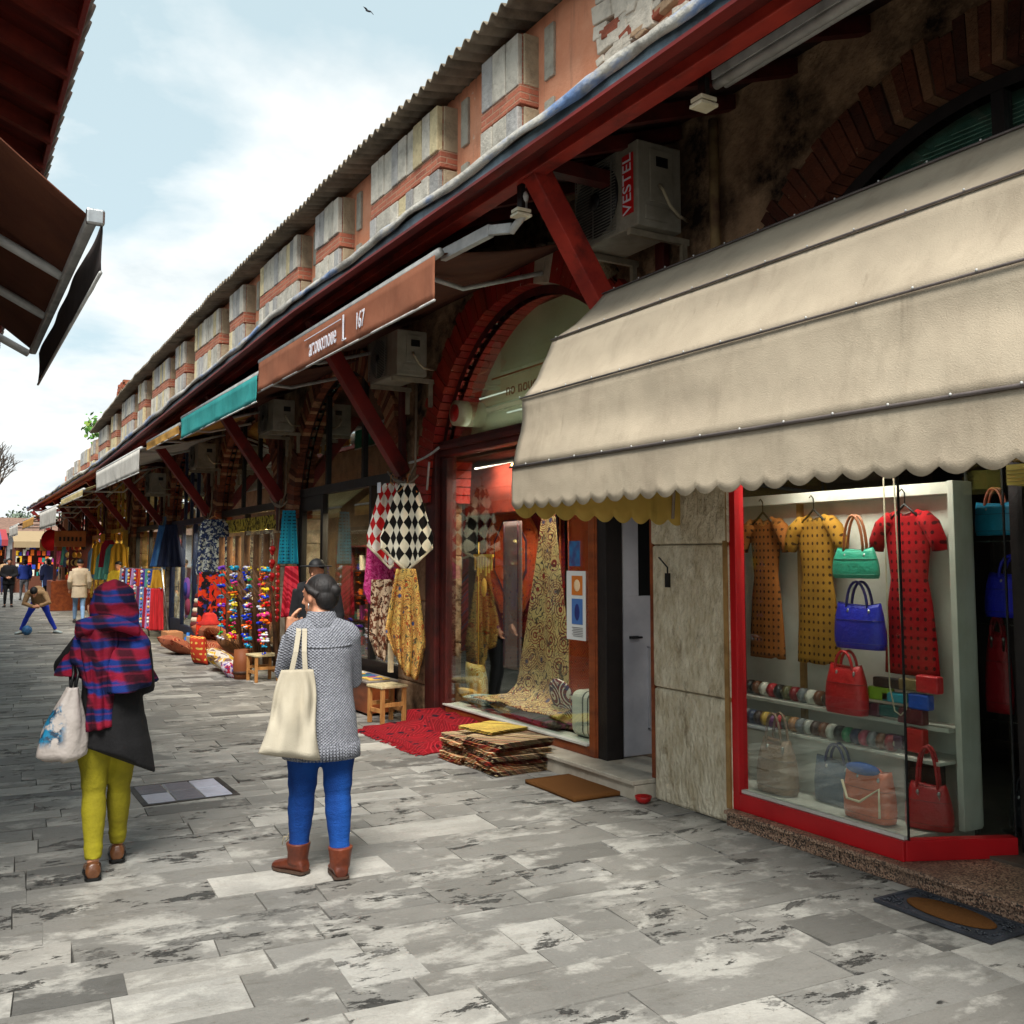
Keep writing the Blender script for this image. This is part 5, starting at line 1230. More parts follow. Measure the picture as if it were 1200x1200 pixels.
# kilim cushions heaped on the pavement
km1 = textile_mat('rust_kilim_cushion', C(140,54,36), 'carpet', [C(80,30,30), C(196,140,100), C(60,40,50)], 12); km2 = textile_mat('white_yellow_cushion', C(206,198,186), 'blotch', [C(206,160,40), C(120,90,90)], 7); km3 = textile_mat('orange_red_cushion', C(190,60,36), 'dots', [C(226,190,90)], 14)
for lb, c, r, mt, ro in (('maroon kilim cushion leaning at the far end of the heap',(3.78,18.6,.16),(.13,.36,.28),km1,(0,R(-62),R(10))),('rust kilim bolster on top of the heap',(4.15,17.6,.42),(.16,.55,.26),km1,(0,R(-70),0)),('orange and red cushion standing upright before the heap',(3.72,16.6,.24),(.1,.2,.24),km3,(0,R(-10),R(20))),
     ('dark red kilim cushion under the bolster',(4.05,17.0,.18),(.16,.4,.3),km1,(0,R(-75),R(-6))),('white and yellow cushion at the near end of the heap',(3.82,15.5,.17),(.13,.34,.26),km2,(0,R(-60),R(-12))),('grey striped cushion below the white and yellow one',(3.86,14.95,.12),(.1,.26,.22),km2,(0,R(-70),R(8))),
     ('brown patterned cushion behind the upright orange one',(4.2,16.2,.34),(.15,.4,.26),textile_mat('brown_kilim_cushion', C(110,70,50), 'carpet', [C(60,40,36), C(180,130,80), C(140,50,40)], 12),(0,R(-65),0)),('small pink and white bag of trinkets by the barrel',(3.72,14.6,.1),(.09,.16,.13),textile_mat('pink_trinket', C(200,190,200), 'blotch', [C(190,40,60), C(60,60,150)], 16),(0,R(-40),0))):
    cushion(lb, c, r, mt, ro, 'cushions heaped on the pavement')
m = MB(); rr = random.Random(9)
for i in range(7): m.lathe((4.15,18.4,.5+i*.085), [(.19-.012*i,0),(.2-.012*i,.04),(.18-.012*i,.084)], 16, C(214,196,170) if i % 2 else C(96,40,40))
tag(m.build('striped_baskets', CLOTHC), 'stack of brown and cream striped round baskets by the tunic', 'basket')
# tunic, poppy cloth, hats
IKAT = textile_mat('navy_ikat', C(40,54,90), 'blotch', [C(176,180,170), C(26,34,60)], 16)
t = thing('tunic', 'navy and white patterned tunic on a hanger above the poppy cloth', 'tunic', (4.2,17.9,2.4)); hang('cloth','','',(4.18,17.7),FACE,2.42,[(0,.16),(.1,.24),(.5,.27),(.98,.31)],IKAT,4,.04,parent=t,seed=3); hanger(t,(4.18,17.7),FACE,2.5,.16,WOODL)
hang('poppy_cloth', 'black cloth with big orange red poppies below the navy tunic', 'cloth', (4.12,17.5), FACE, 1.5, [(0,.22),(1.15,.26)], textile_mat('poppy_print', C(24,22,26), 'blotch', [C(214,60,26), C(206,40,24), C(50,50,120)], 5), 3, .04, 0, seed=6)
m = MB(); m.lathe((3.95,16.9,.62), [(.001,.02),(.2,.0),(.21,.02),(.13,.07),(.11,.16),(.06,.2),(.001,.2)], 20); o = m.build('sun_hat', mat('red_felt', C(196,40,30), C(150,28,20), .9)); tag(o, 'round red felt hat resting on the cushion heap', 'hat')
m = MB(); m.tube([(4.05,19.3,1.15),(4.09,19.3,1.15)], .22, 20, C(110,70,140), ref=(0,0,1)); m.tube([(4.03,19.3,1.15),(4.05,19.3,1.15)], .13, 20, C(50,60,130), ref=(0,0,1)); tag(m.build('round_bag', CLOTHC), 'round purple bag hanging by the blue door', 'bag')
m = MB(); m.tube([(4.05,19.2,.82),(4.09,19.2,.82)], .16, 20, C(120,50,70), ref=(0,0,1)); tag(m.build('round_bag', CLOTHC), 'round plum bag hanging below the purple one', 'bag')
# garlands of felt flowers hanging from a branchy rack
t = thing('branch_rack', 'rack of bare branches carrying the flower garlands', 'rack', (4.05,15,0)); m = MB()
for i in range(7):
    y = 13.7+.38*i; m.tube([(4.15,y,.3),(4.1,y+.1,1.0),(4.0,y-.15,1.3),(3.9,y+.2,1.62)], [.03,.025,.02,.012], 6); m.tube([(4.1,y+.1,1.0),(3.85,y+.3,1.35)], .012, 5)
m.build('branch', mat('bark_brown', C(120,84,56), C(70,46,32), .9, 6, .01, 20), t)
pal = [('red',C(214,30,30)),('orange',C(226,96,30)),('purple',C(110,60,180)),('blue',C(30,60,190)),('green',C(40,150,60)),('pink',C(210,60,130)),('white',C(206,206,220)),('yellow',C(220,190,40)),('turquoise',C(40,150,190))]
rr = random.Random(11)
gn = ['nearest','second','third','fourth','fifth','sixth','seventh','eighth','ninth','farthest']
for i in range(10):
    y = 13.35+.27*i; x = 3.86+.05*(i % 3); t = thing('flower_garland', 'string of bright felt flowers, %s of the ten hanging on the branch rack' % gn[i], 'garland', (x,y,1.6), 'felt flower garlands')
    m = MB(); m.tube([(x,y,1.62),(x,y,.42)], .005, 4, C(60,50,40)); z = 1.58; fm = MB(); main = rr.choice(pal)[1]
    while z > .42:
        c = rr.choice(pal)[1] if (i in (0,3,6) or rr.random() < .4) else main; r = rr.uniform(.03,.07)
        for q in range(5):
            a = 2*PI*q/5+rr.random(); fm.ell((x+.6*r*math.cos(a), y+.75*r*math.sin(a), z+.02*math.sin(3*a)), (r*.55,r*.6,r*.3), 7, 4, c)
        fm.ell((x-.01,y,z+.01), (r*.3,r*.3,r*.35), 6, 4, C(230,200,60)); z -= rr.uniform(.07,.17)
    m.build('string', CLOTHC, t); o = fm.build('flowers', CLOTHC, t); o['kind'] = 'stuff'
# heart strings and turquoise scarf on the pillar
for i, (y, x) in enumerate(((13.95,4.12),(13.6,4.1))):
    t = thing('heart_garland', 'string of red and white hearts hanging on the pillar, '+('left one with larger hearts' if i == 0 else 'right one with small hearts'), 'garland', (x,y,1.9), 'heart garlands')
    m = MB(); m.tube([(x,y,2.0),(x,y,.9)], .006, 4); m.build('string', RED, t)
    for q in range(6 if i == 0 else 8):
        z = 1.86-.19*q if i == 0 else 1.6-.1*q; s = .075 if i == 0 else .05; m = MB()
        m.ell((x,y+s*.45,z), (s*.5,s*.62,s*.6), 10, 6, C(178,34,36)); m.ell((x,y-s*.45,z), (s*.5,s*.62,s*.6), 10, 6, C(178,34,36)); m.ell((x,y,z-s*.5), (s*.42,s*.5,s*.7), 10, 6, C(190,44,44)); m.ell((x-s*.4,y,z+.01), (s*.2,s*.3,s*.22), 8, 5, C(214,180,170)); m.build('heart', CLOTHC, t)
hang('turquoise_scarf', 'turquoise and black woven scarf on the pillar above the hat', 'scarf', (4.2,13.45), FACE, 2.4, [(0,.09),(.75,.14)], textile_mat('turquoise_weave', C(30,140,170), 'dots', [C(14,40,60)], 26), 3, .02, seed=2)
hang('crimson_scarf', 'crimson scarf hanging beside the heart garlands', 'scarf', (4.2,13.3), FACE, 1.62, [(0,.09),(.7,.13)], textile_mat('crimson_weave', C(180,24,50), 'stripes', [C(150,14,36), C(200,50,70)], 5), 3, .02, seed=7)
m = MB()
for i in range(8): m.tube([(4.3,13.7+i*.55,.14),(4.28,13.7+i*.55,2.1)], .05, 8)
# bamboo-like trunks behind the garlands
tag(m.build('bark_screen', mat('bark_screen_wood', C(130,92,58), C(80,52,34), .9, 5, .012, 14, stretch=(3,3,1))), 'screen of rough brown trunks behind the flower garlands', 'screen')
m = MB(); m.box(4.54,4.56,14.9,18.6,2.2,2.42); tag(m.build('shop_sign', textile_mat('ochre_sign', C(196,176,70), 'blotch', [C(60,54,30), C(150,130,50)], 12)), 'worn yellow sign strip across the flower shop front', 'sign')
t = thing('wall_poster', 'tall narrow blue poster on the pale pillar beside the scarf rack', 'poster', (4.48,23.7,1.5)); m = MB(); m.box(4.46,4.48,23.55,23.95,1.0,2.7); m.build('sheet', mat('blue_poster_print', C(70,130,170), C(40,80,130), .6, 14), t)
# scarf rack
t = thing('scarf_rack', 'two tier metal rack of scarves in front of the fourth shop', 'rack', (3.95,23,0)); m = MB()
for z in (1.5, 1.12): m.tube([(3.9,20.9,z),(3.9,25.6,z)], .018, 6)
for y in (20.9, 23.2, 25.6): m.tube([(4.1,y,0),(3.9,y,1.55)], .018, 6)
m.build('frame', CHROME, t)
sp_ = [('red',(196,34,40)),('orange',(214,90,40)),('violet',(96,60,170)),('teal',(90,160,150)),('royal blue',(50,80,170)),('mustard',(200,150,40)),('pink',(206,80,120)),('grey',(150,150,160)),('plum',(110,40,80)),('sky blue',(110,150,200)),('crimson',(160,20,50)),('lilac',(170,140,190))]
for i in range(22):
    top = i % 2; j = i//2; nm, c = sp_[(i*5+j) % 12]; y = 21.0+.42*j+.1*top
    hang('hanging_scarf', '%s scarf on the %s bar of the metal rack' % (nm, 'upper' if top else 'lower'), 'scarf', (3.88-.04*(1-top),y), R(-40), 1.5 if top else 1.12, [(0,.13),(.38 if top else .85,.16)], mat('scarf_'+nm.replace(' ','_'), C(*c), tuple([v*.6 for v in C(*c)[:3]]+[1]), .9, 9, .003, stretch=(3,3,.4)), 3, .03, group='scarves on the rack', seed=i)
rr = random.Random(14)
for i in range(9):
    x, y = 3.72+.06*(i % 2), 24.6-.42*i; m = MB(); z = 1.45; m.tube([(x,y,1.5),(x,y,.25)], .004, 4, C(80,60,50))
    while z > .25: m.ell((x,y,z), (.03,.03,.03), 7, 5, rr.choice([C(206,200,196),C(200,50,50),C(90,90,160),C(206,160,60)])); z -= rr.uniform(.06,.12)
    tag(m.build('bead_string', GOODS), 'string of coloured beads hanging before the scarf rack', 'beads', 'bead strings before the scarf rack')
for i, (y, c, lb) in enumerate(((22.3,(60,110,170),'light blue dress hanging above the scarf rack'),(21.6,(26,36,66),'navy dress hanging above the scarf rack'))):
    hang('hanging_dress', lb, 'dress', (4.2,y), R(-30), 2.45, [(0,.12),(.2,.16),(.9,.3)], mat('dress_%d_cloth' % i, C(*c), None, .9), 4, .04, seed=i)
m = MB(); m.box(3.85,4.15,19.9,20.5,0,.3,C(176,120,80)); m.box(3.85,4.15,20.19,20.21,.3,.302,C(120,80,50)); tag(m.build('cardboard_box', GOODS, bevel=.004), 'brown cardboard box at the near end of the scarf rack', 'box')
m = MB(); m.box(4.1,4.4,18.9,19.4,0,.26,C(186,160,130)); tag(m.build('cardboard_box', GOODS, bevel=.004), 'pale box beside the blue shop door', 'box')
m = MB(); m.lathe((4.2,19.7,0), [(.07,0),(.07,.2),(.03,.24),(.03,.3)], 12, C(40,110,190)); tag(m.build('water_bottle', GOODS), 'blue bottle at the foot of the blue shop door', 'bottle')
# lanterns, boards and the kiosk farther on
m = MB(); m.ell((3.2,36.5,2.35), (.3,.3,.36), 18, 12, C(190,24,28)); m.tube([(3.2,36.5,2.7),(3.2,36.5,3.1)], .02, 6, C(60,20,20)); tag(m.build('lantern', CLOTHC), 'big round red lantern hanging near the far end', 'lantern')
t = thing('kiosk', 'orange brown wooden kiosk cabinet standing out from the arcade', 'kiosk', (3.9,38,0)); m = MB(); m.box(3.2,4.4,35.8,37.4,0,1.0); m.build('counter', WOODO, t, .02)
m = MB(); m.box(3.7,4.4,35.7,35.8,1.0,2.5); m.box(3.25,3.33,35.8,35.88,1.0,2.3); m.build('upright', REDDK, t)
rr = random.Random(15); m = MB()
for i in range(70): y, z = rr.uniform(34,37.3), rr.choice((1.1,1.35,1.6,1.85,2.1)); m.ell((3.75+rr.uniform(0,.2),y,z), (.08,.09,.1), 7, 5, rr.choice([C(206,150,50),C(180,60,30),C(220,190,110),C(60,40,40)]))
m.build('wares', GOODS, t)
for (x,y,z,w,h,c,lb) in ((3.5,33.6,2.35,.9,.5,(186,110,60),'orange wooden sign board hanging under the far awnings'),(3.3,37.5,2.2,.7,.4,(170,110,50),'smaller brown sign board beyond the orange one')):
    t = thing('hanging_sign', lb, 'sign', (x,y,z)); m = MB(); m.box(x-w/2,x+w/2,y-.03,y+.03,z-h/2,z+h/2); m.build('board', mat('sign_'+str(int(y)), C(*c), None, .6), t, .01)
    m = MB(); [m.box(x-w*.36+i*w*.13,x-w*.36+i*w*.13+w*.07,y-.04,y-.03,z-h*.15,z+h*.12) for i in range(6)]; m.build('marking', DARK, t); m = MB(); m.tube([(x-w*.3,y,z+h/2),(x-w*.3,y,3.0)],.01,4); m.tube([(x+w*.3,y,z+h/2),(x+w*.3,y,3.0)],.01,4); m.build('chain', BLACK, t)
rr = random.Random(16)
for i in range(16):
    y = 28.2+i*.95; c = rr.choice(sp_)
    if 33 < y < 38.2: continue
    hang('hanging_garment', '%s garment hanging along the far shop fronts' % c[0], 'garment', (4.15,y), R(-35), rr.uniform(1.9,2.4), [(0,.12),(.15,.22),(rr.uniform(.7,1.0),.28)], mat('scarf_'+c[0].replace(' ','_'), C(1,1,1)), 3, .04, group='garments along the far fronts', seed=i)
for y, w in ((28.5,'near'),(32.9,'far')):
    m = MB(); m.box(4.3,4.42,y,y+.15,0,2.5); tag(m.build('post', YELF), 'ochre post at the %s end of the yellow framed front' % w, 'post')
# ------------------------------------------------------------------ people
class Frame:
    """local frame of a figure: x to its right, y ahead, z up"""
    def __init__(s, base, yaw, k=1): s.b = Vector(base); s.M = Matrix.Rotation(yaw,3,'Z'); s.k = k
    def __call__(s, x, y, z): return s.b+s.M @ (Vector((x,y,z))*s.k)
    def d(s, x, y, z): return s.M @ Vector((x,y,z))
def oval(F, secs, seg=24, fold=None):
    """secs: (x, y, z, rx, ry) in the figure's frame"""
    rs = []
    for (x, y, z, rx, ry) in secs:
        ring = []
        for j in range(seg):
            a = 2*PI*j/seg; k = 1+(fold(a, z) if fold else 0)
            ring.append(F(x+rx*k*math.cos(a), y+ry*k*math.sin(a), z))
        rs.append(ring)
    return rs
def hand(m, F, w, d, n, side, s=1, curl=.6):
    """palm and five bent fingers; w wrist, d pointing direction, n palm normal, in world space"""
    d = d.normalized(); n = (n-d*n.dot(d)).normalized(); r = d.cross(n)*side
    m.tube([w-d*.02*s, w+d*.03*s, w+d*.085*s], [.024*s,.034*s,.036*s], 10, flatx=1, ref=tuple(r))
    for i, (off, ln) in enumerate(((-.028,.066),(-.010,.076),(.009,.071),(.027,.055))):
        p = w+d*.078*s+r*off*s; pts = [p]; dd = d.copy()
        for q in range(3):
            dd = (dd+n*curl*(.5+.25*q)).normalized(); p = p+dd*ln*s*(.45,.32,.26)[q]; pts.append(p)
        m.tube(pts, [.0105*s,.0098*s,.009*s,.007*s], 8)
    p = w+d*.02*s-r*.026*s; dd = (d*.7-r*.8+n*.4).normalized(); pts = [p]
    for q in range(3): p = p+dd*.03*s; pts.append(p); dd = (dd+d*.3+n*.3*curl).normalized()
    m.tube(pts, [.014*s,.0125*s,.011*s,.008*s], 8)
def head(m, F, c, fwd, s=1, tilt=0):
    """skull, jaw, nose, lips, brows and ears; fwd = facing direction (world)"""
    fwd = fwd.normalized(); up = Vector((0,0,1)); up = (up-fwd*up.dot(fwd)).normalized(); rt = fwd.cross(up)
    Mx = Matrix((rt, fwd, up)).transposed()
    P = lambda x, y, z: c+Mx @ (Vector((x,y,z))*s)
    m.ell(P(0,-.005,.02), (.077*s,.096*s,.10*s), 20, 14, rot=Mx)
    m.ell(P(0,.028,-.045), (.056*s,.062*s,.070*s), 16, 10, rot=Mx)
    m.ell(P(0,.068,-.095), (.026*s,.024*s,.02*s), 10, 8, rot=Mx)
    m.tube([P(0,.088,.02), P(0,.108,-.018), P(0,.118,-.032), P(0,.098,-.042)], [.009*s,.012*s,.015*s,.01*s], 8)
    m.ell(P(0,.091,-.066), (.022*s,.011*s,.006*s), 10, 6, rot=Mx); m.ell(P(0,.089,-.077), (.019*s,.011*s,.006*s), 10, 6, rot=Mx)
    for e in (-1, 1):
        m.ell(P(e*.032,.076,.028), (.022*s,.012*s,.006*s), 8, 6, rot=Mx)
        m.ell(P(e*.078,-.004,-.01), (.010*s,.018*s,.030*s), 10, 8, rot=Mx)
        m.ell(P(e*.03,.080,.008), (.013*s,.008*s,.007*s), 8, 6, rot=Mx)
    return P, Mx
def figure(name_label, base, yaw, J, k=1, vox=.007, hands=((0,.3,-1),(0,.3,-1)), hf=(0,1,0), bare=True, curl=.6):
    """J: joints in the figure's frame. Returns the thing, its frame and the head transform."""
    t = thing('person', name_label, 'person', base); F = Frame(base, yaw, k); m = MB(); V = lambda q: F(*q)
    m.rings(oval(F, J['torso'])); s = k
    hc = V(J['head']); nb = V(J['neck'])
    m.tube([nb-Vector((0,0,.05*s)), nb, hc-Vector((0,0,.05*s))], [.075*s,.054*s,.05*s], 12)
    P, Mx = head(m, F, hc, F.d(*hf), s)
    for i, sd in enumerate(('L','R')):
        sh, el, wr = V(J['sh'+sd]), V(J['el'+sd]), V(J['wr'+sd])
        m.tube([nb.lerp(sh,.4)-Vector((0,0,.05*s)), sh-Vector((0,0,.015*s)), sh.lerp(el,.3), el.lerp(sh,.08), el, el.lerp(wr,.3), wr.lerp(el,.1), wr], [.045*s,.04*s,.042*s,.036*s,.036*s,.036*s,.027*s,.023*s], 12)
        hd = F.d(*hands[i]); nn = F.d(*(J.get('hn'+sd, (0,1,0)))); hand(m, F, wr, hd, nn, -1 if sd == 'L' else 1, s, curl)
        hp, kn, an, to = V(J['hip'+sd]), V(J['kn'+sd]), V(J['an'+sd]), V(J['to'+sd])
        m.tube([hp, hp.lerp(kn,.3), hp.lerp(kn,.85), kn, kn.lerp(an,.25), kn.lerp(an,.8), an], [.085*s,.078*s,.052*s,.05*s,.05*s,.034*s,.032*s], 14)
        m.tube([an+(an-to).normalized()*.03*s-Vector((0,0,.035*s)), an-Vector((0,0,.03*s)), to], [.028*s,.036*s,.026*s], 10)
    m.build('body', SKIN, t, voxel=vox, sm=2)
    return t, F, P, Mx
def trousers(t, F, J, mt, rx=1, vox=.012, rad=(.098,.088,.064,.058,.06,.047,.043), waist=None, name='trousers', wr=0):
    m = MB(); V = lambda q: F(*q); s = F.k
    for sd in ('L','R'):
        hp, kn, an = V(J['hip'+sd]), V(J['kn'+sd]), V(J['an'+sd])
        pts = [hp, hp.lerp(kn,.3), hp.lerp(kn,.85), kn, kn.lerp(an,.25), kn.lerp(an,.8), kn.lerp(an,.97)]
        P2, R2 = [], []
        n = 40
        for i in range(n+1):
            f = i/n*(len(pts)-1); a = min(int(f), len(pts)-2); q = f-a; q = q*q*(3-2*q)
            P2.append(pts[a].lerp(pts[a+1], f-a)); z = i/n
            wrk = .0035*math.sin(i*1.9+3*mnoise.noise((i*.4,1,2)))*(1 if z > .8 or .42 < z < .6 else .35)*(1+wr)
            R2.append((rad[a]*(1-q)+rad[a+1]*q+wrk)*s)
        m.tube(P2, R2, 18)
    m.rings(oval(F, waist or [(0,0,J['hipL'][2]-.06,.13,.10),(0,-.01,J['hipL'][2]+.02,.165,.125),(0,0,J['hipL'][2]+.12,.14,.10)]))
    return m.build(name, mt, t, voxel=vox, sm=3)
def shoe(t, F, an, to, mt, h=.1, boot=0, sole=None, name='shoe'):
    m = MB(); a, b = F(*an), F(*to); d = (b-a); d.z = 0; L0 = d.length; d.normalize(); s = F.k; r = d.cross(Vector((0,0,1)))
    z0 = min(a.z-.08*s, b.z-.02*s); rs = []
    for (f, w, zt) in ((-.45,.030,.055),(-.35,.040,.085),(-.1,.040,.095),(.3,.040,.08),(.7,.048,.06),(1.0,.046,.05),(1.25,.034,.04),(1.36,.012,.025)):
        c = a+d*L0*f; zb = z0; ring = []
        for j in range(14):
            an_ = 2*PI*j/14; ring.append(Vector((c.x,c.y,0))+r*w*s*math.cos(an_)+Vector((0,0,zb+max(.004,(zt*s/2)*(1+math.sin(an_))))))
        rs.append(ring)
    m.rings(rs)
    if boot:
        A = Vector((a.x,a.y,z0+.05*s)); B2 = A+Vector((0,0,boot*s))+(F(*an)-F(*to)).normalized()*0
        m.tube([A+d*.005, A.lerp(B2,.5), B2], [.054*s,.058*s,.068*s], 18)
    o = m.build(name, mt, t, voxel=.006*s, sm=2)
    m = MB(); m.v = []; rs2 = [[Vector((p.x,p.y,z0+.0+(.012 if q else 0)*s)) for p in [Vector((c2.x,c2.y,0)) for c2 in [(a+d*L0*f+r*w*s*sg) for (f, w) in ((-.48,.026),(-.4,.042),(.3,.042),(.75,.05),(1.1,.044),(1.38,.016)) for sg in (1,)]+[(a+d*L0*f+r*w*s*sg) for (f, w) in ((1.38,.016),(1.1,.044),(.75,.05),(.3,.042),(-.4,.042),(-.48,.026)) for sg in (-1,)]]] for q in (0,1)]
    m.rings(rs2, smooth=False); m.build('sole', sole or BLACK, o); return o

# ---- woman in the plaid headscarf
J = dict(torso=[(0,0,.80,.14,.10),(0,0,.90,.16,.115),(0,.0,1.02,.125,.095),(0,0,1.14,.14,.10),(0,0,1.25,.15,.09),(0,0,1.31,.09,.06)],
  neck=(0,0,1.34), head=(0,.02,1.465), shL=(-.14,.0,1.26), shR=(.13,0,1.26), elL=(-.25,.10,1.11), elR=(.175,.03,1.0), wrL=(-.09,.20,1.36), wrR=(.04,.2,1.0),
  hipL=(-.082,0,.82), hipR=(.082,0,.82), knL=(-.072,.02,.45), knR=(.058,.10,.46), anL=(-.066,-.08,.085), anR=(.062,.19,.10), toL=(-.07,.06,.03), toR=(.065,.33,.035))
t, F, P, Mx = figure('woman in plaid headscarf, black top and olive yellow trousers, walking away', (.855,5.93,0), R(-7), J, hands=((.4,.3,1),(-1,.3,0)))
trousers(t, F, J, mat('olive_yellow_cloth', C(150,140,20), C(124,114,14), .85, 5, .004, 60), wr=.2, rad=(.108,.098,.07,.063,.065,.05,.046),
   waist=[(0,0,.74,.155,.12),(0,-.01,.82,.178,.145),(0,0,.94,.15,.11)])
for sd in ('L','R'): shoe(t, F, J['an'+sd], J['to'+sd], mat('tan_patent', C(120,78,48), C(80,48,30), .25, 6, .001))
BLK = mat('black_jersey', C(20,19,21), C(11,10,12), .9, 5, .004, 50)
def nf(a, z): return .03*math.sin(a*5+z*3)+.02*math.sin(a*9-z*6)
m = MB(); V = lambda q: F(*q)
m.rings(oval(F, [(0,0,1.36,.08,.07),(0,0,1.29,.15,.1),(0,0,1.20,.168,.12),(.0,0,1.02,.152,.125),(.005,-.01,.90,.165,.145),(.01,-.01,.80,.172,.155),(.02,-.01,.73,.17,.155)], 32, nf))
for sd in ('L','R'): m.tube([V(J['sh'+sd]), V(J['sh'+sd]).lerp(V(J['el'+sd]),.5), V(J['el'+sd]), V(J['el'+sd]).lerp(V(J['wr'+sd]),.5), V(J['wr'+sd]).lerp(V(J['el'+sd]),.08)], [.07,.066,.062,.054,.044], 14)
# hem falls in a slanting point at the right
rs = oval(F, [(.01,-.01,.84,.172,.155),(.02,-.01,.74,.178,.165),(.035,-.01,.70,.174,.17)], 40, nf)
low = []
for j, p in enumerate(rs[-1]):
    a = 2*PI*j/40; lx = math.cos(a); low.append(p+Vector((.03*lx,0,-.15*max(0,lx)**1.0+.045*max(0,-lx)-.03)))
m.rings(rs+[low]); m.build('top', BLK, t, voxel=.012, sm=3)
m = MB(); m.beam(F(-.03,-.17,.985), F(.06,-.172,1.07), .008, .018, (0,0,1)); m.build('zip', CHROME, t)
PL = textile_mat('plaid_scarf_cloth', C(26,52,124), 'plaid', [C(140,22,48), C(12,12,24), C(150,34,60)], 5, bumps=.006)
m = MB()    # hood over the head and a cape of folds over the shoulders
def cape(u, v):
    a = 2*PI*u; back = max(0,-math.sin(a)); rgt = math.cos(a)
    zt = 1.60; zb = 1.10-.05*back+(-.09*max(0,rgt)**2)-(.02 if rgt < -.3 else 0)
    z = zt+(zb-zt)*v; T = [(0,.006,.008),(.04,.06,.065),(.10,.096,.105),(.22,.118,.135),(.36,.122,.135),(.48,.145,.13),(.60,.182,.14),(.8,.212,.165),(1,.232,.19)]
    for (p, a1, b1), (q, a2, b2) in zip(T, T[1:]):
        if v <= q: f = (v-p)/(q-p); rx, ry = a1+(a2-a1)*f, b1+(b2-b1)*f; break
    fo = .24*math.sin(a*3+v*5.5)*max(0,v-.18)+.17*math.sin(a*7-v*9+1)*max(0,v-.35)+.05*math.sin(a*2+v*26)*math.sin(PI*min(1,v*1.6))+.08*mnoise.noise((math.cos(a)*1.8,math.sin(a)*1.8,v*4))*v
    rx *= 1+fo; ry *= 1+fo
    return F(rx*rgt+.0, .012+ry*math.sin(a)-(.01*v), z+.07*math.sin(v*15+a*1.8)*back*max(0,v-.25))
m.grid(96, 60, cape); m.build('headscarf', PL, t, solid=.012)
m = MB()    # loose end of the scarf down the left of the back
def tail(u, v):
    s = 2*u-1; z = 1.36-.54*v; w = .085-.02*v+.01*math.sin(v*8); x = -.075+s*w+.03*v
    return F(x, -.165-.025*math.cos(s*3.1)-.02*mnoise.noise((s*2,v*4,3))+.012*math.sin(s*9), z-.05*v*(1-s)*.3)
m.grid(20, 36, tail)
def roll(u, v):
    a = 2*PI*u; q = v; c = F(-.19+.32*q, -.115-.075*math.sin(q*PI), 1.335-.02*q+.05*math.sin(q*PI)); return c+Vector((0,.030*math.cos(a),.045*math.sin(a)*(1-.4*q)))
m.grid(14, 24, roll); m.build('scarf_end', PL, t, solid=.012)
# white carrier bag on her left arm
t2 = thing('tote_bag', 'white shopping bag with blue print hanging from the left arm of the woman in plaid', 'bag', (.62,5.85,.62))
BW2 = NT('white_bag_print'); v = BW2.co(); xx, yy, zz = BW2.sep(v); n = BW2.noise(v, 16, 3, .6)
msk = BW2.math('MULTIPLY', BW2.th(xx, .62, .585), BW2.th(n, .42, .5)); zm = BW2.math('MULTIPLY', BW2.th(zz, .72, .76), BW2.th(zz, .96, .92))
bwm = BW2.bsdf(BW2.mix(BW2.math('MULTIPLY', msk, zm), BW2.mix(BW2.noise(v, 5, 5), C(206,196,188), C(150,140,134)), BW2.mix(BW2.th(BW2.noise(v, 22), .45, .55), C(20,120,160), C(40,60,80))), .5, BW2.noise(v, 9, 3), .02)
m = MB()
def bag(u, v):
    a = 2*PI*u; z = 1.03-.385*v; rx = .028+.095*math.sin(min(1,v*1.15)*PI/2)**1.2; ry = .025+.045*math.sin(min(1,v*1.2)*PI/2)
    if v > .93: rx *= 1-(v-.93)*6; ry *= 1-(v-.93)*6
    k_ = 1+.10*math.sin(a*5+v*2)*(1-v*.6)+.06*mnoise.noise((a,v*3,1)); return (.645-.055*v+rx*k_*math.cos(a), 5.83+ry*k_*math.sin(a), z-.03*(1 if math.cos(a) > 0 else -1)*v*.2)
m.grid(40, 26, bag); m.build('bag_body', bwm, t2, solid=.004)
for dx in (-.012,.012): m = MB(); m.tube([(.645+dx,5.82,1.02),(.66+dx,5.84,1.10),(.655,5.93,1.19),(.66+dx,5.98,1.08),(.65+dx,5.86,1.02)], .008, 8); m.build('handle', BLACK, t2)

# ---- woman in the grey knit cardigan
J = dict(torso=[(0,0,.82,.15,.11),(0,0,.92,.17,.12),(0,.0,1.05,.14,.10),(0,0,1.18,.15,.105),(0,0,1.30,.16,.09),(0,0,1.36,.09,.06)],
  neck=(-.01,.01,1.39), head=(-.025,.045,1.515), shL=(-.135,.0,1.30), shR=(.135,0,1.29), elL=(-.20,.13,1.09), elR=(.165,.10,1.04), wrL=(-.175,.25,1.30), wrR=(.06,.24,1.08),
  hipL=(-.09,0,.82), hipR=(.09,0,.82), knL=(-.10,.05,.46), knR=(.09,.0,.46), anL=(-.115,.06,.09), anR=(.105,-.07,.09), toL=(-.21,.15,.03), toR=(.09,.05,.03), hnL=(.6,-.2,.3))
t, F, P, Mx = figure('woman in grey knit cardigan, blue jeans and brown boots, touching her mouth', (1.855,5.28,0), R(-17), J, vox=.0055, hands=((.15,-.1,1),(-1,.3,0)), hf=(-.72,.72,-.08), curl=.5)
JE = NT('blue_jeans'); v = JE.co(); jm = JE.bsdf(JE.mix(JE.th(JE.noise(JE.map(v, (1,1,.4)), 6, 5), .35, .7), C(20,70,142), C(10,42,100)), .85, JE.math('ADD', JE.noise(v, 150, 3), JE.noise(JE.map(v, (1,1,3)), 9, 3)), .006, spec=.2)
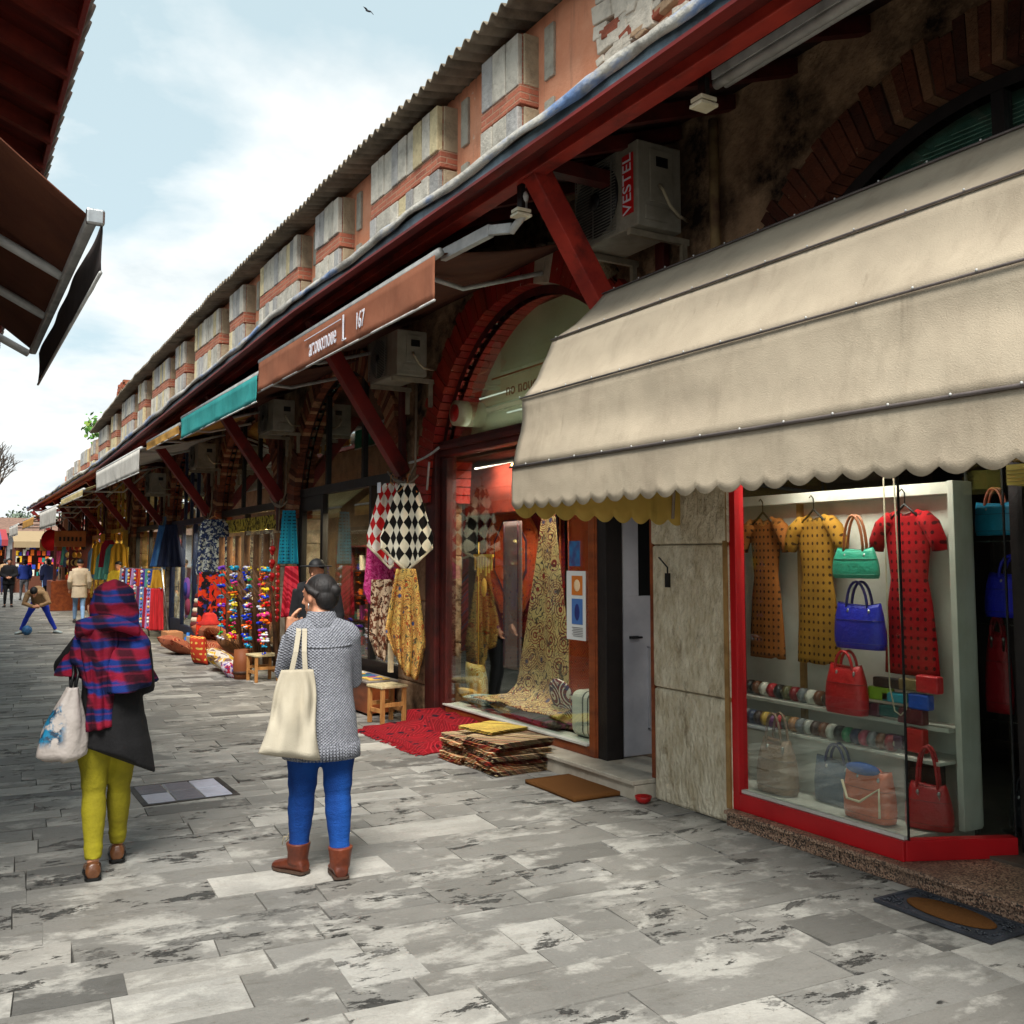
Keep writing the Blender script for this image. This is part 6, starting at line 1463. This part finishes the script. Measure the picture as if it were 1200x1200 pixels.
trousers(t, F, J, jm, wr=.5, rad=(.098,.100,.082,.074,.072,.056,.046), waist=[(0,0,.74,.155,.11),(0,-.01,.82,.16,.12),(0,0,.94,.14,.11)])
BT = mat('brown_boot_leather', C(110,50,26), C(74,32,18), .45, 8, .004, 40)
for sd in ('L','R'):
    o = shoe(t, F, J['an'+sd], J['to'+sd], BT, boot=.11, sole=mat('boot_sole', C(70,50,38), C(50,36,28)), name='boot')
    m = MB(); a = F(*J['an'+sd]); b = F(*J['to'+sd]); d = (b-a); d.z = 0; d.normalize(); r = d.cross(Vector((0,0,1)))
    for i in range(4):
        c = a+d*(.055-.004*i)+Vector((0,0,.01+.03*i)); m.tube([c-r*.03-d*.01, c, c+r*.03-d*.01], .0035, 5)
    c = a+d*.06+Vector((0,0,.10)); m.tube([c, c+d*.03+r*.02+Vector((0,0,.01)), c+d*.035+Vector((0,0,-.03)), c], .003, 5); m.tube([c, c+d*.02-r*.03+Vector((0,0,.005)), c+d*.03-r*.03+Vector((0,0,-.04))], .003, 5); m.build('laces', CREAM, o)
KN = textile_mat('grey_chunky_knit', C(176,178,186), 'knit', [C(112,114,122)], 26, bumps=.014)
m = MB(); V = lambda q: F(*q)
def kf(a, z): return .012*math.sin(a*4+z*5)
m.rings(oval(F, [(0,0,1.345,.12,.085),(0,0,1.30,.155,.11),(0,-.005,1.22,.17,.13),(0,0,1.08,.165,.13),(.0,0,.98,.17,.14),(0,-.005,.86,.188,.157),(0,-.005,.76,.198,.16),(0,-.005,.74,.198,.16),(0,-.005,.735,.204,.164),(.0,-.005,.645,.202,.162)], 36, kf))
for sd in ('L','R'): m.tube([V(J['neck'])+Vector((0,0,-.05)), V(J['neck']).lerp(V(J['sh'+sd]),.45)+Vector((0,0,-.02)), V(J['sh'+sd])], [.07,.074,.08], 14)
for sd in ('L','R'): m.tube([V(J['sh'+sd])+Vector((0,0,-.01)), V(J['sh'+sd]).lerp(V(J['el'+sd]),.5), V(J['el'+sd]), V(J['el'+sd]).lerp(V(J['wr'+sd]),.5), V(J['wr'+sd]).lerp(V(J['el'+sd]),.1)], [.07,.067,.063,.056,.046], 16)
for sd in ('L','R'): m.ell(V(J['sh'+sd]), (.074,.076,.072))
m.build('cardigan', KN, t, voxel=.01, sm=3)
m = MB(); m.rings(oval(F, [(-.01,.005,1.33,.105,.085),(-.01,.01,1.37,.082,.072),(-.012,.012,1.41,.076,.066),(-.012,.012,1.425,.07,.06)], 28)); m.build('collar', KN, t, solid=.012)
m = MB()
for j in range(70):
    a = 2*PI*j/70; m.tube([F(.202*math.cos(a),-.005+.163*math.sin(a),.725), F(.205*math.cos(a),-.005+.165*math.sin(a),.64)], .0085, 5)
m.build('rib_hem', KN, t)
m = MB(); m.tube([F(.168*math.cos(a),-.002+.128*math.sin(a),1.262-.02*math.sin(-a)) for a in [R(180+9*i) for i in range(21)]], .006, 6); m.build('yoke_seam', KN, t)
hm = MB(); hm.ell(P(0,-.022,.034), (.084,.098,.088), 24, 14, rot=Mx); hm.ell(P(.0,-.06,-.015), (.074,.06,.07), 18, 12, rot=Mx); hm.ell(P(.012,-.112,.022), (.034,.032,.034), 18, 12, rot=Mx)
hm.tube([P(-.072,.03,.06),P(-.082,-.01,.03),P(-.07,-.06,.0)], [.014,.02,.018], 8); hm.tube([P(.072,.03,.06),P(.082,-.01,.03),P(.07,-.06,.0)], [.014,.02,.018], 8)
hm.build('hair', HAIR, t, voxel=.005, sm=1)
m = MB(); (lambda *q: None)([[P(.092*math.cos(a)*k_, -.026+.104*math.sin(a)*k_+dy, .055+.055*math.sin(a)+dz) for a in [2*PI*j/28 for j in range(28)]] for k_, dy, dz in ((1.0,.02,-.018),(1.012,.0,.0),(.985,-.02,.020))], False); pass
m = MB(); m.tube([P(.012,-.106,.022)+Mx @ Vector((.034*math.cos(a),.0,.034*math.sin(a))) for a in [2*PI*j/16 for j in range(17)]], .006, 6); m.build('hair_tie', mat('tan_tie', C(120,84,60)), t)
m = MB()
for e in (-1,1): m.tube([P(e*.084,.0,-.038), P(e*.088,.0,-.07)], .004, 6)
m.build('earring', CHROME, t)
# canvas tote on her left shoulder
t2 = thing('canvas_tote', 'plain cream canvas tote hanging from the left shoulder of the woman in grey', 'bag', (1.7,5.1,.7))
CV = awning_mat('cream_canvas', C(178,170,152), C(160,150,130), C(138,126,102)); m = MB()
def tote(u, v):
    a = 2*PI*u; z = 1.13-.43*v; w = .082+.072*v+.008*math.sin(v*7); dpt = .012+.05*math.sin(min(1,v*1.1)*PI/2)
    if v > .94: dpt *= 1-(v-.94)*12
    sx = math.copysign(abs(math.cos(a))**.75, math.cos(a)); k_ = 1+.5*math.sin(sx*11+1)*(1-v)**1.2+.25*math.sin(sx*5+v*4)
    return F(-.14-.055*v*.6+sx*w, -.165-.03*v+dpt*k_*math.sin(a)+.03*mnoise.noise((sx*2.5,v*3,4))+.008*math.sin(sx*9+v*3)*(1-v), z+.05*v*(-sx)*.5-.02*v)
m.grid(44, 30, tote); m.build('bag_body', CV, t2, solid=.004)
for off in (0, .045):
    m = MB()
    pts = [(-.17+off*1.6,-.16,1.12),(-.15+off,-.145,1.22),(-.135+off*.7,-.09,1.325),(-.135+off*.7,-.01,1.372),(-.14+off*.6,.07,1.33),(-.155+off*.5,.12,1.22)]
    for a_, b_ in zip(pts, pts[1:]): m.beam(F(*a_), F(*b_), .027, .005, tuple(F.d(0,0,1)) if abs((F(*b_)-F(*a_)).normalized().z) < .8 else tuple(F.d(0,1,0)))
    m.build('strap', CV, t2, .002)

# ---- smaller figures
def simple(label, base, yaw, k, top, legs, hat=None, hair=None, pose='stand', coat=.98, extra=None, vox=.016, bag_=None):
    J = dict(torso=[(0,0,.84,.14,.10),(0,0,.94,.155,.11),(0,0,1.1,.14,.10),(0,0,1.3,.17,.10),(0,0,1.42,.16,.09),(0,0,1.48,.07,.06)], neck=(0,0,1.5), head=(0,.02,1.62),
      shL=(-.19,0,1.41), shR=(.19,0,1.41), elL=(-.25,-.02,1.14), elR=(.25,-.02,1.14), wrL=(-.24,.12,.93), wrR=(.24,.12,.93),
      hipL=(-.09,0,.88), hipR=(.09,0,.88), knL=(-.10,.04,.48), knR=(.10,.02,.48), anL=(-.11,-.02,.09), anR=(.11,-.04,.09), toL=(-.13,.12,.03), toR=(.13,.10,.03))
    hands = ((0,.4,-1),(0,.4,-1))
    if pose == 'walk': J.update(knL=(-.09,.16,.49), anL=(-.09,.26,.10), toL=(-.09,.40,.04), knR=(.09,-.04,.47), anR=(.09,-.28,.12), toR=(.09,-.15,.04))
    if pose == 'clasp': J.update(elL=(-.25,.04,1.15), elR=(.25,.04,1.15), wrL=(-.06,.22,1.06), wrR=(.06,.22,1.06)); hands = ((1,.3,-.2),(-1,.3,-.2))
    if pose == 'bend':   # legs astride, trunk bent forward, forearms crossed on the thighs
        J.update(torso=[(0,-.02,.70,.14,.11),(0,0,.80,.155,.12),(0,.14,.93,.145,.11),(0,.30,1.02,.16,.10),(0,.40,1.06,.15,.09),(0,.44,1.07,.07,.06)], neck=(0,.48,1.07), head=(.02,.58,1.04),
          shL=(-.18,.40,1.02), shR=(.18,.40,1.02), elL=(-.30,.46,.78), elR=(.26,.42,.76), wrL=(-.08,.50,.70), wrR=(.02,.46,.68), hipL=(-.09,0,.78), hipR=(.09,0,.78),
          knL=(-.24,.08,.44), knR=(.24,.08,.44), anL=(-.40,.0,.09), anR=(.40,.0,.09), toL=(-.52,.08,.03), toR=(.46,.14,.03)); hands = ((1,.2,-.1),(-1,.2,-.1))
    t, F, P, Mx = figure(label, base, yaw, J, k, vox=vox, hands=hands, hf=(0,1,-.1) if pose != 'bend' else (0,.5,-.9))
    V = lambda q: F(*q); m = MB()
    if pose == 'bend':
        tr = [V(q) for q in ((0,-.03,.72),(0,.02,.82),(0,.15,.94),(0,.30,1.03),(0,.42,1.06))]; m.tube(tr, [.16*k,.18*k,.175*k,.18*k,.11*k], 18)
    else: m.rings(oval(F, [(0,0,1.50,.08,.07),(0,0,1.45,.18,.11),(0,0,1.34,.21,.135),(0,0,1.1,.18,.135),(0,0,coat,.20,.15),(0,0,coat-.08,.205,.155)], 22, lambda a, z: .02*math.sin(a*5)))
    for sd in ('L','R'): m.tube([V(J['neck'])+Vector((0,0,-.05*k)), V(J['neck']).lerp(V(J['sh'+sd]),.45)+Vector((0,0,-.02*k)), V(J['sh'+sd])], [.07*k,.074*k,.08*k], 12)
    for sd in ('L','R'): m.tube([V(J['sh'+sd]), V(J['el'+sd]), V(J['wr'+sd]).lerp(V(J['el'+sd]),.1)], [.078*k,.068*k,.05*k], 12)
    m.build('jacket', top, t, voxel=vox, sm=2)
    trousers(t, F, J, legs, vox=vox, waist=[(0,J['torso'][0][1],J['hipL'][2]-.06,.14,.11),(0,J['torso'][0][1],J['hipL'][2]+.05,.165,.13)])
    for sd in ('L','R'): shoe(t, F, J['an'+sd], J['to'+sd], flat('dark_shoe', 40,34,32) if pose != 'bend' else flat('pale_shoe', 176,190,190))
    m = MB(); m.ell(P(0,-.02,.05), (.088*k,.104*k,.082*k), 16, 10, rot=Mx)
    if hair: m.ell(P(0,-.05,-.01), (.084*k,.07*k,.085*k), 14, 8, rot=Mx)
    m.build('hat' if hat else 'hair', hat or HAIR, t, voxel=.012*k)
    if hat == 'x': pass
    return t, F
NAVY = flat('navy_cloth', 34,44,84, .9); BLKC = flat('black_cloth', 24,24,28, .9); LJ = flat('light_denim', 120,150,184, .9); RB = flat('bright_blue_denim', 30,60,190, .85); BEI = flat('beige_wool', 186,168,142, .9); TAN = flat('tan_jacket', 160,128,92, .9); GRYC = flat('grey_cloth', 120,120,126, .9); ROYAL = flat('royal_blue_cloth', 40,64,150, .9); YEL = flat('yellow_cloth', 206,170,40, .9)
t, F = simple('boy in tan jacket and blue trousers bending over a ball with legs astride', (2.02,25.25,0), R(165), .93, TAN, RB, flat('black_cap', 18,18,20), pose='bend', vox=.012)
m = MB(); m.ell((1.76,24.9,.11), (.11,.11,.11), 20, 14); tag(m.build('ball', mat('blue_ball', C(60,120,170), C(30,50,90), .5, 9)), 'blue ball on the paving between the feet of the bending boy', 'ball')
t, F = simple('man in belted beige coat, dark cap and pale jeans walking away', (3.25,28.6,0), R(-4), .98, BEI, LJ, flat('black_cap', 18,18,20), coat=.78, pose='walk', vox=.014)
m = MB(); m.rings(oval(F, [(0,0,1.02,.19,.145),(0,0,1.06,.19,.145)], 22)); m.build('belt', flat('beige_belt', 150,130,104), t, solid=.01)
simple('man in black with hands clasped standing at the far left', (2.15,39.5,0), R(175), 1.0, BLKC, BLKC, pose='clasp', coat=.9, vox=.02)
simple('person in royal blue jacket and pale trousers beyond the man in black', (3.05,45.5,0), R(5), .97, ROYAL, GRYC, hair=1, pose='walk', vox=.02)
simple('person in navy jacket walking near the far shops', (4.0,46.5,0), R(170), 1.0, NAVY, NAVY, hair=1, vox=.02)
simple('person in dark blue coat close to the kiosk', (3.55,40.8,0), R(10), .98, NAVY, BLKC, hair=1, coat=.8, pose='walk', vox=.02)
simple('person in black coat at the end of the street', (1.35,47,0), R(0), .98, BLKC, NAVY, hair=1, coat=.8, vox=.02)
simple('person in pale grey top far down the street', (4.4,52,0), R(180), .98, GRYC, LJ, hair=1, vox=.022)
simple('person in tan jacket far down the street', (2.7,53,0), R(0), .98, TAN, NAVY, hair=1, pose='walk', vox=.022)
simple('shopkeeper in yellow with a dark hat beside the ochre framed front', (4.0,27.2,0), R(150), .95, YEL, BLKC, flat('black_cap', 18,18,20), coat=.7, vox=.018)
t, F = simple('man in black with a wide dark hat mostly hidden behind the woman in grey', (3.50,10.2,0), R(140), .985, BLKC, BLKC, flat('black_cap', 18,18,20), coat=.9, vox=.012)
m = MB(); m.lathe(tuple(F(0,.02,1.66)), [(.10,.0),(.17,.0),(.17,.012),(.10,.02)], 20); m.build('hat_brim', flat('black_cap', 18,18,20), t)

# ------------------------------------------------------------------ trees, bird
def tree(name, label, base, h, seed, leaves=0, lc=None, spread=.5, tr=.22, depth=5):
    rr = random.Random(seed); t = thing(name, label, 'tree', base); m = MB(); tips = []
    def br(p, d, L0, r, n):
        q = p; pts = [p]
        for i in range(4):
            d = (d+Vector((rr.uniform(-1,1),rr.uniform(-1,1),rr.uniform(-.4,.7)))*.16).normalized(); q = q+d*L0/4; pts.append(q)
        m.tube(pts, [r,r*.88,r*.78,r*.7,r*.6], 6 if n > 1 else 4)
        if n == 0: tips.append(q); return
        for i in range(3 if n > 1 else 4):
            a = rr.uniform(0,2*PI); s = spread*rr.uniform(.7,1.4); nd = (d+Vector((math.cos(a)*s,math.sin(a)*s,rr.uniform(-.1,.3)))).normalized(); br(pts[-1 if i < 2 else 3], nd, L0*rr.uniform(.62,.82), r*.58, n-1)
        tips.append(q)
    br(Vector(base), Vector((0,0,1)), h*.34, tr, depth); m.build('trunk', mat('tree_bark', C(96,84,74), C(62,54,48), .95, 6), t)
    if leaves:
        m = MB()
        for i in range(leaves):
            p = rr.choice(tips)+Vector((rr.gauss(0,.5),rr.gauss(0,.5),rr.gauss(0,.4))); s = rr.uniform(.08,.2); a = Vector((rr.uniform(-1,1),rr.uniform(-1,1),rr.uniform(-1,1))).normalized()*s; b = a.orthogonal().normalized()*s*.6
            g = rr.uniform(.5,1.2); m.add([p-a,p+b,p+a,p-b], [(0,1,2,3)], tuple([v*g for v in lc[:3]]+[1]))
        m.build('crown', colmat('leaves_'+name, .8, 0, 30, .1), t)
tree('bare_tree', 'bare winter tree rising beyond the far building at the left edge', (3.0,76,0), 10.5, 3, spread=.6, tr=.3)
tree('bare_tree', 'second bare winter tree farther left and lower', (0,80,0), 9.5, 5, spread=.6, tr=.25)
tree('leafy_tree', 'dark green tree low beyond the far building', (5.0,84,0), 5.5, 8, 4200, C(110,122,104), .7, .25, 4)
tree('bare_tree', 'bare twigs of a tree showing behind the arcade roof', (9.5,16.5,0), 10.4, 11, spread=.55, tr=.2)
# potted green shrub on the far roof
t = thing('roof_shrub', 'small green shrub growing on the far roof edge', 'shrub', (4.6,35.2,5.6)); rr = random.Random(4); m = MB()
for i in range(150):
    p = Vector((4.3+rr.gauss(0,.14),35.5+rr.gauss(0,.4),6.15+rr.gauss(0,.2))); a = Vector((rr.uniform(-1,1),rr.uniform(-1,1),rr.uniform(-1,1)))*.08; b = a.orthogonal()*.6; m.add([p-a,p+b,p+a,p-b], [(0,1,2,3)], C(90+rr.randint(-20,20),130,50))
m.build('foliage', colmat('shrub_leaves', .8, 0, 30, .1), t); m = MB(); m.tube([(4.6,35.4,5.4),(4.5,35.5,6.2)], .03, 5); m.build('stem', DARK, t)
m = MB(); b0 = Vector((23.6,60,38.7)); m.ell(b0, (.2,.06,.05), 10, 6)
for s in (-1,1): m.add([b0+Vector((.06,0,0)), b0+Vector((s*.2,s*.1,.13)), b0+Vector((s*.5,s*.3,.03)), b0+Vector((s*.16-.05,0,.04))], [(0,1,2,3)])
tag(m.build('bird', flat('dark_plumage', 60,60,66), solid=.03), 'small dark bird gliding high in the pale sky', 'bird')

# ------------------------------------------------------------------ light, sky, camera
w = bpy.data.worlds.new('World'); sc.world = w; w.use_nodes = True; nt = w.node_tree; nt.nodes.clear()
class WN(NT):
    def __init__(s): s.t = nt; s.out = s.n('ShaderNodeOutputWorld')
W = WN(); SUN_EL, SUN_AZ = R(54), R(212)     # azimuth measured clockwise from +Y
sky = W.n('ShaderNodeTexSky', sky_type='NISHITA'); sky.sun_disc = False; sky.sun_elevation = SUN_EL; sky.sun_rotation = SUN_AZ
d = W.co('Generated'); x, y, z = W.sep(d); zz = W.math('ADD', W.math('MAXIMUM', z, 0.0), .22)
pv = W.comb(W.math('DIVIDE', x, zz), W.math('DIVIDE', y, zz), 0.0)
n = W.noise(W.map(pv, loc=(.35,.2,0)), 1.5, 7, .52, .25); n2 = W.noise(W.map(pv, loc=(3,1,0)), 2.6, 6, .6)
cl = W.th(W.math('ADD', n, W.math('MULTIPLY', W.math('SUBTRACT', .30, W.math('MAXIMUM', z, 0.0)), .55)), .41, .54)
cloud = W.mix(W.th(n2, .35, .65), (4.3,4.3,4.2,1), (2.9,3.2,3.3,1))
skyc = W.mix(.88, sky.outputs[0], (2.3,2.85,2.95,1))
colr = W.mix(cl, skyc, cloud)
bg = W.n('ShaderNodeBackground'); W.put(bg.inputs[0], colr); bg.inputs[1].default_value = .125; nt.links.new(bg.outputs[0], W.out.inputs[0])
sl = bpy.data.lights.new('sun', 'SUN'); sl.energy = 3.0; sl.angle = R(30); sl.color = (1,.96,.9); so = bpy.data.objects.new('sun', sl); COL.objects.link(so)
dv = Vector((math.sin(SUN_AZ)*math.cos(SUN_EL), math.cos(SUN_AZ)*math.cos(SUN_EL), math.sin(SUN_EL))); so.rotation_euler = dv.to_track_quat('Z','Y').to_euler(); so.location = dv*40
def area(name, loc, sx, sy, e, col, rot=(0,0,0)):
    l = bpy.data.lights.new(name, 'AREA'); l.shape = 'RECTANGLE'; l.size = sx; l.size_y = sy; l.energy = e; l.color = col
    o = bpy.data.objects.new(name, l); COL.objects.link(o); o.location = loc; o.rotation_euler = rot
area('display_light', (4.78,4.3,2.42), .15, 1.2, 8, (1,.95,.86), (0,R(-12),0))
area('shop_light', (4.95,8.2,2.70), .2, 2.0, 34, (1,.88,.72), (0,R(-14),0))
area('spice_shop_light', (5.0,12,2.46), .3, 2.4, 60, (1,.78,.55), (0,R(-14),0))
area('added_fanlight_fill', (4.74,7.7,3.0), .08, 2.6, 3, (1,1,.92), (0,R(158),0))  # added fill, brightens the board behind the arch glass
area('added_blind_fill', (4.665,2.9,2.95), .05, 2.4, 4, (.9,1,.95), (0,R(172),0))  # added fill to lift the green blind
for i, yy_ in enumerate((17.0, 21.4, 26.2, 30.8, 35.6, 40.2)):
    area('added_shop_fill', (4.99,yy_,2.38), .3, 2.6, 70, (1,.8,.58), (0,R(-14),0))  # fill lights and their bulbs, added to brighten the dark far shops
    bulb('added bulb brightening the shop, number %s beyond the dark framed window' % ('one','two','three','four','five','six')[i], (4.9,yy_,2.28), r=.05)
F_ = 1150.; pt = R(4.5); th_ = math.atan(670*math.cos(pt)/F_)
cam = bpy.data.cameras.new('camera'); co = bpy.data.objects.new('camera', cam); COL.objects.link(co); co.location = (0,0,1.72)
cam.sensor_width = 36; cam.lens = 36*F_/1200; cam.clip_end = 600; cam.clip_start = .05
cam.shift_y = -(600+F_*math.tan(pt)-655)/1200
co.rotation_euler = (R(90)+pt, 0, -th_)
sc.camera = co
sc.view_settings.view_transform = 'Standard'; sc.view_settings.look = 'None'; sc.view_settings.gamma = 1; sc.view_settings.exposure = 1.2
